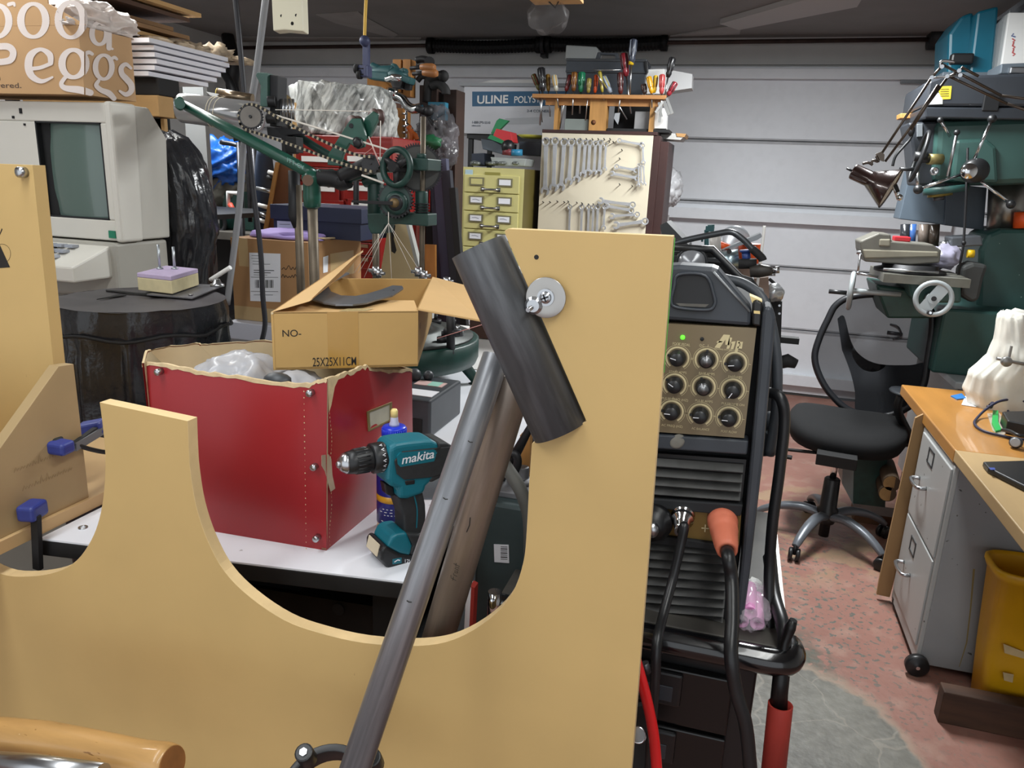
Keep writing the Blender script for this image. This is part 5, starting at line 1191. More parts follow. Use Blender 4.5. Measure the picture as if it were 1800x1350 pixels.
t = thing('hand_brace', 'bright chrome hand brace bit tool hanging on the rack post below the vise', 'hand tool', P(720, 190, yw-.06))
mb = MB(CHROME); mb.tube(cr([P(690, 168, yw-.06), P(705, 172, yw-.06), P(716, 186, yw-.06), P(728, 192, yw-.06), P(742, 188, yw-.06)], 5), .022, 10); mb.cyl(P(690, 155, yw-.06), P(690, 170, yw-.06), .03, 12); mb.build('crank', t)
mb = MB(IRON); mb.cyl(P(738, 198, yw-.06), P(742, 187, yw-.06), .03, 14); mb.sph(P(753, 195, yw-.06), .025, 12); mb.cyl(P(752, 205, yw-.06), P(768, 228, yw-.06), .008, 8); mb.build('chuck', t)
for i, (x, y) in enumerate(((752, 119), (756, 129))):
    t = thing('chisel', ('wooden-handled tool on the rack, upper of the pair', 'wooden-handled tool on the rack, lower of the pair')[i], 'hand tool', P(x, y, yw-.05), 'wooden-handled tools on the clamp rack')
    mb = MB(M('turned_handle', '#9a6436', .5, ns=9, amt=.12)); mb.tube([P(x-13, y-1, yw-.05), P(x-5, y-1, yw-.05), P(x+8, y, yw-.05), P(x+13, y, yw-.05)], [.012, .017, .019, .013], 12); mb.build('handle', t)
    mb = MB(IRON); mb.cyl(P(x-30, y+1, yw-.03), P(x-12, y-1, yw-.05), .009, 8); mb.build('blade', t)
t = thing('black_clamp', 'black screw clamp at the top right of the pine rack', 'clamp', P(748, 108, yw))
mb = MB(IRON); mb.tube(cr([P(732, 106, yw), P(742, 104, yw), P(752, 106, yw)], 4), .016, 8); mb.cyl(P(739, 108, yw), P(738, 100, yw), .012, 8); mb.cyl(P(755, 109, yw-.03), P(755, 109, yw+.03), .024, 14); mb.build('body', t)
t = thing('black_clamp', 'black pistol-grip clamp hanging right of the pine rack', 'clamp', P(770, 140, yw))
mb = MB(BLKM); mb.tube(cr([P(750, 180, yw+.05), P(752, 150, yw+.05), P(755, 140, yw+.05), P(770, 134, yw+.05), P(780, 133, yw+.05)], 5), .022, 8); mb.sph(P(779, 134, yw+.05), .028, 10); mb.build('grip', t)
mb = MB(BLKM); mb.tube(cr([P(734, 142, yw+.05), P(742, 134, yw+.05), P(752, 136, yw+.05)], 4), .014, 8); mb.tube(cr([P(758, 152, yw+.05), P(772, 148, yw+.05), P(783, 158, yw+.05), P(784, 166, yw+.05)], 4), .022, 8); mb.build('jaw', t)
mb = MB(M('orange_grip', '#d0661f', .5)); mb.tube(cr([P(718, 222, yw-.04), P(724, 235, yw-.04), P(722, 248, yw-.04)], 4), .014, 8); mb.tube(cr([P(722, 232, yw-.04), P(730, 238, yw-.04), P(733, 246, yw-.04)], 4), .012, 8); mb.use(CHROME); mb.tube([P(724, 228, yw-.04), P(714, 218, yw-.04)], .01, 6); tag(mb.build('pliers'), 'orange-handled pliers hanging on the right of the rack post', 'pliers')
mb = MB(M('orange_grip', '#d0661f', .5)); mb.tube(cr([P(712, 330, yw-.04), P(720, 322, yw-.04), P(724, 314, yw-.04)], 4), .03, 8); mb.use(STEEL); mb.sph(P(726, 322, yw-.04), .03, 10, (.7, .5, 1.6)); mb.use(M('orange_grip', '#d0661f', .5)); mb.tube(cr([P(744, 305, yw-.04), P(752, 312, yw-.04), P(748, 320, yw-.04)], 4), .014, 8); tag(mb.build('orange_tool'), 'orange-handled tool hanging behind the green handwheel', 'hand tool')
mb = MB(M('orange_grip', '#d0661f', .5)); mb.tube([P(722, 397, yw-.04), P(733, 408, yw-.04)], .025, 8); tag(mb.build('orange_tool'), 'orange handle hanging below the green worm gear', 'hand tool')
mb = MB(M('clear_bag_bits', '#8a868a', .2, ns=9, amt=.4, alpha=.5)); mb.blob(P(768, 245, yw+.0), (.09, .07, .13), .5, 2.6, 4, 7); mb.blob(P(778, 272, yw-.05), (.06, .05, .07), .5, 3, 4, 3); tag(mb.build('plastic_bag'), 'grey clear plastic bag of bits hanging right of the clamp rack', 'bag')
mb = MB(M('green_scrap', '#1c5a38', .5)); mb.blob(P(757, 250, yw-.12), (.05, .03, .03), .4, 3, 3, 5); tag(mb.build('green_scrap'), 'small green scrap showing through the hanging clear bag', 'scrap')
mb = MB(M('teal_tool', '#1d6c86', .4)); mb.cbox(P(770, 196, yw+.02), (.09, .04, .08)); mb.use(DSTEEL); mb.cyl(P(772, 205, yw+.02), P(773, 240, yw+.02), .018, 8); tag(mb.build('teal_tool', bevel=.003), 'small teal tool hanging at the right of the clamp rack', 'hand tool')
# planks and bars leaning in a row
for i, (xa, ya, xb, yb_, wd, mm, lb) in enumerate((
    (756, 250, 762, 560, .05, BLKM, 'black bar leaning beside the worn post, leftmost of the row of bars'),
    (766, 300, 776, 560, .045, M('bar_slate', '#3d4150', .5, .2), 'dark slate bar leaning second in the row of bars'),
    (774, 280, 795, 560, .07, M('bar_grey_blue', '#4a4e63', .5, .2), 'grey-blue bar leaning in the middle of the row, the widest one'),
    (785, 300, 806, 560, .045, M('bar_dark', '#2a2c36', .5, .2), 'dark bar leaning just right of the widest grey-blue bar'),
    (797, 330, 816, 560, .03, BLKM, 'thin black bar leaning nearest the yellow cabinet'))):
    a, b = P(xa, ya, 3.44-.05*i), P(xb, yb_, 3.42-.05*i); d = b-a; b = a+d*(a.z/(a.z-b.z))
    mb = MB(mm); mb.bar(a, b, wd, .035, up=Y_); tag(mb.build('leaning_bar', bevel=.002), lb, 'bar', 'dark bars leaning beside the yellow cabinet')
mb = MB(PINE); mb.bar(P(757, 430, 3.2), lift(P(766, 480, 3.2), 0), .05, .02, Y_); tag(mb.build('wood_offcut'), 'narrow wooden offcut standing among the leaning dark bars', 'wood')
yq = 2.7
mb = MB(M('tan_panel', '#b3a079', .6, ns=6, amt=.05)); mb.prism(PL([(683, 394), (713, 392), (752, 560), (655, 560)], yq), (0, .03, 0)); mb.use(M('panel_edge', '#9a9a96', .5)); mb.prism(PL([(713, 392), (718, 393), (760, 560), (752, 560)], yq), (0, .03, 0)); mb.use(INK); mb.prism(PL([(686, 396), (695, 396), (692, 420), (697, 440), (694, 446), (688, 442)], yq-.001), (0, .0005, 0)); tag(mb.build('tan_board'), 'tapering tan panel with a dark slot standing behind the yarn strands', 'panel')

# ================================================================ yellow cabinet and ULINE box
yy = 4.25
a, b = P(812, 293, yy), P(922, 295, yy); wy = b.x-a.x; zt5 = a.z
t = thing('card_cabinet', 'mustard yellow steel cabinet with labelled drawers against the garage door', 'cabinet', ((a.x+b.x)/2, yy+.3, 0))
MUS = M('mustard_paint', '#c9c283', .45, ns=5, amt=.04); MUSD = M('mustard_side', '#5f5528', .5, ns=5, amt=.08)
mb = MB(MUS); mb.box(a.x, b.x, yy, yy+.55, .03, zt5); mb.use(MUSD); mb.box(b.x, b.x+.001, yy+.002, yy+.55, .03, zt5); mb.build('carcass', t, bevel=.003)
hd = P(860, 308, yy).z; dh = (P(860, 308, yy).z-P(860, 438, yy).z)/4.06
k = 0; zz = hd
PLT = M('pale_brass', '#9a9676', .4, .6)
while zz-dh > .05:
    mb = MB(MUS); mb.box(a.x+.02, b.x-.025, yy-.010, yy+.001, zz-dh+.006, zz); dr = mb.build('drawer', t, bevel=.002)
    mb = MB(STEEL); cx = (a.x+b.x)/2-.005; hz_ = zz-dh*.76; mb.tube(cr([V((cx-.045, yy-.01, hz_)), V((cx-.04, yy-.04, hz_)), V((cx+.04, yy-.04, hz_)), V((cx+.045, yy-.01, hz_))], 5), .006, 8)
    for s in (-1, 1): mb.cbox((cx+s*.048, yy-.013, hz_), (.022, .006, .022))
    mb.build('handle', dr)
    for s in (-1, 1):
        c = V((cx+s*.085, yy-.0125, zz-dh*.36)); mb = MB(PLT); mb.cbox(c, (.088, .005, .046)); mb.use(PAPER if (k or s > 0) else MUS); mb.cbox(c-Y_*.0015, (.068, .005, .03))
        if k and s < 0 or k == 2: mb.use(M('faint_ink', '#8d8f9a', .7)); mb.ribbon([c+V((-.022, -.0045, .002)), c+V((.0, -.0045, .004)), c+V((.02, -.0045, -.002))], .003, -Y_)
        mb.build('label_holder', dr)
    zz -= dh; k += 1
mb = MB(M('badge_blue', '#a9c3cf', .5)); mb.cbox((a.x+.045, yy-.002, zt5-.03), (.045, .004, .03)); mb.use(M('badge_olive', '#8e8742', .5)); mb.cbox((a.x+wy*.5, yy-.002, zt5-.032), (.09, .004, .016)); mb.build('badge', t)
# things on it
zc0 = zt5+.001
mb = MB(M('slate_bin', '#56606a', .5, ns=8, amt=.1)); c0 = P(868, 260, yy+.15)
mb.prism(PL([(845, 244), (848, 262), (886, 272), (888, 250)], yy+.18), (0, .25, 0)); tag(mb.build('slate_bin', bevel=.004), 'slate blue plastic bin tilted on the yellow cabinet', 'bin')
mb = MB(M('navy_bin', '#1f2736', .5)); mb.prism(PL([(829, 270), (851, 269), (852, 291), (828, 291)], yy+.12), (0, .2, 0)); tag(mb.build('navy_bin', bevel=.003), 'small navy bin at the left of the yellow cabinet top', 'bin')
mb = MB(M('clear_tray', '#b9bfbd', .2, alpha=.55)); mb.prism(PL([(862, 276), (925, 279), (922, 292), (866, 291)], yy+.08), (0, .2, 0)); tag(mb.build('clear_tray', bevel=.004), 'clear plastic tray full of bits on the yellow cabinet', 'tray')
mb = MB(M('tray_bits', '#8f9491', .4, .5, ns=30, amt=.4)); random.seed(5)
for i in range(16): mb.sph(P(832+random.random()*85, 287, yy+.06+random.random()*.1), .014+.008*random.random(), 8, (1.4, 1, .7))
tag(mb.build('hardware_bits'), 'loose small hardware bits heaped on the yellow cabinet', 'hardware', kind='stuff')
mb = MB(M('red_lid_box', '#bb2f35', .45)); mb.prism(PL([(866, 240), (872, 226), (898, 232), (901, 250), (888, 252)], yy+.14), (0, .12, 0)); tag(mb.build('red_box', bevel=.003), 'small red plastic box on top of the slate bin', 'box')
mb = MB(M('green_lid', '#1d7a4c', .45)); mb.prism(PL([(857, 243), (862, 236), (891, 250), (886, 254)], yy+.13), (0, .1, 0)); mb.prism(PL([(873, 212), (878, 208), (894, 212), (868, 238), (863, 234)], yy+.2), (0, .03, 0)); tag(mb.build('green_box'), 'green and brown open box behind the small red box', 'box')
mb = MB(BLK); mb.sph(P(893, 258, yy+.1), .04, 12); mb.use(M('dark_red', '#6d2a30', .5)); mb.cyl(P(893, 273, yy+.1), P(894, 262, yy+.1), .035, 12); tag(mb.build('black_ball'), 'black round knob with a dark red band on the yellow cabinet', 'knob')
mb = MB(M('teal_cap', '#2b7aa0', .4)); mb.cyl(P(908, 274, yy+.1), P(908, 263, yy+.1), .035, 14); tag(mb.build('blue_pot'), 'small blue cap among the things on the yellow cabinet', 'cap')
mb = MB(M('dark_slate_box', '#3c4048', .5)); mb.prism(PL([(912, 248), (952, 250), (950, 274), (912, 272)], yy+.35), (0, .2, 0)); tag(mb.build('slate_box', bevel=.004), 'dark slate box on the yellow cabinet beneath the printed foam carton', 'box')
mb = MB(M('lime_dish', '#c7c14a', .5)); c = P(935, 238, yy+.45); mb.lathe(c, Z_, [(0, -.02), (.06, -.018), (.09, 0), (.085, 0)], 20); tag(mb.build('lime_dish'), 'lime yellow dish peeking out under the printed foam carton', 'dish')
yu = 5.0
u0, u1 = P(816, 150, yu), P(1000, 150, yu); zu1 = P(880, 152, yu).z; zu0 = P(880, 236, yu).z
t = thing('wall_shelf_unit', 'steel shelf unit under the printed foam carton', 'shelf', ((u0.x+u1.x)/2, yu+.2, 0))
mb = MB(RACK); mb.box(u0.x+.02, u1.x, yu+.02, yu+.5, zu0-.03, zu0-.002); mb.build('shelf_board', t)
for x in (u0.x+.04, u1.x-.04):
    for y in (yu+.05, yu+.46): MB(RACK).box(x-.015, x+.015, y-.015, y+.015, 0, zu0-.03).build('post', t)
t = thing('foam_carton', 'long white carton with a blue lettered panel left of the screwdriver rack', 'carton', ((u0.x+u1.x)/2, yu+.2, zu0))
UW = M('carton_white', '#d5d7de', .6, ns=5, amt=.03); UB = M('uline_blue', '#22597f', .5)
mb = MB(UW); mb.box(u0.x, u1.x, yu, yu+.5, zu0, zu1)
mb.use(M('carton_grey_lid', '#9ea1a6', .6)); mb.box(u0.x-.03, u1.x, yu-.02, yu+.5, zu1, zu1+.02)
mb.use(UB); mb.prism(PL([(830, 161), (1000, 160), (1000, 186), (830, 187)], yu-.001), (0, .0005, 0))
mb.use(WHITE); o = P(838, 182, yu-.002); mb.text('ULINE', o, norm(P(893, 181, yu-.002)-o), Z_, .07, .02, width=(P(893, 181, yu)-P(838, 182, yu)).length)
o = P(903, 181, yu-.002); mb.text('POLYSTYRENE', o, norm(P(950, 180, yu-.002)-o), Z_, .058, .012, width=(P(990, 180, yu)-P(903, 181, yu)).length)
mb.use(M('uline_ink', '#4a5566', .6)); o = P(829, 217, yu-.002); mb.text('1-800-295-5510', o, X_, Z_, .022, .01, width=.13); o = P(829, 222, yu-.002); mb.text('uline.com', o, X_, Z_, .016, .008, width=.062)
o = P(926, 197, yu-.002); mb.text('2-4 CORNERS', o, X_, Z_, .022, .006, width=.16)
mb.use(M('carton_slot', '#b9bcc2', .6)); mb.prism(PL([(888, 208), (950, 206), (950, 218), (888, 219)], yu-.001), (0, .0005, 0))
mb.build('box', t)
mb = MB(M('crumpled_white', '#d9d8d6', .7)); mb.prism(PL([(842, 146), (862, 141), (955, 140), (955, 150), (842, 151)], yu+.05), (0, .3, 0)); tag(mb.build('white_sheet'), 'white foam sheet lying on top of the printed foam carton', 'sheet')

# ================================================================ tool cabinet with wrenches
yp = 4.45
A, B = P(953, 233, yp), P(1149, 236, yp); zt6 = A.z
t = thing('tool_cabinet', 'tall cream-fronted cabinet with nails for wrenches, dark brown on its right side', 'cabinet', ((A.x+B.x)/2, yp+.2, 0))
CRM = M('cream_panel', '#d0c7b1', .6, ns=4, amt=.04, spots=[(40, .76, '#8a7f6a')]); DBR = M('dark_brown_wood', '#3a201d', .5, ns=6, amt=.15)
mb = MB(CRM); mb.box(A.x, B.x, yp, yp+.03, .02, zt6); mb.build('front_board', t, bevel=.002)
mb = MB(DBR); mb.box(A.x+.0, B.x+.085, yp+.031, yp+.40, .0, zt6-.03); mb.box(B.x+.001, B.x+.04, yp+.0, yp+.40, .0, zt6-.002); mb.box(A.x-.0, B.x+.02, yp-.004, yp+.30, zt6, zt6+.018); mb.build('carcass', t, bevel=.002)
mb = MB(IRON)
def nail(x, y): c = P(x, y, yp); mb.cyl(c, c+V((0, -.035, .006)), .0028, 6)
for x, y in ((956, 356), (968, 356), (981, 355), (993, 356), (1015, 357), (1072, 250), (1079, 251), (1094, 265), (1090, 280), (1090, 325), (1112, 328), (1128, 254), (1000, 355), (1024, 358)): nail(x, y)
for i in range(12): nail(960+i*10.3, 246)
for x in (1002, 1025, 1036, 1044, 1052, 1064): nail(x, 360)
mb.build('nails', t)
WST = M('wrench_chrome', '#c2c4c7', .3, .6, ns=20, amt=.08)
def wrench(a, b, w1, name='combination_wrench', label='', grp=None, yoff=.014, two_open=False):
    """combination wrench: a = ring end pixel, b = open end pixel, w1 = ring outer diameter in px"""
    pa, pb = P(*a, yp-yoff), P(*b, yp-yoff); s = mpp(pa); d = norm(pb-pa); n_ = -Y_; sd = d.cross(n_).normalized(); L_ = (pb-pa).length; r = w1*s/2*1.25; th = max(.006, r*.32)
    mb = MB(WST)
    def ring(c, sides=24):
        mb.pipe(c+n_*th*.7, c-n_*th*.7, r, r*.6, sides)
    if two_open: pass
    else: ring(pa)
    def openend(c, dd, R_):
        s2 = dd.cross(n_); pts = []
        for k in range(0, 13):
            an = math.radians(50+k*260/12); pts.append(c+(dd*math.cos(an)+s2*math.sin(an))*R_)
        pts += [c-dd*R_*.15-s2*R_*.48 if False else c+(dd*.75-s2*.42)*R_, c-dd*R_*.25-s2*R_*.42, c-dd*R_*.25+s2*R_*.42, c+(dd*.75+s2*.42)*R_]
        mb.prism([p+n_*th*.5 for p in pts], -n_*th)
    openend(pb, norm(d+sd*.27), r*1.12)
    if two_open: openend(pa, norm(-d+sd*.27), r*1.0)
    wd = r*.9
    p0, p1 = pa+d*r*.85, pb-d*r*.9
    mb.prism([p0+sd*wd*.62+n_*th*.35, p0-sd*wd*.62+n_*th*.35, (p0+p1)/2-sd*wd*.45+n_*th*.35, p1-sd*wd*.62+n_*th*.35, p1+sd*wd*.62+n_*th*.35, (p0+p1)/2+sd*wd*.45+n_*th*.35], -n_*th*.7)
    o = mb.build(name, bevel=.0012)
    return tag(o, label, 'wrench', grp)
ordn = ('leftmost', 'second from the left', 'third from the left', 'fourth from the left', 'fifth from the left', 'sixth from the left', 'fourth from the right', 'third from the right', 'second from the right', 'rightmost and smallest')
top = [(960, 249, 958, 336, 12), (976, 248, 973, 330, 11.5), (992, 250, 986, 329, 11), (1005, 250, 1000, 319, 10.5), (1019, 249, 1014, 315, 9.5), (1029, 251, 1025, 307, 8.8), (1037, 251, 1034, 303, 8.8), (1047, 252, 1044, 303, 7.6), (1056, 251, 1053, 303, 8.4), (1065, 255, 1063, 297, 6)]
for i, (x0, y0, x1, y1, w_) in enumerate(top): wrench((x0, y0), (x1, y1), w_, label='chrome combination wrench in the upper row on the cream board, '+ordn[i], grp='upper row of wrenches', yoff=.014+.004*(i % 2))
ordl = ('leftmost, hanging apart', 'second from the left', 'third from the left', 'fourth from the left', 'fifth from the left', 'rightmost')
for i, (x, w_, yb_) in enumerate(((1002, 6.5, 432), (1023, 7.5, 432), (1035, 7, 430), (1043, 6.5, 428), (1051, 7, 426), (1063, 6.5, 414))):
    wrench((x, 364), (x-2, yb_-14), w_, label='wrench in the lower row on the cream board, '+ordl[i], grp='lower row of wrenches', yoff=.014+.005*(i % 2))
side = [((1089, 247), (1128, 254), 6.5, 'small wrench lying nearly level at the top right of the cream board'), ((1130, 256), (1131, 285), 6, 'small wrench hanging upright at the top right corner of the cream board'),
        ((1084, 293), (1118, 299), 7, 'small level wrench hooked mid-right on the cream board, upper of two'), ((1076, 305), (1120, 313), 7.5, 'level open-ended wrench mid-right on the cream board, lower of two'),
        ((1123, 290), (1122, 326), 4.5, 'thin small wrench in the hanging trio at mid-right, left one'), ((1127, 289), (1127, 322), 4.5, 'thin small wrench in the hanging trio at mid-right, middle one'), ((1131, 290), (1133, 324), 4.5, 'thin small wrench in the hanging trio at mid-right, right one'),
        ((1112, 360), (1056, 353), 9, 'large level wrench at the lower right of the cream board, topmost of four'), ((1110, 370), (1066, 362), 8, 'level wrench at the lower right of the cream board, second of four'), ((1120, 377), (1076, 380), 8, 'level wrench at the lower right of the cream board, third of four'), ((1134, 389), (1083, 396), 10, 'large level wrench at the lower right of the cream board, lowest of four')]
for a, b, w_, lb in side: wrench(a, b, w_, label=lb, grp='wrenches at the right of the cream board', yoff=.02 if 'trio' not in lb else .03, two_open='open-ended' in lb)

# ---- screwdriver rack
ys = yp+.03
S0, S1 = P(938, 163, ys), P(1172, 172, ys)
t = thing('screwdriver_rack', 'wooden rack holding screwdrivers on top of the cream cabinet', 'tool rack', V((P(1050, 230, ys).x, ys+.1, zt6+.018)))
RW = M('rack_pine', '#b5804a', .6, ns=7, amt=.12, stretch=(1, 6, 6)); RW2 = M('rack_pine_post', '#bb8a4d', .6, ns=5, amt=.14, stretch=(6, 6, 1))
zs0 = zt6+.018
zr0 = P(1050, 174, ys).z; zr1 = P(1050, 167, ys).z
mb = MB(RW); mb.box(S0.x, S1.x, ys-.03, ys+.10, zr0, zr1); mb.build('slotted_board', t, bevel=.002)
mb = MB(RW); mb.box(S0.x+.07, S1.x-.02, ys+.015, ys+.03, zr0-.035, zr0); mb.build('apron', t)
for i, (x0, x1) in enumerate(((974, 980), (1036, 1066), (1142, 1150))):
    mb = MB(RW2); mb.box(P(x0, 200, ys).x, P(x1, 200, ys).x, ys+.005, ys+.08, zs0, zr0)
    if i == 1: mb.use(M('wood_knot', '#6d4222', .7)); c = P(1043, 215, ys); mb.lathe(c+Y_*.004, -Y_, [(.014, 0), (0, .0006)], 14)
    mb.build('upright', t)
mb = MB(BLKM); mb.box(P(1066, 222, ys).x, P(1176, 228, ys).x, ys+.02, ys+.22, zs0, zs0+.018); tag(mb.build('black_tray', bevel=.002), 'flat black tray on the cream cabinet under the screwdrivers', 'tray')
mb = MB(BLKM); mb.box(P(984, 200, ys).x, P(1034, 200, ys).x, ys+.16, ys+.3, zs0, zr0-.01); tag(mb.build('dark_box'), 'dark box in the left bay under the screwdriver rack', 'box')
mb = MB(BLKM); mb.box(P(1068, 200, ys).x, P(1140, 200, ys).x, ys+.23, ys+.36, zs0, zr0-.01); tag(mb.build('dark_box'), 'dark box in the right bay under the screwdriver rack', 'box')
mb = MB(M('clear_container', '#9aa39e', .25, alpha=.6)); mb.box(P(990, 220, ys).x, P(1032, 220, ys).x, ys+.03, ys+.14, zs0, P(1010, 208, ys).z); tag(mb.build('clear_container', bevel=.004), 'clear plastic container in the left bay of the screwdriver rack', 'container')
mb = MB(M('grey_tin', '#8e8e8f', .5, ns=8, amt=.08)); mb.box(P(1112, 220, ys).x, P(1140, 220, ys).x, ys+.06, ys+.16, zs0+.019, P(1125, 194, ys).z); tag(mb.build('grey_tin', bevel=.003), 'grey square tin in the right bay of the screwdriver rack', 'tin')
mb = MB(STEEL); mb.prism(PL([(1081, 199), (1090, 198), (1088, 212), (1086, 219), (1079, 208)], ys-.02), (0, .01, 0)); tag(mb.build('steel_scraper'), 'small steel scraper blade hanging below the middle of the rack', 'scraper')
def screwdriver(h0, h1, tip, r, col, label, col2=None, ysd=None, dark=False, shank=STEEL):
    """handle from h0 (butt) to h1 (ferrule), shank to tip, pixels"""
    yv = ys if ysd is None else ysd
    a, b, c = P(*h0, yv), P(*h1, yv), P(*tip, yv); s = mpp(a); r *= s; d = b-a
    t = thing('screwdriver', label, 'screwdriver', c, 'screwdrivers in the wooden rack')
    m_ = M('grip_'+col, '#'+col, .35, coat=.3); mb = MB(m_)
    ax_ = norm(d); L_ = d.length
    mb.lathe(a, ax_, [(0, -.0), (r*.75, .002), (r, L_*.1), (r*.95, L_*.45), (r*.8, L_*.68), (r*.95, L_*.82), (r*.6, L_), (0, L_)], 16)
    for k in range(8):
        mb.use(m_ if not col2 or k % 2 else M('grip_'+col2, '#'+col2, .4)); u = ax_.orthogonal().normalized(); u = Matrix.Rotation(k*math.pi/4, 3, ax_) @ u
        mb.tube([a+u*r*.9+ax_*L_*.06, a+u*r*.93+ax_*L_*.5, a+u*r*.75+ax_*L_*.68], r*.2, 6)
    mb.build('handle', t)
    mb = MB(shank); mb.cyl(b-ax_*.005, c, max(.0032, r*.26), 8); mb.build('shank', t)
    return t
SD = [((937, 130), (948, 158), (953, 215), 4.5, '5f5b2e', 'olive and red handled screwdriver at the left end of the rack, leaning outward', '7a2a22'),
      ((951, 118), (954, 160), (949, 220), 6.5, '232326', 'black fat-handled screwdriver second from the left in the rack', None),
      ((963, 130), (964, 160), (967, 205), 4, '8a6a2b', 'amber handled screwdriver just right of the black fat one', '5a3a20'),
      ((974, 131), (978, 160), (982, 190), 4.5, 'b9b7a8', 'clear-handled screwdriver near the left end of the rack', 'd8a52c'),
      ((1003, 131), (995, 160), (984, 226), 4.5, '7a2529', 'dark red and black screwdriver tilted left in front of the toolbox', '222222'),
      ((1010, 126), (1008, 160), (1006, 202), 4.8, '6d4218', 'brown amber handled screwdriver beside the green one', '9c6a1e'),
      ((1023, 126), (1021, 162), (1019, 200), 6, '1f7a55', 'green translucent handled screwdriver in the rack', None),
      ((1036, 137), (1034, 163), (1029, 212), 3.8, '8a7a35', 'olive amber handled screwdriver right of the green one', None),
      ((1048, 131), (1046, 163), (1045, 205), 3.6, 'e2571f', 'bright orange handled screwdriver in the middle of the rack', '2a2a2a'),
      ((1054, 124), (1059, 162), (1062, 176), 3, 'a99a3a', 'yellow-green handled screwdriver beside the bright orange one', None),
      ((1060, 134), (1074, 163), (1102, 210), 4.8, '9aa6b5', 'clear blue-grey handled screwdriver leaning right in the middle of the rack', 'c8b43a'),
      ((1090, 127), (1091, 165), (1087, 200), 5, '54201f', 'dark maroon handled screwdriver below the tall red and black one', '2a1a1a'),
      ((1096, 93), (1101, 134), (1109, 200), 6.2, '8e2430', 'tall red and black screwdriver with a thick shank', '222226'),
      ((1114, 68), (1110, 112), (1107, 165), 6.5, '3c4250', 'tallest screwdriver with a striped grey handle and yellow ferrule', '8d95a2'),
      ((1131, 147), (1134, 165), (1136, 172), 4.5, '3d3230', 'stubby dark handled screwdriver left of the yellow-handled one', '5d3b38'),
      ((1140, 134), (1146, 164), (1146, 190), 4.5, 'd59a14', 'golden yellow handled screwdriver near the right end', None),
      ((1153, 132), (1150, 163), (1148, 170), 4, 'e0b51c', 'yellow handled screwdriver leaning at the right of the golden one', '4a3a20'),
      ((1164, 130), (1163, 165), (1162, 200), 4.8, 'b04444', 'translucent red handled screwdriver near the right end of the rack', None),
      ((1183, 100), (1174, 136), (1166, 180), 5.5, '1f1f21', 'long black handled screwdriver leaning outward at the right end', '303033'),
      ((1188, 144), (1174, 168), (1168, 190), 5, '8e2430', 'red and black screwdriver lying outward at the far right end', '2b2b2e')]
for i, (a, b, c, r, col, lb, c2) in enumerate(SD): screwdriver(a, b, c, r, col, lb, c2, ysd=ys+(-.012 if i % 2 else .02))
mb = MB(M('ferrule_yellow', '#e0bd2a', .3)); mb.cyl(P(1111, 100, ys-.012), P(1109, 114, ys-.012), .015, 12); c = bpy.data.objects['screwdriver.013']; mb.build('ferrule', c)
mb = MB(STEEL); mb.cyl(P(1043, 123, ys-.03), P(1092, 123, ys-.03), .003, 6); mb.cyl(P(1048, 125, ys-.03), P(1060, 150, ys-.03), .004, 6); tag(mb.build('steel_rod'), 'thin bright steel rod lying level across the screwdriver handles', 'rod')
mb = MB(M('shears_steel', '#b9bab8', .35, .8))
for x0, y0, x1, y1, w_ in ((1166, 178, 1152, 198, .012), (1163, 180, 1159, 215, .014), (1167, 178, 1176, 202, .02), (1172, 172, 1182, 200, .014), (1158, 180, 1163, 205, .012)): mb.bar(P(x0, y0, ys-.03), P(x1, y1, ys-.04), w_, .006, Y_)
tag(mb.build('tin_snips'), 'bunch of bright steel blades hanging at the right end of the rack', 'blades')
# toolbox on top at the back
yt2 = ys+.20
t = thing('toolbox', 'dark grey plastic toolbox standing behind the screwdriver rack', 'toolbox', P(1065, 165, yt2))
TBX = M('toolbox_grey', '#383e46', .45, ns=12, amt=.08)
def tb(px, mat, name, d_=.2, dy=0, bev=.004): mb = MB(mat); mb.prism(PL(px, yt2+dy), (0, d_, 0)); return mb.build(name, t, bevel=bev)
tb([(995, 126), (1136, 128), (1130, 170), (999, 168)], TBX, 'body'); tb([(996, 105), (1136, 107), (1137, 128), (994, 126)], TBX, 'lid', .21, -.005); tb([(995, 102), (1137, 104), (1137, 109), (995, 107)], DGRY, 'lid_rim', .22, -.01, .002); tb([(994, 124), (1137, 126), (1137, 129), (994, 127)], DGRY, 'body_rim', .22, -.01, .002)
tb([(1046, 105), (1050, 92), (1086, 93), (1088, 106), (1082, 106), (1081, 97), (1055, 96), (1053, 105)], TBX, 'handle', .03, .08, .002)
tb([(1133, 107), (1138, 108), (1139, 126), (1136, 130), (1134, 118)], BLK, 'latch', .03, -.02, .002)
mb = MB(M('pale_grey_case', '#9b9f9f', .5)); mb.prism(PL([(995, 79), (1048, 82), (1052, 88), (1046, 106), (993, 104)], yt2+.215), (0, .15, 0)); tag(mb.build('grey_case', bevel=.006), 'pale grey plastic case sticking up behind the toolbox lid', 'case')
mb = MB(WHITE); mb.prism(PL([(1136, 122), (1168, 121), (1168, 165), (1132, 165)], yt2+.03), (0, .15, 0)); mb.use(M('carton_under', '#b9babb', .6)); mb.prism(PL([(1168, 121), (1217, 130), (1216, 155), (1168, 162)], yt2+.04), (0, .14, 0)); tag(mb.build('white_carton', bevel=.002), 'white carton behind the right end of the screwdriver rack', 'carton')
mb = MB(WHITE); mb.prism(PL([(1150, 190), (1172, 190), (1170, 226), (1150, 226)], ys+.05), (0, .1, 0)); tag(mb.build('white_box', bevel=.002), 'white box behind the hanging steel blades', 'box')
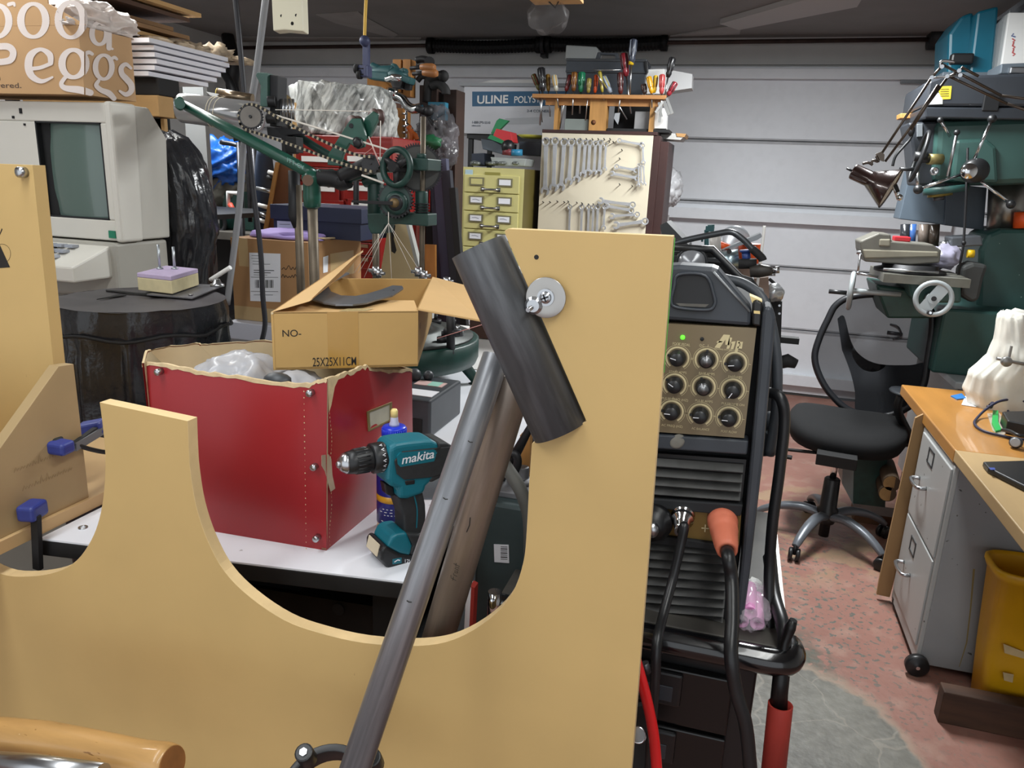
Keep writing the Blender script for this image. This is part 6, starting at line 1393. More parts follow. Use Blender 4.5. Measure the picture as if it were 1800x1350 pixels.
mb = MB(M('shelf_grey_white', '#bdbcb8', .6)); mb.prism(PL([(1150, 232), (1206, 236), (1196, 246), (1152, 243)], yp+.2), (0, .25, 0)); mb.use(M('shelf_wood', '#b08552', .6)); mb.prism(PL([(1188, 234), (1206, 235), (1203, 241), (1190, 240)], yp+.195), (0, .25, 0)); tag(mb.build('side_board'), 'pale board projecting from the right top of the cream cabinet', 'board')
# white organiser behind right of the cabinet
for i, (y0, y1) in enumerate(((318, 352), (352.5, 379), (379.5, 420.5))):
    mb = MB(WHITE); a, b = P(1140, y1, 5.2), P(1172, y0, 5.2); mb.box(a.x, b.x, 5.2, 5.4, a.z, b.z); mb.use(BLKM); mb.box(a.x+.02, b.x-.02, 5.197, 5.2, a.z+.01, (a.z+b.z)/2-.02); tag(mb.build('white_bin', bevel=.004), 'white plastic bin behind the right edge of the cream cabinet, '+('topmost of the stack', 'middle of the stack', 'lowest of the stack')[i], 'bin', 'white bins behind the cream cabinet')
mb = MB(M('milky_bag2', '#d9d9dc', .35, alpha=.7)); mb.blob(P(1168, 330, 5.15), (.1, .08, .12), .5, 3, 4, 2); tag(mb.build('plastic_bag'), 'milky plastic bag bulging in front of the white bins by the garage door', 'bag')
t = thing('white_drawer_unit', 'white drawer unit beneath the white bins behind the cream cabinet', 'drawer unit', lift(P(1160, 330, 5.2), 0))
mb = MB(WHITE); a, b = P(1135, 640, 5.2), P(1172, 421, 5.2); mb.box(a.x, b.x, 5.2, 5.4, 0, b.z); mb.build('case', t)
mb = MB(M('blue_label', '#285a9a', .5)); mb.prism(PL([(1147, 396), (1153, 396), (1153, 412), (1147, 412)], 5.19), (0, .004, 0)); mb.build('blue_label', t)
# ================================================================ welder on its cart
yw2 = 1.15
cR, cTop = P(1385, 1150, .98), P(1250, 1110, 1.0)
zc_ = P(1240, 1128, 1.06).z
def w(x, y, d=0): return P(x, y, yw2+d)
xR = w(1345, 700).x; xL = xR-.285
zb6 = w(1300, 1095).z; zt7 = w(1160, 470).z
t = thing('tool_cart', 'glossy black steel tool cart with drawers carrying the welder', 'tool cart', ((xL+xR)/2, 1.25, 0))
GBLK = M('gloss_black', '#0e0e10', .18, coat=.5); SATB = M('satin_black', '#121214', .4)
xcR = P(1322, 1260, 1.10).x; xcL = xcR-.42; zt8 = zb6-.006
mb = MB(SATB); mb.box(xcL, xcR, 1.115, 1.62, .12, zt8-.03); mb.build('body', t, bevel=.004)
mb = MB(M('cart_mat', '#4d4a45', .6, ns=12, amt=.25)); mb.box(xcL-.01, xcR+.035, 1.11, 1.64, zt8-.03, zt8); mb.build('top_tray', t, bevel=.003)
mb = MB(M('tray_rim', '#8d8b86', .4, .6)); mb.box(xcR+.030, xcR+.036, 1.13, 1.64, zt8, zt8+.022); mb.build('tray_rim', t)
pth = cr([V((xcL-.01, 1.092, zt8-.012)), V((xcL+.1, 1.087, zt8-.012)), V((xcR-.05, 1.087, zt8-.012)), V((xcR+.025, 1.089, zt8-.012)), V((xcR+.045, 1.112, zt8-.012)), V((xcR+.045, 1.15, zt8-.02))], 6)
mb = MB(GBLK); mb.tube(pth, .0215, 16); mb.build('push_bar', t)
zd0 = P(1200, 1172, 1.10).z
for i in range(4):
    z1 = zd0-.008-i*.112; z0 = z1-.104
    mb = MB(M('drawer_black', '#0c0c0d', .3)); mb.box(xcL+.03, xcR-.035, 1.10, 1.115, z0, z1); dr = mb.build('drawer', t, bevel=.003)
    xa = P(1200, 1200, 1.10).x
    mb = MB(SATB); mb.box(xa-.12, xa+.0, 1.092, 1.101, z1-.066, z1-.004); hd_ = mb.build('handle_surround', dr, bevel=.006)
    mb = MB(M('handle_pocket', '#2c3036', .35)); mb.box(xa-.115, xa-.014, 1.0905, 1.0925, z1-.056, z1-.028); mb.build('pocket', hd_, bevel=.002)
for x in (xcL+.05, xcR-.05):
    for y in (1.18, 1.56):
        mb = MB(BLKM); mb.cyl((x-.015, y, .05), (x+.015, y, .05), .05, 18); mb.box(x-.02, x+.02, y-.02, y+.02, .05, .125); mb.build('caster', t)
t = thing('welder', 'charcoal TIG welder with nine knobs on a bronze panel standing on the black cart', 'welder', ((xL+xR)/2, 1.3, zb6))
CHA = M('charcoal_plastic', '#3a3f46', .42, ns=16, amt=.12); CHD = M('charcoal_dark', '#1d1f22', .8, ns=16, amt=.15)
mb = MB(CHD); mb.box(xL+.004, xR-.004, yw2+.03, yw2+.42, zb6, w(1290, 560).z); mb.build('case', t, bevel=.008)
# top hood
hx0 = xL+.0
mb = MB(CHA); hp = [w(1080, 565), w(1072, 500), w(1090, 470)] ; hp = [w(1085, 556), w(1085, 474), w(1195, 466), w(1252, 470), w(1262, 474), w(1322, 545), w(1320, 574)]
mb.prism(hp, (0, .06, 0)); mb.build('hood', t, bevel=.006)
mb = MB(M('hood_recess', '#25282c', .5, ns=12, amt=.15)); mb.prism([w(x, y, -.0012) for x, y in smooth_px([(1196, 486), (1240, 488), (1252, 520), (1252, 535), (1240, 541), (1195, 538), (1183, 530), (1188, 505), (1196, 486)])[:-1]], (0, .003, 0)); mb.use(M('recess_dust', '#6d6b65', .7, ns=20, amt=.2)); mb.prism([w(x, y, -.002) for x, y in ((1188, 533), (1246, 535), (1240, 540), (1195, 538))], (0, .001, 0)); mb.build('hood_recess', t)
mb = MB(CHA); rim_ = cr([w(x, y, -.003) for x, y in ((1193, 483), (1240, 485), (1255, 520), (1256, 536), (1243, 545), (1192, 541), (1180, 531), (1185, 505))], 5, closed=True); mb.tube(rim_, .0026, 6, closed=True); mb.build('recess_rim', t)
mb = MB(M('worn_edge', '#8c8f92', .4, .3, ns=40, amt=.2)); mb.tube([w(1254, 478, -.002), w(1318, 548, -.002)], .0018, 6); mb.build('worn_edge', t)
# side frames
def frame(pxs, name, d_=.05, dy=-.012, mat=CHA, bev=.006): mb = MB(mat); mb.prism([w(x, y, dy) for x, y in pxs], (0, d_, 0)); return mb.build(name, t, bevel=bev)
frame([(1340, 552), (1345, 538), (1357, 540), (1364, 560), (1342, 800), (1318, 1010), (1306, 1100), (1293, 1098), (1318, 820), (1334, 640)], 'side_frame', .06)
frame([(1323, 530), (1330, 527), (1341, 533), (1338, 575), (1322, 572)], 'corner_band', .05, -.006, M('band_dark', '#191716', .3, ns=10, amt=.2), .003)
mb = MB(M('masking_tape', '#d9c387', .6)); mb.prism([w(x, y, -.008) for x, y in ((1325, 546), (1336, 547), (1336, 552), (1325, 551))], (0, .001, 0)); mb.prism([w(x, y, .0) for x, y in ((1318, 520), (1330, 525), (1340, 530), (1334, 536), (1322, 532))], (0, .03, 0)); mb.build('tape_patch', t)
mb = MB(M('handle_gloss', '#3a3e43', .5)); px_tube(mb, [(1240, 478), (1275, 490), (1310, 500), (1340, 525), (1356, 570), (1366, 640), (1364, 720), (1352, 800)], [1.32, 1.30, 1.28, 1.26, 1.25, 1.24, 1.24, 1.24], 9, 14); mb.build('carry_handle', t)
# bronze control panel
BRZ = M('bronze_panel', '#7d6f57', .38, .35, ns=3, amt=.04, spots=[(22, .75, '#4a3a2d')])
mb = MB(BRZ); pp = [w(1060, 563), w(1330, 577), w(1308, 770), w(1050, 752)]; mb.prism(pp, (0, .03, 0))
PRN = M('panel_print', '#cdbf95', .5)
mb.use(PRN)
def wt(s, x, y, wpx, size, ital=0, bold=.004): o = w(x, y, -.0004); e = w(x+wpx, y+wpx*.09, -.0004); mb.text(s, o, norm(e-o), Z_, size, bold, ital, .0003, width=(e-o).length)
wt('FOOT PEDAL', 1182, 606, 31, .0058); wt('O.C', 1229, 609, 9, .0058)
knobs = [(1191, 629, 2.9), (1242, 632, 1.57), (1292, 638, 3.3), (1186, 676, 2.6), (1237, 680, 1.9), (1288, 685, 4.2), (1181, 723, 3.14), (1231, 729, 3.2), (1281, 734, 3.14)]
names = ['START AMPS', 'BASE AMPS', 'END AMPS', 'PULSE FREQ (HZ)', 'PULSE AMPS', 'PULSE TIME ON', 'AC FREQ (HZ)', 'AC BALANCE', 'POST FLOW']
for (x, y, a), nm in zip(knobs, names):
    c = w(x, y); s = mpp(c)
    arc = [c+V((math.cos(k), -.0004/1, math.sin(k)))*1.0*0+V((math.cos(k)*19*s, -.0004, math.sin(k)*19*s)) for k in [math.radians(-55+i*290/24) for i in range(25)]]
    mb.ribbon(arc, .0028, -Y_, .0002)
    arc2 = [c+V((math.cos(k)*23*s, -.0004, math.sin(k)*23*s)) for k in [math.radians(-55+i*290/24) for i in range(25)]]
    mb.ribbon(arc2, .0006, -Y_, .0002)
    for k in (0, math.pi, math.pi/2): mb.ribbon([c+V((math.cos(k)*22*s, -.0004, math.sin(k)*22*s)), c+V((math.cos(k)*27*s, -.0004, math.sin(k)*27*s))], .0007, -Y_, .0002)
    wt(nm, x-len(nm)*1.55, y+25.5, len(nm)*3.1, .0052)
# logo, slanted block strokes
def poly(pts): mb.prism([w(x, y, -.0005) for x, y in pts], (0, .0004, 0))
poly([(1256, 611), (1265, 612), (1275, 597), (1275, 606), (1282, 607), (1283, 589), (1272, 588)]); poly([(1259, 602), (1268, 603), (1270, 600), (1262, 599)])
poly([(1277, 613), (1282, 613), (1287, 594), (1282, 593)]); poly([(1284, 601), (1293, 600), (1289, 614), (1284, 614), (1287, 604), (1283, 604)])
poly([(1291, 620), (1296, 620), (1301, 600), (1296, 599)]); poly([(1298, 601), (1306, 601), (1304, 613), (1296, 612), (1297, 609), (1301, 609), (1302, 604), (1298, 604)])
wt('WELDING SYSTEMS', 1255, 614, 32, .0032)
mb.build('control_panel', t, bevel=0)
for (x, y, a), nm in zip(knobs, names):
    c = w(x, y); s = mpp(c); mb = MB(BLK); R_ = 14*s
    mb.lathe(c, -Y_, [(R_*1.06, 0), (R_*1.04, .004), (R_*.9, .006), (R_*.86, .016), (R_*.74, .018), (0, .0182)], 24)
    d_ = V((math.cos(a), 0, math.sin(a))); mb.cbox(c+d_*R_*1.05-Y_*.0025, (R_*.5, .005, R_*.28), d_, Z_)
    mb.use(PRN if False else PAPER); mb.ribbon([c+d_*R_*.1-Y_*.0182, c+d_*R_*.82-Y_*.0182], .0012, -Y_, .0004); k_ = mb.build('knob', t)
    if (x, y) in ((1242, 632), (1237, 680)):
        mb = MB(M('knob_glint_cap', '#8a8c8e', .4, .7)); mb.lathe(c, -Y_, [(R_*.66, .0183), (0, .0188)], 20); mb.build('cap', k_)  # pale disc standing in for a highlight on the knob top
mb = MB(M('led_green', '#4dff2a', .3, emit=2.5)); mb.sph(w(1200, 593, -.001), .0035, 12); mb.build('green_led', t)
mb = MB(CHD); mb.sph(w(1234, 596, -.001), .003, 10); mb.build('dark_led', t)
# ledge, grilles, socket strip
mb = MB(CHA); mb.prism([w(1060, 758, -.004), w(1316, 775, -.004), w(1313, 800, -.004), w(1056, 782, -.004)], (0, .03, 0)); mb.use(M('ledge_dust', '#77746c', .7, ns=20, amt=.2)); c = w(1191, 776, -.004); mb.lathe(c, V((0, -1, .2)), [(.013, -.004), (.013, .001), (0, .0015)], 20, sq=(1, .8)); mb.build('ledge', t, bevel=.004)
mb = MB(SATB); mb.prism([w(1056, 790, .012), w(1312, 808, .012), w(1302, 900, .012), w(1046, 880, .012)], (0, .01, 0)); mb.prism([w(1030, 945, .012), w(1290, 975, .012), w(1278, 1098, .012), w(1020, 1075, .012)], (0, .01, 0)); mb.build('grille_back', t)
SLAT = M('louvre_grey', '#4a4a49', .45, ns=30, amt=.2)
def louvre(xl_, xr_, y, hpx, sl):
    a, b = w(xl_, y, -.004), w(xr_, y+(xr_-xl_)*sl, -.004); h = hpx*mpp(a)
    mb = MB(SLAT); d_ = b-a; mb.prism([a, a+V((0, .013, h)), a+V((0, .015, h-.001)), a+V((0, .002, -.002))], d_); return mb.build('louvre', t)
for y in (818, 836, 852, 868): louvre(1100, 1306-(y-818)*.1, y-3, 9.5, .075)
for k in range(9): louvre(1085, 1282-k*1.5, 962+k*15.5, 8.5, .075)
mb = MB(CHD); mb.prism([w(1046, 870, -.006), w(1306, 888, -.006), w(1302, 908, -.006), w(1042, 884, -.006)], (0, .03, 0)); mb.prism([w(1040, 925, -.006), w(1299, 962, -.006), w(1296, 972, -.006), w(1038, 945, -.006)], (0, .03, 0)); mb.build('frame_rail', t, bevel=.002)
mb = MB(M('bronze_strip', '#7b6230', .4, .4, ns=6, amt=.1)); mb.prism([w(1045, 880, .002), w(1303, 905, .002), w(1299, 958, .002), w(1041, 930, .002)], (0, .01, 0)); mb.use(PRN); mb.ribbon([w(1155, 915, .001), w(1168, 917, .001)], .0024, -Y_, .0003); mb.ribbon([w(1233, 928, .001), w(1246, 929, .001)], .0018, -Y_, .0003); mb.ribbon([w(1240, 922, .001), w(1239, 935, .001)], .0018, -Y_, .0003); mb.build('socket_strip', t)
mb = MB(SATB); c = w(1152, 915, -.004); mb.lathe(c, V((-.2, -1, 0)), [(.03, 0), (.03, .012), (.024, .016), (.024, .03), (0, .03)], 24); mb.use(STEEL); mb.lathe(c+V((-.002, -.03, 0)), V((-.1, -1, 0)), [(.012, 0), (.012, .012), (0, .012)], 16); mb.build('torch_socket', t)
# cables
CABL = M('cable_black', '#17181a', .38)
t2 = thing('ground_cable', 'black cable with a chrome plug in the minus socket of the welder', 'cable', w(1200, 920))
c = w(1201, 905, -.002); mb = MB(CHROME); ax_ = norm(V((0, -1, -.25)))
mb.lathe(c, ax_, [(.0185, -.004), (.0185, .004), (.0165, .005), (.0165, .010), (.0175, .011), (.0175, .015), (.013, .018), (.012, .030), (.010, .034), (.0095, .044)], 28); mb.build('chrome_plug', t2)
mb = MB(CABL); e = c+ax_*.042
mb.tube(cr([e, w(1203, 925, -.055), w(1196, 960, -.06), w(1182, 1020, -.075), P(1166, 1080, 1.03), P(1155, 1130, .975), P(1152, 1190, .965), P(1146, 1270, .965), P(1140, 1380, .965)], 8), [.0068]*8+[.0073]*57, 14); mb.build('cable', t2)
t2 = thing('work_cable', 'thick black cable with a salmon-pink rubber plug in the plus socket', 'cable', w(1270, 950))
c = w(1270, 915, -.002); SAL = M('salmon_rubber', '#cf7256', .55, ns=14, amt=.08); ax_ = norm(w(1278, 968, -.075)-c)
mb = MB(SAL); L_ = (w(1278, 968, -.075)-c).length
prof = [(.0235, -.006), (.0235, .006), (.0225, .010), (.0215, .014), (.0213, L_*.38)]
for k in range(5): prof += [(.0195-.0004*k, L_*(.42+k*.09)), (.0203-.0006*k, L_*(.46+k*.09))]
prof += [(.0165, L_*.9), (.0155, L_), (.010, L_), (.010, L_*.95)]
mb.lathe(c, ax_, prof, 28); mb.build('plug', t2)
mb = MB(CABL); e = c+ax_*L_*.97
mb.tube(cr([e, w(1281, 985, -.10), w(1286, 1020, -.105), P(1287, 1090, 1.0), P(1285, 1150, .965), P(1294, 1215, .96), P(1310, 1270, .96), P(1318, 1340, .96), P(1322, 1400, .96)], 8), .0098, 14); mb.build('cable', t2)
mb = MB(CABL); mb.tube(cr([P(1352, 690, 1.22), P(1372, 700, 1.2), P(1379, 740, 1.2), P(1370, 830, 1.2), P(1358, 920, 1.2), P(1352, 1010, 1.2), P(1352, 1100, 1.17), P(1350, 1180, 1.15)], 8), .0088, 12); tag(mb.build('side_cable'), 'black cable hanging straight down the right side of the welder', 'cable')
mb = MB(CABL); mb.tube(cr([P(1352, 980, 1.3), P(1362, 1050, 1.2), P(1378, 1110, 1.12), P(1376, 1180, 1.1), P(1370, 1240, 1.08)], 8), .011, 12); tag(mb.build('side_cable'), 'thicker black cable looping past the cart corner into the red grip', 'cable')
t2 = thing('pry_bar', 'black pry bar with a red sleeve hung at the right corner of the cart', 'pry bar', P(1365, 1320, 1.08))
mb = MB(M('pry_black', '#141415', .35, .3)); mb.tube([P(1395, 1090, 1.1), P(1389, 1103, 1.1), P(1379, 1130, 1.1), P(1372, 1190, 1.08), P(1368, 1250, 1.07)], [.006, .009, .007, .012, .014], 10); mb.build('bar', t2)
mb = MB(M('red_sleeve', '#a3352c', .5, ns=12, amt=.12)); mb.pipe(P(1372, 1238, 1.07), P(1357, 1380, 1.06), .0185, .0155, 24); mb.build('sleeve', t2)
# red-handled cutters at the lower centre
t2 = thing('red_handle_tool', 'bright red curved tool handle beside the lower right edge of the tan board', 'tool', P(1140, 1330, .93))
mb = MB(M('bright_red', '#d2181c', .3, coat=.3)); mb.tube(cr([P(1112, 1140, .93), P(1122, 1175, .93), P(1138, 1235, .93), P(1150, 1300, .93), P(1157, 1390, .93)], 6), .010, 12, flat=.7); mb.build('handle', t2)
mb = MB(DSTEEL); mb.cyl(P(1133, 1165, .95), P(1138, 1182, .95), .006, 10); mb.build('pin', t2)
t2 = thing('hex_bolt', 'bright hexagonal bolt head low between the tan board and the red handle', 'bolt', P(1122, 1295, .96))
mb = MB(CHROME); c = P(1122, 1292, .96); mb.lathe(c, norm(EYE-c), [(.012, 0), (.012, .002), (.010, .002)], 20); mb.lathe(c, norm(EYE-c), [(.0085, .002), (.0085, .008), (0, .008)], 6, smooth=False); mb.build('head', t2)
mb = MB(BLKM); mb.prism([P(x, y, 1.0) for x, y in ((1070, 1250), (1135, 1240), (1160, 1400), (1060, 1400))], (0, .01, 0)); tag(mb.build('black_bracket'), 'black sheet bracket behind the red tool handle at the cart front', 'bracket')
# pink rollers in a bag on the tray
t2 = thing('pink_roller_bag', 'clear bag of pink rollers on the cart tray right of the welder', 'bag', P(1322, 1080, 1.16))
mb = MB(M('pink_foam', '#d98bc0', .6, ns=20, amt=.08)); c = P(1318, 1075, 1.18); ax_ = norm(V((.15, 1, 0)))
for dx, dz in ((-.013, 0), (.011, .001), (-.002, .017)): mb.pipe(c+V((dx, -.035, dz)), c+V((dx, .05, dz)), .0115, .006, 16)
mb.build('rollers', t2)
mb = MB(M('clear_bag', '#f2e6f0', .15, alpha=.28)); mb.blob(c+V((0, .01, .006)), (.033, .06, .026), .35, 3, 4, 2); mb.build('clear_bag', t2)
mb = MB(M('white_scrap', '#d7d7d5', .6)); mb.blob(P(1322, 1035, 1.30)-Z_*.0, (.02, .035, .012), .4, 3, 3, 1); tag(mb.build('white_rag'), 'white scrap on the tray behind the pink roller bag', 'rag')

# ================================================================ things behind the welder
yb2_ = 1.9
def b(x, y, d=0): return P(x, y, yb2_+d)
t = thing('side_stand', 'dark stand of clutter with a black panel edge behind the welder', 'stand', lift(b(1290, 600), 0))
sa, sb = b(1130, 520), b(1345, 520)
mb = MB(BLKM); mb.box(sa.x, b(1352, 530, .1).x, yb2_, yb2_+.45, 0, b(1340, 528).z); mb.build('cabinet', t, bevel=.003)
mb = MB(M('green_scuff', '#5a8a4a', .7)); mb.boxv(b(1350, 529, .09), b(1373, 529, .09)-b(1350, 529, .09), (0, .2, 0), (0, 0, .012)); mb.build('green_scuff', t)
mb = MB(BLKM); mb.prism(PL([(1345, 530), (1375, 530), (1366, 800), (1340, 800)], yb2_+.08), (0, .02, 0)); mb.use(STEEL)
for y in (537, 551): c = b(1370, y, .079); mb.cyl(c, c-Y_*.002, .003, 8)
mb.build('perforated_panel', t)
t = thing('black_frame_clamp', 'black ribbed plastic frame with a grey knob lying on top behind the welder', 'frame', b(1240, 470))
mb = MB(BLKM); mb.prism(PL([(1184, 434), (1255, 437), (1300, 484), (1312, 490), (1325, 502), (1318, 508), (1290, 500), (1250, 472), (1184, 470)], 1.62), (0, .04, 0)); mb.build('panel', t, bevel=.006)
mb = MB(BLK); mb.tube([P(1186, 436, 1.6), P(1252, 438, 1.6), P(1300, 488, 1.6), P(1318, 494, 1.6), P(1328, 508, 1.6)], .008, 8); mb.build('rib', t)
mb = MB(BLK); mb.bar(P(1184, 453, 1.6), P(1268, 458, 1.6), .008, .01, Y_); mb.build('rib', t)
mb = MB(M('clear_grey_knob', '#8a8c90', .2, .2, ns=20, amt=.3)); c = P(1216, 462, 1.6); mb.lathe(c, V((0, -1, .3)), [(.028, 0), (.027, .01), (.02, .016), (0, .018)], 24); mb.use(BLK); mb.tube([c+V((math.cos(a*.26)*.03, -.002, math.sin(a*.26)*.03)) for a in range(24)], .004, 8, closed=True); mb.build('knob', t)
mb = MB(M('dark_board_edge', '#2d3031', .5)); mb.prism(PL([(1160, 396), (1172, 390), (1210, 430), (1230, 545), (1190, 545)], 2.0), (0, .12, 0)); tag(mb.build('dark_board'), 'dark board sticking up diagonally behind the tan board corner', 'board')
mb = MB(M('grey_bar_gloss', '#54575a', .3, .6)); px_tube(mb, [(1184, 428), (1215, 420), (1260, 411), (1285, 408), (1305, 420), (1325, 440), (1342, 455)], 1.85, 5.5, 12); mb.use(BLKM); px_tube(mb, [(1322, 437), (1338, 452), (1341, 458)], 1.85, 7, 12); tag(mb.build('bent_bar'), 'bent grey metal bar with a black grip above the welder', 'bar')
mb = MB(M('zinc_can', '#a9bcc2', .3, .8, ns=8, amt=.1)); mb.cyl(b(1264, 460), b(1299, 455), 17*mpp(b(1280, 457)), 28); mb.use(INK); mb.cyl(b(1282, 442, -.03), b(1282, 442, -.035), .006, 10); tag(mb.build('zinc_can'), 'shiny zinc cylinder lying on its side behind the welder', 'can')
mb = MB(M('clear_tube', '#cfcac4', .3, ns=12, amt=.1)); mb.cyl(b(1258, 448), b(1257, 413), .013, 16); tag(mb.build('tape_roll_tube'), 'upright pale tube standing left of the shiny zinc cylinder', 'tube')
mb = MB(ORANGE); c = b(1318, 447, .12); mb.lathe(lift(c, b(1318, 462, .12).z), Z_, [(.026, 0), (.03, .045), (.028, .048), (0, .048)], 20); mb.cyl(b(1268, 436, .1), b(1272, 426, .1), .02, 12); tag(mb.build('orange_can'), 'orange pot behind the zinc cylinder', 'pot')
mb = MB(M('blue_tool', '#27407f', .4)); mb.cyl(b(1313, 462, -.03), b(1311, 442, -.03), .010, 14); mb.cyl(b(1311, 443, -.03), b(1311, 439, -.03), .014, 14); tag(mb.build('blue_bottle'), 'small blue bottle in front of the orange pot', 'bottle')
mb = MB(M('grey_strip', '#8c9094', .4, .5)); mb.prism(PL([(1266, 440), (1337, 410), (1340, 416), (1331, 422), (1300, 432)], 1.95), (0, .05, 0)); tag(mb.build('grey_angle'), 'grey metal angle strip pointing up to the right above the zinc cylinder', 'metal strip')
mb = MB(M('clear_round', '#b7bcc2', .2, .2)); mb.lathe(b(1290, 425, .15), V((.2, -1, .3)), [(.04, 0), (.04, .01), (.03, .014), (0, .014)], 24); tag(mb.build('clear_disc'), 'pale transparent disc behind the grey metal angle', 'disc')
mb = MB(VT); mb.cbox(b(1248, 402, .2), (.022, .02, .014)); mb.cyl(b(1242, 527, .2), b(1242, 404, .2), .006, 8); mb.cyl(b(1250, 400, .2), b(1250, 395, .2), .009, 12); mb.tube(cr([b(1234, 425, .2), b(1236, 415, .2), b(1242, 410, .2)], 4), .003, 6); tag(mb.build('small_teal_clamp'), 'small grey-teal clamp standing behind the bent bar', 'clamp')
mb = MB(M('welding_rod', '#ecebe6', .5)); mb.tube(cr([b(1331, 505), b(1335, 470), b(1340, 430), b(1344, 397)], 5), .0035, 8); tag(mb.build('white_rod'), 'thin white rod standing upright against the white garage door', 'rod')
for i, (px, dy, lb) in enumerate((([(1290, 475), (1322, 470), (1322, 500), (1330, 520), (1296, 500)], .03, 'brown cardboard box behind the black frame, left one'), ([(1325, 490), (1351, 487), (1352, 524), (1330, 528)], .0, 'brown cardboard box beneath the white rod, right one'))):
    mb = MB(M('box_dull', '#8a7466', .8, ns=6, amt=.06)); mb.prism(PL(px, yb2_+dy), (0, .14, 0)); tag(mb.build('small_box'), lb, 'cardboard box')
mb = MB(M('dark_tool', '#3a3632', .5, .2, ns=12, amt=.15)); mb.tube([b(1318, 478, -.05), b(1335, 476, -.05), b(1352, 476, -.05), b(1358, 475, -.05)], [.012, .016, .012, .008], 12); mb.use(STEEL); mb.cyl(b(1358, 475, -.05), b(1370, 474, -.05), .008, 10); mb.use(BLKM); mb.cyl(b(1298, 464, -.04), b(1330, 463, -.04), .012, 12); mb.use(STEEL); mb.cyl(b(1352, 483, -.03), b(1363, 483, -.03), .003, 6); tag(mb.build('air_tool'), 'dark tool with a steel tip lying behind the welder beside the white rod', 'tool')
mb = MB(M('bright_bits', '#b9bcbe', .3, .6)); mb.blob(b(1358, 514, .05), (.025, .03, .02), .5, 3, 3, 4); mb.use(BLKM); mb.tube(cr([b(1352, 490, .05), b(1362, 500, .05), b(1366, 514, .05)], 4), .004, 6); tag(mb.build('metal_bits'), 'small bright metal bits on the black stand right of the boxes', 'hardware')
mb = MB(BLKM); mb.boxv(b(1362, 602, .1), b(1404, 606, .1)-b(1362, 602, .1), (0, .03, 0), (0, 0, .015)); mb.build; mb.tube([b(1360, 640, .08), b(1385, 634, .08), b(1400, 640, .08)], [.015, .018, .012], 10); tag(mb.build('black_brackets'), 'black handles sticking out right from the stand behind the welder', 'handle set')
mb = MB(DGRY); mb.cyl(P(1340, 780, 1.3), P(1366, 778, 1.32), .022, 16); mb.cyl(P(1345, 740, 1.32), P(1368, 738, 1.32), .016, 12); tag(mb.build('gas_fitting'), 'dark hose fitting at the rear right side of the welder', 'fitting')
# ================================================================ office chair
hub = Z(1449, 930, .05); hub.z = 0
t = thing('office_chair', 'black mesh-back office chair with grey five-star base in front of the garage door', 'chair', hub)
CHG = M('chair_base_grey', '#6c7178', .35, .3, ns=10, amt=.06); FAB = M('black_fabric', '#08090c', .9, ns=40, amt=.1)
fdir = norm(V((-.12, -1, 0))); sdir = norm(Z_.cross(fdir))
ends = [Z(1523, 985, .03), Z(1367, 960, .03), Z(1337, 893, .03), Z(1562, 925, .03)]; ends.append(hub*2-(ends[1]+ends[3])/2+V((.02, .3, .03)))
ends = []
R5 = .295; a0 = math.atan2(-.20, .19)
for k in range(5): ends.append(V((hub.x+R5*math.cos(a0-k*2*math.pi/5), hub.y+R5*math.sin(a0-k*2*math.pi/5), .03)))
for e in ends:
    d_ = e-hub; d_.z = 0; mb = MB(CHG)
    mb.tube(cr([hub+d_*.08+Z_*.12, hub+d_*.35+Z_*.135, hub+d_*.65+Z_*.12, hub+d_*.88+Z_*.09, hub+d_*1.0+Z_*.065], 5), [.026, .026, .026, .025, .025, .025, .025, .024, .024, .024, .023, .022, .022, .021, .021, .02, .02, .019, .018, .017, .016], 12, flat=.75); lg = mb.build('leg', t)
    mb = MB(BLK); sd = norm(d_.cross(Z_)+d_*.4); c = V((e.x, e.y, .028))
    for s in (-1, 1): mb.lathe(c+sd*s*.006, sd*s, [(.028, 0), (.028, .014), (.022, .018), (0, .018)], 18)
    mb.cyl(c+Z_*.0, c+Z_*.045, .008, 8); mb.build('caster', lg)
mb = MB(BLK); mb.lathe(hub, Z_, [(.022, .02), (.022, .08), (.035, .085), (.045, .11), (.045, .15), (.036, .16), (.033, .29), (.028, .295)], 20); mb.build('gas_lift_cover', t)
mb = MB(CHROME); mb.cyl(hub+Z_*.29, hub+Z_*.42, .014, 14); mb.build('gas_lift', t)
sc_ = Z(1487, 752, .475); 
mb = MB(BLKM); mb.cbox(hub+Z_*.405, (.16, .22, .05), sdir); mb.cyl(hub+Z_*.40-sdir*.05, hub+Z_*.395-sdir*.28+fdir*.03, .008, 8); mb.cbox(hub+Z_*.39-sdir*.27+fdir*.03, (.06, .03, .012), sdir); mb.cbox(hub+Z_*.39-sdir*.2+fdir*.1, (.05, .03, .012), sdir); mb.build('tilt_mechanism', t, bevel=.006)
mb = MB(FAB); n = 40; rows = [(.80, -.05), (.95, -.04), (1.0, -.01), (1.0, .012), (.95, .032), (.75, .042), (.4, .040), (0.0, .036)]; vs = []
for rr_, hh in rows:
    for j in range(n):
        a = 2*math.pi*j/n; cx, sx = math.cos(a), math.sin(a); k = (abs(cx)**3.2+abs(sx)**3.2)**(-1/3.2)
        u_ = cx*k*.245*rr_; v_ = sx*k*.24*rr_; drop = -.03*max(0, v_/.24)**3
        vs.append(sc_+sdir*u_+fdir*v_+Z_*(hh+drop+.018*(u_/.245)**2*(1 if hh > 0 else 0)))
mb.add(vs, [(i*n+j, i*n+(j+1) % n, (i+1)*n+(j+1) % n, (i+1)*n+j) for i in range(len(rows)-1) for j in range(n)]+[list(range(n-1, -1, -1))], True); mb.build('seat', t)
Bp = sc_-fdir*.25+Z_*.3
nb = norm(fdir+Z_*.14)
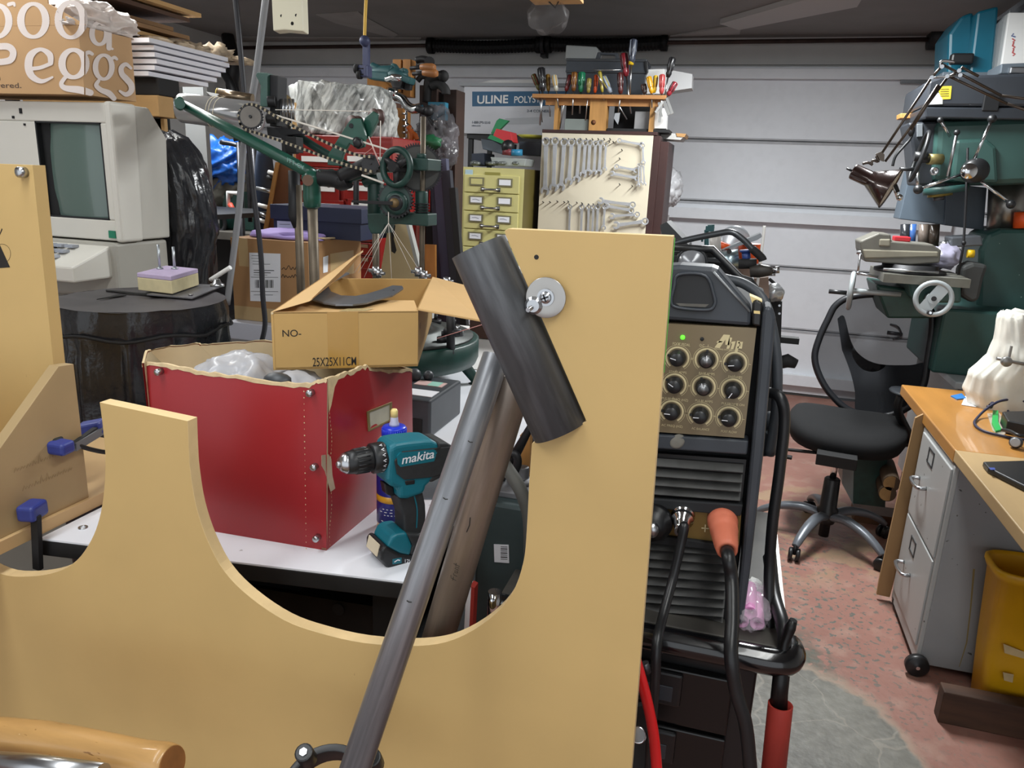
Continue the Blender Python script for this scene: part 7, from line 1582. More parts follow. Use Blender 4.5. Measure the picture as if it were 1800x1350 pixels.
OUT = [(1470, 536), (1500, 521), (1560, 517), (1608, 526), (1634, 543), (1639, 575), (1631, 630), (1622, 680), (1596, 716), (1545, 733), (1495, 722), (1462, 695), (1441, 662), (1432, 628), (1440, 595), (1455, 562)]
def bk(x, y, o=0): return Pn(x, y, Bp+nb*o, nb)
loop = cr([bk(*p) for p in OUT], 5, closed=True)
mb = MB(M('chair_frame', '#15171c', .45)); mb.tube(loop, .016, 10, closed=True); mb.build('back_frame', t)
MESH = M('chair_mesh', '#14171d', .85, alpha=.74)
cen = sum(loop, V((0, 0, 0)))/len(loop); mb = MB(MESH); m_ = len(loop); vs = [cen-nb*.03]
for ring in (.33, .66, 1.0):
    for p in loop: vs.append(cen+(p-cen)*ring-nb*.03*(1-ring*ring))
fs = [(0, 1+j, 1+(j+1) % m_) for j in range(m_)]+[(1+i*m_+j, 1+i*m_+(j+1) % m_, 1+(i+1)*m_+(j+1) % m_, 1+(i+1)*m_+j) for i in range(2) for j in range(m_)]
mb.add(vs, fs, True); mb.build('backrest', t)
mb = MB(FAB)
mb.prism([bk(x, y, -.035) for x, y in smooth_px([(1472, 560), (1484, 556), (1496, 600), (1513, 625), (1545, 640), (1600, 642), (1628, 640), (1620, 690), (1590, 718), (1545, 730), (1506, 724), (1503, 690), (1495, 655), (1480, 615)])], -nb*.012); mb.build('lumbar_support', t, bevel=.004)
mb = MB(BLK); mb.tube(cr([hub+Z_*.41-fdir*.08, sc_-fdir*.27-Z_*.06, bk(1545, 725, -.04), bk(1545, 690, -.045)], 5), .022, 10, flat=.5); mb.build('back_post', t)
for s in (1,):
    top_ = Z(1585, 688, .68); mb = MB(BLK)
    mb.tube(cr([sc_+sdir*.20-fdir*.05-Z_*.05, sc_+sdir*.27-fdir*.05-Z_*.03, top_-Z_*.09, top_-Z_*.015], 5), .018, 10); ar = mb.build('arm', t)
    mb = MB(DGRY); mb.sph(top_, .05, 16, (1.0, 1.6, .28)); mb.build('arm_pad', ar)

# ================================================================ milling machine on its stand
ym = 3.8
t = thing('machine_stand', 'pale grey steel cabinet carrying the green milling machine', 'stand', lift(P(1720, 680, 3.6), 0))
ztop2 = .74
s0, s1 = Z(1632, 612, ztop2), Z(1680, 672, ztop2)
PG = M('pale_grey_steel', '#a8adb0', .4, ns=6, amt=.04)
xs0 = min(s0.x, s1.x); mb = MB(PG); mb.box(xs0, 1.75, s1.y, 4.35, ztop2-.03, ztop2); mb.build('top', t, bevel=.004)
mb = MB(M('stand_side', '#8b9091', .5, ns=6, amt=.06)); mb.box(xs0+.02, 1.7, s1.y+.02, 4.33, .08, ztop2-.03); mb.build('cabinet', t)
mb = MB(BLKM); mb.box(xs0+.04, 1.68, s1.y+.06, 4.3, 0, .08); mb.build('plinth', t)
MG = M('mill_green', '#2f5450', .42, ns=8, amt=.10, spots=[(34, .77, '#9fb3ad')]); MG2 = M('mill_green_head', '#35544f', .4, ns=5, amt=.10)
SLB = M('slate_blue_steel', '#525e69', .5, ns=6, amt=.06)
t = thing('milling_machine', 'large green bench milling machine with chrome column and quill handles on the right', 'milling machine', (1.3, 3.9, ztop2))
def g(x, y, d=0): return P(x, y, ym+d)
sg = mpp(g(1700, 300))
def mp(px, d, dep, mat, name, bev=.008): mb = MB(mat); mb.prism([g(x, y, d) for x, y in px], (0, dep, 0)); return mb.build(name, t, bevel=bev)
mb = MB(MG); zb9 = ztop2; mb.box(g(1642, 590, -.05).x, 1.9, ym-.12, ym+.45, zb9, g(1700, 545, -.12).z); mb.build('base', t, bevel=.012)
mp([(1722, 440), (1735, 412), (1760, 402), (1850, 402), (1850, 560), (1718, 548)], .08, .3, MG, 'column_foot', .02)
mb = MB(DSTEEL); pass
mb = MB(M('column_steel', '#8c8984', .3, .9, ns=5, amt=.12, stretch=(4, 4, 1))); mb.cyl(g(1766, 420, .2), g(1772, 310, .2), 30*sg, 36); mb.build('column', t)
mb = MB(STEEL); mb.cyl(g(1765, 412, .2), g(1766, 402, .2), 33*sg, 36); mb.build('column_collar', t)
mp([(1648, 212), (1850, 205), (1850, 322), (1750, 326), (1700, 322), (1680, 322), (1640, 318)], -.05, .42, MG2, 'head', .025)
mp([(1680, 245), (1735, 243), (1752, 258), (1756, 322), (1700, 322), (1672, 318)], -.075, .05, MG2, 'head_boss', .015)
mp([(1625, 188), (1850, 190), (1850, 212), (1627, 207)], -.10, .50, M('cover_dark', '#2c3036', .4, ns=8, amt=.1), 'cover_base', .006)
mp([(1632, 142), (1655, 133), (1850, 128), (1850, 188), (1625, 187)], -.09, .48, M('cover_dark2', '#31353b', .4, ns=8, amt=.1), 'belt_cover', .012)
mb = MB(BLK); mb.cbox(g(1742, 180, -.095), (.06, .02, .07)); mb.build('cover_latch', t, bevel=.004)
mb = MB(M('yellow_sticker', '#d5bf3c', .5)); mb.prism([g(x, y, -.093) for x, y in ((1648, 152), (1673, 151), (1671, 174), (1654, 175))], (0, .001, 0)); mb.use(M('pale_sticker', '#b7b9b6', .5)); mb.prism([g(x, y, -.094) for x, y in ((1640, 163), (1650, 163), (1657, 174), (1657, 183), (1632, 184))], (0, .001, 0)); mb.use(INK)
for k in range(4): mb.ribbon([g(1653, 157+k*4, -.094), g(1668, 156.6+k*4, -.094)], .002, -Y_)
mb.build('warning_sticker', t)
mp([(1596, 215), (1650, 213), (1650, 300), (1640, 326), (1610, 326), (1604, 260)], -.0, .2, M('switch_dark', '#2a2e34', .45, ns=8, amt=.1), 'switch_box', .01)
mp([(1612, 218), (1622, 217), (1622, 240), (1612, 241)], -.012, .012, M('switch_plate', '#6f7478', .4), 'switch_plate', .002)
mp([(1600, 300), (1664, 322), (1664, 396), (1580, 385)], .30, .15, SLB, 'slate_guard', .004); mp([(1664, 322), (1735, 330), (1729, 405), (1660, 396)], .28, .16, M('slate_guard_dark', '#414b56', .5), 'slate_guard', .004)
# spindle
ax0 = g(1650, 330, -.02)
mb = MB(MG); mb.cyl(g(1662, 327, .0), g(1662, 339, .0), 36*sg, 28); mb.build('quill_flange', t)
mb = MB(M('brass_ring', '#7d6f35', .4, .6)); mb.cyl(g(1652, 337, -.02), g(1652, 345, -.02), 20*sg, 24); mb.build('brass_ring', t)
mb = MB(DSTEEL); mb.cyl(g(1650, 344, -.02), g(1650, 352, -.02), 9*sg, 16); mb.build('spindle', t)
mb = MB(M('brass_dial', '#8f8455', .4, .5)); mb.cyl(g(1632, 280, -.10), g(1655, 280, -.08), 9*sg, 18); mb.use(BLK); mb.cyl(g(1620, 280, -.1), g(1634, 280, -.1), 6*sg, 14); mb.use(STEEL); mb.lathe(g(1642, 301, -.12), -Y_, [(7*sg, 0), (7*sg, .01), (4*sg, .012), (3*sg, .008), (0, .008)], 20); mb.build('depth_dial', t)
# front hub with quill levers
hbp = g(1703, 301, -.22); mb = MB(BLK); mb.lathe(g(1703, 301, -.10), -Y_, [(12*sg, 0), (12*sg, .06), (20*sg, .065), (20*sg, .11), (17*sg, .125), (0, .125)], 30); mb.use(CHROME); mb.lathe(hbp-Y_*.004, -Y_, [(13*sg, 0), (12*sg, .004), (0, .004)], 24); mb.build('quill_hub', t)
def lever(a, b, rb, ba=True, d0=-.17, d1=-.2, mat=CHROME):
    mb = MB(mat); mb.cyl(g(*a, d0), g(*b, d1), 2.6*sg, 10); l = mb.build('quill_lever', t)
    if ba: mb = MB(BLK); mb.sph(g(*b, d1), rb*sg, 14); mb.build('ball_knob', l)
lever((1703, 301), (1744, 209), 7); lever((1705, 303), (1777, 359), 7.5); lever((1700, 303), (1614, 333), 8)
lever((1666, 310), (1682, 233), 5, True, -.14, -.16, STEEL); lever((1670, 240), (1653, 211), 5, True, -.12, -.15)
# side wheel with lever seen edge-on
mb = MB(BLK); c = g(1616, 275, -.1); mb.tube([c+V((math.cos(a*.26)*.02, math.sin(a*.26)*.06, math.sin(a*.26+1.57)*0+math.sin(a*.26)*.0+math.cos(a*.26)*.10)) for a in range(24)], .009, 8, closed=True); mb.cyl(c-X_*.02, c+X_*.03, .02, 12); mb.cyl(g(1582, 297, -.12), g(1612, 298, -.1), .008, 8); mb.use(STEEL); mb.cyl(g(1613, 300, -.1), g(1613, 330, -.1), .008, 8); mb.build('fine_feed_wheel', t)
# table, vise, handwheels
TS = M('table_grey_steel', '#77766d', .45, .5, ns=12, amt=.15)
mp([(1595, 492), (1690, 490), (1690, 533), (1612, 533), (1600, 520)], -.30, .30, MG, 'saddle', .01)
mp([(1540, 500), (1640, 514), (1640, 560), (1560, 560), (1545, 520)], -.2, .3, GREEND, 'knee', .01)
zt_m = g(1600, 480, -.25).z
mb = MB(TS); a_, b_ = g(1548, 490, -.30), g(1700, 490, -.30); mb.box(a_.x, b_.x, ym-.36, ym+.0, zt_m-.035, zt_m); mb.use(IRON)
for k in range(3): mb.box(a_.x, b_.x, ym-.30+k*.1, ym-.285+k*.1, zt_m, zt_m+.0006)
mb.build('slotted_table', t, bevel=.003)
mb = MB(STEEL); mb.cyl(g(1553, 473, -.34), g(1650, 479, -.34), 2.2*sg, 8); mb.build('table_rail', t)
mb = MB(M('vise_grey', '#6f6d65', .5, .3, ns=14, amt=.12)); vz = g(1600, 462, -.25).z
mb.prism([g(x, y, -.28) for x, y in ((1512, 424), (1545, 410), (1566, 412), (1567, 424), (1640, 430), (1655, 440), (1652, 462), (1600, 466), (1520, 460), (1513, 440))], (0, .16, 0)); mb.use(M('vise_light', '#8d8878', .5, ns=14, amt=.1)); mb.prism([g(x, y, -.285) for x, y in ((1546, 420), (1566, 420), (1565, 434), (1545, 433))], (0, .1, 0)); mb.prism([g(x, y, -.284) for x, y in ((1516, 438), (1650, 442), (1650, 452), (1520, 455))], (0, .1, 0)); mb.build('milling_vise', t, bevel=.006)
mb = MB(IRON); mb.lathe((g(1600, 466, -.2).x, ym-.2, zt_m), Z_, [(.14, 0), (.14, .012), (.11, .02), (.11, .035)], 36); mb.build('swivel_base', t)
mb = MB(STEEL); mb.cyl(g(1506, 443, -.26), g(1528, 446, -.26), 3.5*sg, 12); mb.cyl(g(1512, 447, -.27), g(1508, 480, -.28), 1.8*sg, 8); mb.cyl(g(1508, 480, -.28), g(1543, 487, -.28), 2.0*sg, 8); mb.sph(g(1508, 480, -.28), 3.2*sg, 10); mb.build('vise_crank', t)
whd = g(1641, 525, -.42); Rw = 28*mpp(whd); axw = norm(V((-.12, -1, .1))); uw = norm(axw.cross(Z_)); vw = uw.cross(axw)
WG = M('wheel_grey', '#9da3a5', .35, .2)
mb = MB(WG); mb.tube([whd+(uw*math.cos(k*math.pi/20)+vw*math.sin(k*math.pi/20))*Rw for k in range(40)], 4.2*sg, 12, closed=True); w_ = mb.build('handwheel', t)
mb = MB(WG); dd = norm(uw*.55+vw*.9) if (uw.x > 0) else norm(-uw*.55+vw*.9); mb.cbox(whd, (Rw*1.9, Rw*.75, .012), dd, axw); mb.cyl(whd-axw*.12, whd+axw*.012, 9*sg, 18); mb.use(IRON); mb.cyl(whd+axw*.012, whd+axw*.016, 4*sg, 14); mb.build('web', w_)
mb = MB(BLK); c = g(1633, 549, -.44); mb.cyl(c, c+axw*.05, 4*sg, 14); mb.use(CHROME); mb.cyl(c+axw*.05, c+axw*.053, 2*sg, 12); mb.build('handle', w_)
c = g(1496, 511, -.2); mb = MB(WG); mb.tube([c+V((math.sin(k*.157)*.012, math.sin(k*.157)*.075, math.cos(k*.157)*.075)) for k in range(40)], .011, 8, closed=True); mb.cyl(c, c+X_*.2, .012, 10); w_ = mb.build('handwheel', t)
mb = MB(BLK); mb.cyl(g(1457, 512, -.23), g(1488, 515, -.23), 4*sg, 14); mb.build('handle', w_)
mb = MB(M('grey_drape', '#3c3e3d', .6, ns=8, amt=.2)); mb.prism([g(x, y, -.15) for x, y in ((1692, 470), (1712, 462), (1738, 466), (1730, 490), (1722, 528), (1708, 533), (1688, 520))], (0, .12, 0)); mb.build('rubber_guard', t, bevel=.015)
mp([(1672, 417), (1725, 414), (1728, 432), (1672, 435)], -.1, .12, M('tool_grey', '#5b5f64', .45, .3), 'tool_block', .006)
mp([(1672, 437), (1690, 437), (1690, 456), (1672, 462)], -.08, .1, MG, 'green_block', .006)
mb = MB(YEL); mb.cyl(g(1700, 446, -.09), g(1712, 446, -.09), 7*sg, 16); mb.build('yellow_knob', t)
mb = MB(IRON); mb.tube([g(1701, 260, -.12), g(1698, 350, -.14), g(1694, 428, -.16), g(1683, 490, -.18)], .005, 6); mb.sph(g(1694, 427, -.16), 4*sg, 10); mb.build('oil_line', t)
mb = MB(STEEL); mb.cyl(g(1652, 432, -.05), g(1670, 428, -.05), 7*sg, 14); mb.use(M('clear_lavender', '#a9a6bb', .3, ns=14, amt=.15)); mb.blob(g(1660, 452, -.1), (.06, .04, .05), .5, 3, 3, 6); mb.build('clamp_bits', t)
# bottles between the guard and the vise
for x, col, w_, lb in ((1590, '27292e', 9, 'black bottle standing behind the milling vise'), (1602, '3b5f9a', 7, 'bluish clear bottle standing behind the milling vise'), (1622, '6d625a', 9, 'brown-grey tin standing behind the milling vise'), (1640, '4a4038', 10, 'dark brown tin at the right behind the milling vise')):
    mb = MB(M('bottle_'+col, '#'+col, .25, coat=.4)); a_, b_ = g(x, 432, .2), g(x+2, 394, .2); mb.cyl(lift(a_, g(x, 434, .2).z), b_, w_*sg, 18); tag(mb.build('bottle'), lb, 'bottle')
mb = MB(M('red_tray', '#b0212a', .4)); a_, b_ = g(1572, 424, -.24), g(1602, 417, -.24); mb.box(a_.x, b_.x, ym-.24, ym-.18, a_.z, b_.z); tag(mb.build('red_tray', bevel=.004), 'small red tray on the jaws of the milling vise', 'tray')
mb = MB(WOOD); mb.prism([g(x, y, .2) for x, y in ((1583, 199), (1610, 199), (1610, 208), (1583, 208))], (0, .1, 0)); tag(mb.build('wood_block', bevel=.003), 'small wooden block sticking out left of the dark belt cover', 'wood')
mb = MB(ORANGE); mb.cyl(g(1799, 400, .1), g(1801, 372, .1), .04, 16); tag(mb.build('orange_part'), 'orange cylinder beside the chrome column at the right frame edge', 'cylinder')
mb = MB(CABL); px_tube(mb, [(1569, 292), (1574, 275), (1588, 258), (1600, 244), (1606, 228)], ym-.05, 2.4, 8); mb.sph(g(1602, 230, -.05), 6*sg, 10, (1, 1, 1.6)); tag(mb.build('power_cord'), 'short black power cord with plug hanging left of the machine switch box', 'cord')

# ================================================================ cases above the milling machine
zs2 = g(1700, 128, .1).z
t = thing('high_shelf', 'grey shelf ledge high at the right above the milling machine', 'shelf', P(1770, 125, 4.3))
mb = MB(M('shelf_grey_blue', '#59626a', .5, ns=6, amt=.06)); a_ = P(1655, 128, 4.35); mb.box(a_.x, 2.35, 4.32, 4.9, a_.z-.03, a_.z); mb.build('shelf_board', t, bevel=.003)
zz = a_.z
TE2 = M('case_teal', '#0e5b70', .4, ns=8, amt=.06)
t = thing('teal_tool_case', 'large teal plastic tool case on the high shelf at the top right', 'tool case', lift(P(1700, 120, 4.5), zz))
mb = MB(TE2); mb.prism([lift(P(1668, 120, 4.5), zz), P(1668, 60, 4.5), P(1690, 28, 4.5), P(1712, 20, 4.5), lift(P(1712, 120, 4.5), zz)], (0, .3, 0)); mb.build('body', t, bevel=.015)
mb = MB(TE2); mb.prism([lift(P(1706, 120, 4.42), zz), P(1718, 20, 4.42), P(1756, 10, 4.42), lift(P(1750, 110, 4.42), zz)], (0, .3, 0)); mb.build('lid', t, bevel=.012)
mb = MB(BLK); mb.cbox(P(1690, 104, 4.40), (.1, .05, .05)); mb.build('latch', t, bevel=.01)
mb = MB(M('clear_sheet', '#9aa0a3', .2, alpha=.5)); mb.prism([P(1748, 120, 4.38), P(1756, 40, 4.38), P(1776, 18, 4.38), P(1770, 110, 4.38)], (0, .05, 0)); tag(mb.build('clear_sheet'), 'clear plastic sheet between the teal case and the white box', 'plastic sheet')
mb = MB(WHITE); mb.prism([lift(P(1764, 100, 4.36), zz), P(1774, 22, 4.36), P(1860, 22, 4.36), lift(P(1860, 100, 4.36), zz)], (0, .3, 0)); mb.use(M('red_scrawl', '#c05a5a', .6))
for k in range(5): mb.ribbon([P(1779+(k % 2)*3, 68+k*6, 4.359), P(1784-(k % 2)*3, 71+k*6, 4.359), P(1780, 74+k*6, 4.359)], .006, -Y_)
mb.use(M('blue_scrawl', '#5d6a95', .6)); mb.ribbon([P(1782, 59, 4.359), P(1778, 63, 4.359), P(1785, 65, 4.359)], .006, -Y_)
tag(mb.build('white_box', bevel=.003), 'white box with red handwriting at the top right frame edge', 'box')
mb = MB(M('slate_tray', '#5d666e', .4, .2)); mb.prism([P(1757, 130, 4.0), P(1760, 112, 4.0), P(1860, 108, 4.0), P(1860, 130, 4.0)], (0, .2, 0)); mb.use(STEEL); mb.cbox(P(1790, 124, 3.99), (.07, .02, .03)); tag(mb.build('slate_tray', bevel=.006), 'slate grey metal tray on top of the belt cover at the right edge', 'tray')

# ================================================================ balanced-arm lamp
yl = 2.62
t = thing('desk_lamp', 'brown balanced-arm lamp reaching in from the right with its conical shade tilted down', 'lamp', (1.15, yl, .76))
BRN = M('lamp_brown', '#36231f', .25, .35, coat=.6); ARM = M('lamp_arm', '#5a5048', .35, .7)
def l(x, y, d=0): return P(x, y, yl+d)
sl = mpp(l(1600, 250))
c0, c1 = l(1500, 303), l(1556, 336)
axl = norm(l(1560, 330, -.03)-l(1495, 300, 0)); base_ = l(1499, 301)
L1 = (l(1531, 316)-base_).length; L2 = (l(1563, 330)-base_).length
mb = MB(BRN); mb.lathe(base_, axl, [(0, 0), (13*sl, 0), (14*sl, .004), (14*sl, L1*.95), (16*sl, L1)], 28); mb.lathe(base_, axl, [(15*sl, L1*.92), (36*sl, L2*1.02), (37*sl, L2*1.05), (35.5*sl, L2*1.02), (14*sl, L1*.95)], 36); mb.build('shade', t)
mb = MB(M('lamp_inside', '#d8d4c8', .4)); mb.lathe(base_, axl, [(13*sl, L1*.96), (35*sl, L2*1.015)], 36); mb.build('shade_lining', t)
mb = MB(BLK); mb.cyl(base_-axl*.02, base_, 2*sl, 8); mb.build('switch', t)
mb = MB(CHROME); mb.cyl(l(1569, 322), l(1577, 346), 2.5*sl, 8); mb.sph(l(1581, 347), 6*sl, 12); mb.use(BLKM); mb.cyl(l(1573, 325), l(1578, 338), 4*sl, 10); mb.build('bulb_knob', t)
mb = MB(ARM); mb.prism([l(x, y) for x, y in ((1540, 270), (1550, 266), (1555, 272), (1554, 284), (1542, 280))], (0, .012, 0)); mb.tube(cr([l(1530, 290), l(1535, 282), l(1544, 284), l(1540, 274)], 4), .004, 8); mb.tube(cr([l(1516, 288), l(1526, 286), l(1534, 290)], 4), .004, 8); mb.build('shade_joint', t)
def arm(p, q_, n_='arm', r=2.2): mb = MB(ARM); mb.cyl(l(*p), l(*q_), r*sl, 8); return mb.build(n_, t)
arm((1551, 268), (1638, 136)); arm((1556, 284), (1664, 138)); arm((1638, 136), (1656, 116)); arm((1664, 138), (1690, 122))
arm((1654, 112), (1760, 168)); arm((1760, 168), (1850, 180)); arm((1668, 134), (1770, 182)); arm((1770, 182), (1850, 210)); arm((1690, 118), (1720, 134))
mb = MB(STEEL)
mb.tube(cr([l(1653, 118), l(1654, 109), l(1662, 107), l(1678, 109)], 5), .004, 8)
for x, y in ((1638, 136), (1665, 134), (1686, 124), (1688, 132), (1656, 117)): mb.cyl(l(x, y, -.012), l(x, y, .012), 3.4*sl, 10)
mb.tube([l(1638, 137, -.008), l(1688, 132, -.008)], .003, 6); mb.build('elbow_joint', t)
mb = MB(ARM); mb.cyl(l(1650, 150), l(1600, 228), 3.4*sl, 8); mb.build('spring', t)
e1 = l(1850, 180); e2 = l(1850, 210); bs = V((1.25, yl, .80))
mb = MB(ARM); mb.cyl(e1, bs+V((0, 0, .10)), .006, 8); mb.cyl(e2, bs+V((-.03, 0, .10)), .006, 8); mb.build('arm', t)
mb = MB(BRN); mb.cyl(V((bs.x, bs.y, .761)), bs+V((0, 0, .12)), .02, 14); mb.box(bs.x-.04, bs.x+.04, yl-.03, yl+.03, .761, .78); mb.build('clamp_base', t)

# ================================================================ desk, file cabinet
zd_ = .76
d0 = Z(1588, 676, zd_); d1 = Z(1680, 791, zd_); xd = .712
ORW = M('orange_varnished_wood', '#b27d3c', .4, ns=4, amt=.10, coat=.35, stretch=(4, .7, 4), spots=[(18, .745, '#8f6a3c')]); PLY = M('pale_plywood', '#b5986b', .5, ns=5, amt=.06, stretch=(3, .6, 3))
t = thing('work_desk', 'orange varnished wooden desk with a paler plywood section along the right side', 'desk', (1.3, 2.6, 0))
mb = MB(ORW); mb.box(xd, 1.75, d1.y, d0.y, zd_-.042, zd_); mb.build('back_top', t, bevel=.004)
mb = MB(PLY); mb.box(xd, 1.75, 1.35, d1.y-.002, zd_-.036, zd_+.001); mb.build('front_top', t, bevel=.003)
for x, y in ((1.68, 1.4), (1.68, 3.2), (1.30, 3.2)): mb = MB(WOOD); mb.box(x, x+.06, y, y+.06, 0, zd_-.042); mb.build('leg', t)
yA, yB_ = 2.44, 2.86; xc = xd+.004; zc1 = .712
t = thing('file_cabinet', 'paint-chipped pale grey two-drawer file cabinet on wheels under the wooden desk', 'cabinet', (1.0, 2.65, 0))
FCS = M('cabinet_side_grey', '#8f9193', .45, ns=5, amt=.05, spots=[(24, .69, '#3f3f3d'), (60, .73, '#55524c')]); FCF = M('cabinet_front_grey', '#a6a8a7', .4, ns=5, amt=.03, spots=[(34, .70, '#4f4d49')])
mb = MB(FCS); mb.box(xc+.012, 1.30, yA, yB_, .03, zc1); 
mb.use(M('rust_streak', '#86764a', .6)); mb.ribbon([P(1712, 1000, yA), P(1706, 1070, yA), P(1699, 1130, yA), P(1686, 1172, yA)], [.006, .004, .004, .002], -Y_, .0006); mb.build('carcass', t, bevel=.003)
def fz(x, y): return Xp(x, y, xc)
mb = MB(FCF); mb.box(xc, xc+.013, yA, yB_, .03, zc1); mb.build('front_frame', t, bevel=.003)
zsp = [(.40, .700), (.085, .388)]
for i, (za, zb8) in enumerate(zsp):
    mb = MB(FCF); mb.box(xc-.006, xc+.001, yA+.015, yB_-.02, za, zb8); dr = mb.build('drawer', t, bevel=.003)
    hx, hy = ((1626, 850), (1598, 1000))[i]; c = fz(hx, hy); c.x = xc-.006
    mb = MB(STEEL); mb.tube(cr([c+V((0, -.05, 0)), c+V((-.028, -.046, -.002)), c+V((-.03, .046, -.002)), c+V((0, .05, 0))], 4), .0055, 8, flat=1.3); mb.build('handle', dr)
    lx, ly = ((1640, 805), (1608, 961))[i]; c = fz(lx, ly); c.x = xc-.0065
    mb = MB(M('label_frame_dark', '#55585a', .4, .6))
    for (dy, dz, sy, sz) in ((0, .024, .07, .006), (0, -.024, .07, .006), (-.033, 0, .006, .054), (.033, 0, .006, .054)): mb.cbox(c+V((0, dy, dz)), (.004, sy, sz))
    mb.build('label_holder', dr)
mb = MB(BLK); c = P(1610, 1168, yA-.012); c.z = .036; mb.lathe(c, -Y_, [(.036, 0), (.036, .02), (.030, .024), (.014, .024), (.012, .026), (0, .026)], 26); mb.use(STEEL); mb.cyl(c-Y_*.024, c-Y_*.029, .006, 10); mb.build('wheel', t)
for x, y in ((1.25, yA+.02), (1.25, yB_-.04), (.75, yB_-.04)): mb = MB(BLK); mb.cyl((x, y, .036), (x, y+.02, .036), .036, 18); mb.build('wheel', t)
mb = MB(M('cardboard_flat', '#a5845a', .8, ns=5, amt=.06)); mb.prism(PL([(1609, 735), (1628, 726), (1640, 760), (1564, 1050), (1541, 1045), (1545, 1022)], 2.885), (0, .012, 0)); tag(mb.build('cardboard_sheet'), 'flat brown cardboard sheet leaning behind the grey file cabinet under the desk', 'sheet')
# under-desk dark things
mb = MB(GREEND); a_ = Z(1500, 905, .0); mb.prism([P(x, y, 3.45) for x, y in ((1502, 800), (1560, 800), (1556, 892), (1500, 885))], (0, .15, 0)); mb.use(M('pale_side', '#8d918e', .6)); mb.prism([P(x, y, 3.46) for x, y in ((1482, 800), (1502, 800), (1500, 888), (1480, 850))], (0, .15, 0)); tag(mb.build('green_case'), 'dark green case on the floor behind the office chair base', 'case')
for i, (x, y, lb) in enumerate(((1560, 868, 'round log end on the floor beneath the desk, front one'), (1567, 850, 'round log end on the floor beneath the desk, upper one'))):
    mb = MB(M('log_bark', '#4d3d2c', .8)); c = P(x, y, 3.3); mb.cyl(c, c+V((.02, .25, 0)), .035, 16); mb.use(M('log_end', '#a58352', .7, ns=20, amt=.15)); mb.cyl(c-Y_*.001, c, .032, 16); tag(mb.build('log'), lb, 'log')
mb = MB(M('brown_plank', '#6b4a30', .6, ns=6, amt=.2)); a_ = Z(1500, 917, 0); mb.box(a_.x, a_.x+.35, a_.y, a_.y+.12, 0, .05); tag(mb.build('floor_plank'), 'brown plank on the floor behind the office chair casters', 'plank')
# yellow bin and timber
YB2 = M('bin_yellow', '#d9a30f', .45, ns=6, amt=.08, spots=[(13, .73, '#c9b183')])
bx0 = P(1743, 1100, 2.24).x; zr = P(1745, 1022, 2.20).z; cx_, cy_ = bx0+.19, 2.338; hb = .088
t = thing('yellow_bin', 'scuffed yellow plastic bin standing behind the dark timber at the right edge', 'bin', (cx_, cy_, 0))
def sqr(a, k): c_, s_ = math.cos(a), math.sin(a); q_ = (abs(c_)**5+abs(s_)**5)**(-1/5); return V((cx_+c_*q_*.19*k, cy_+s_*q_*hb*k, 0))
mb = MB(YB2); n = 48; prof = [(.82, 0), (.9, .0+zr*.4), (.985, zr-.03), (1.0, zr-.03), (1.04, zr-.012), (1.04, zr), (1.0, zr+.004), (.95, zr-.01), (.86, zr*.4), (.79, .01)]
vs = [sqr(2*math.pi*j/n, k)+Z_*z_ for k, z_ in prof for j in range(n)]
mb.add(vs, [(i*n+j, i*n+(j+1) % n, (i+1)*n+(j+1) % n, (i+1)*n+j) for i in range(len(prof)-1) for j in range(n)]+[list(range(n-1, -1, -1)), [(len(prof)-1)*n+j for j in range(n)]], True); mb.build('body', t)
mb = MB(M('tape_residue', '#cdb686', .7, ns=20, amt=.15)); c = sqr(-1.25, .96); mb.prism([P(x, y, cy_-hb-.001) for x, y in ((1764, 1132), (1800, 1146), (1800, 1158), (1766, 1148))], (0, .002, 0)); mb.prism([P(x, y, cy_-hb-.0) for x, y in ((1763, 1182), (1782, 1186), (1780, 1200), (1765, 1196))], (0, .002, 0)); mb.build('tape_residue', t)
TIM = M('dark_timber', '#4a3020', .75, ns=5, amt=.25, stretch=(1, 6, 6)); c = Z(1648, 1270, 0); hz_ = P(1648, 1214, c.y).z
mb = MB(TIM); mb.box(c.x, 1.6, c.y, c.y+.052, 0, hz_); tag(mb.build('timber_beam', bevel=.004), 'dark brown timber beam on the floor in front of the yellow bin', 'timber')
# things on the desk
t = thing('bagged_lamp', 'pale translucent plastic bag over a bulky object on the wooden desk', 'bag', Z(1760, 715, zd_))
MLK = M('bag_pale', '#e6e4da', .35, ns=9, amt=.10, alpha=.93); yb5 = Z(1745, 722, zd_).y+.08
mb = MB(MLK); drape(mb, [(549, 1762, 1812), (556, 1756, 1815), (600, 1750, 1828), (630, 1738, 1838), (660, 1704, 1845), (690, 1697, 1850), (722, 1706, 1850)], yb5, .10, .055, 9, 64, 4, sub=6); mb.build('bag', t)
mb = MB(M('bag_fixture', '#8d8d8b', .3, .5)); c = P(1768, 635, yb5-.125); mb.lathe(c, -Y_, [(.018, 0), (.018, .012), (.013, .016), (0, .016)], 20); mb.cbox(P(1776, 618, yb5-.118), (.006, .01, .04)); mb.cyl(P(1752, 630, yb5-.11), P(1800, 640, yb5-.11), .006, 8); mb.build('fixture', t)
mb = MB(M('blue_tape', '#2d6fb0', .5)); mb.prism([Z(x, y, zd_+.001) for x, y in ((1671, 697), (1690, 693), (1698, 701), (1682, 703))], (0, 0, .004)); tag(mb.build('blue_tape_piece'), 'scrap of blue tape on the wooden desk left of the pale bag', 'tape')
mb = MB(PAPER); mb.prism([Z(x, y, zd_+.001) for x, y in ((1690, 712), (1697, 696), (1710, 704), (1716, 716))], (0, 0, .002)); mb.use(INK); mb.ribbon([Z(1702, 704, zd_+.0035), Z(1710, 709, zd_+.0035)], .003, Z_); tag(mb.build('white_tag'), 'small white paper tag at the foot of the pale bag on the desk', 'tag')
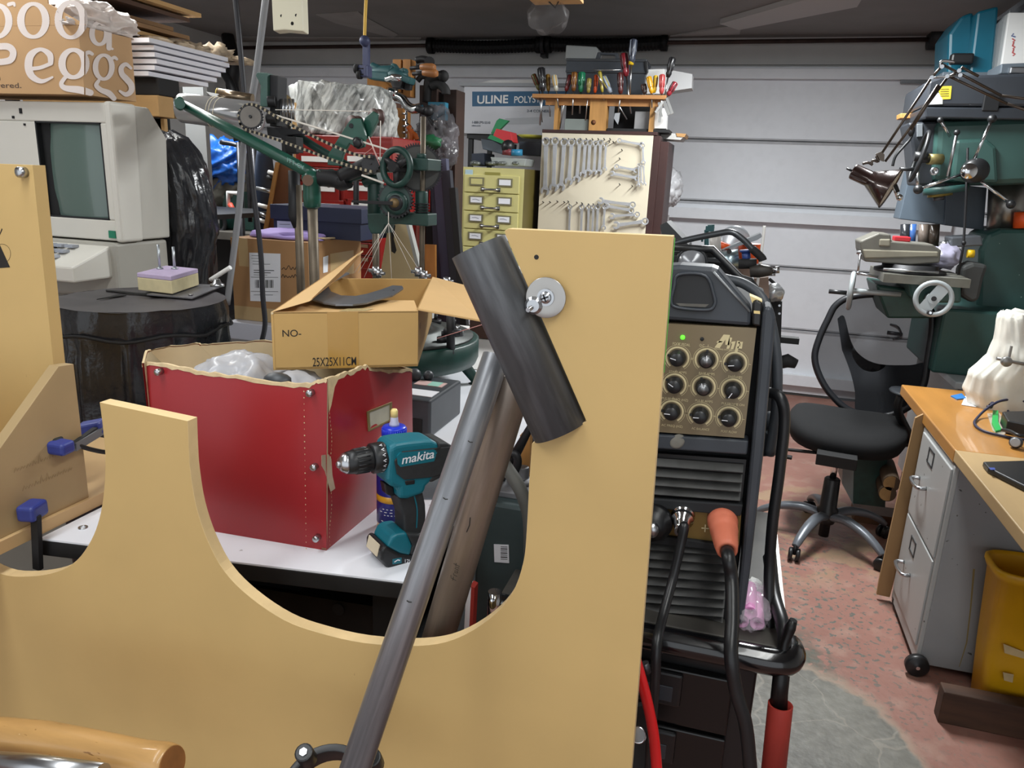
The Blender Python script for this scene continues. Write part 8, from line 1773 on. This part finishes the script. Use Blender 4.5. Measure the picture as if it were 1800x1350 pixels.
mb = MB(M('navy_cord', '#1d1f3a', .5)); mb.tube(cr([Z(1800, 773, zd_+.006), Z(1770, 768, zd_+.006), Z(1730, 758, zd_+.006), Z(1713, 745, zd_+.006), Z(1720, 732, zd_+.01), Z(1735, 718, zd_+.03), Z(1755, 706, zd_+.05), Z(1775, 702, zd_+.05)], 6), .0045, 8); mb.tube(cr([Z(1740, 712, zd_+.03), Z(1745, 708, zd_+.035), Z(1742, 716, zd_+.03), Z(1736, 714, zd_+.03)], 5), .005, 8); mb.tube(cr([Z(1773, 726, zd_+.006), Z(1772, 716, zd_+.02), Z(1785, 702, zd_+.05), Z(1812, 710, zd_+.05)], 5), .004, 8); tag(mb.build('knotted_cord'), 'knotted dark navy cord looping over the wooden desk', 'cord')
mb = MB(M('green_strip', '#18a04c', .4)); mb.prism([Z(x, y, zd_+.004) for x, y in ((1745, 724), (1754, 724), (1754, 744), (1760, 758), (1750, 760), (1743, 746))], (0, 0, .006)); mb.use(M('zip_bag', '#d9d3c4', .2, alpha=.4)); mb.prism([Z(x, y, zd_+.001) for x, y in ((1735, 728), (1756, 726), (1775, 755), (1762, 768), (1745, 758))], (0, 0, .003)); tag(mb.build('green_zip_bag'), 'clear zip bag with a bright green seal on the wooden desk', 'bag')
t = thing('black_device', 'black desktop device with earphones in front of it on the wooden desk edge', 'device', Z(1790, 745, zd_))
mb = MB(BLK); q_ = [Z(x, y, zd_+.001) for x, y in ((1757, 745), (1766, 762), (1860, 782), (1860, 742))]; mb.prism(q_, (0, 0, .045)); mb.build('body', t, bevel=.004)
t = thing('earphones', 'grey and black earphones lying on the desk edge in front of the black device', 'earphones', Z(1786, 775, zd_))
mb = MB(DGRY); c = Z(1786, 778, zd_+.018); mb.sph(c, .02, 14, (1, .8, .9)); mb.use(M('pale_rim', '#9b9da0', .3)); mb.lathe(c, norm(V((-.5, -1, .3))), [(.014, .012), (.014, .018), (.011, .018)], 16); mb.use(BLK); mb.tube(cr([Z(1762, 756, zd_+.02), Z(1775, 758, zd_+.03), Z(1790, 765, zd_+.035), Z(1810, 768, zd_+.03)], 5), .006, 8); mb.build('earcup', t)
t = thing('laptop', 'thin black closed laptop lying on the pale plywood desk section', 'laptop', Z(1800, 850, zd_))
mb = MB(M('laptop_black', '#15171a', .4)); q_ = [Z(x, y, zd_+.003) for x, y in ((1726, 820), (1735, 831), (1880, 905), (1900, 815))]; mb.prism(q_, (0, 0, .016)); mb.build('body', t, bevel=.004)
mb = MB(M('blue_sticker', '#3b4f9a', .4)); mb.prism([Z(x, y, zd_+.0195) for x, y in ((1738, 822), (1748, 822), (1750, 826), (1741, 826))], (0, 0, .0004)); mb.build('sticker', t)
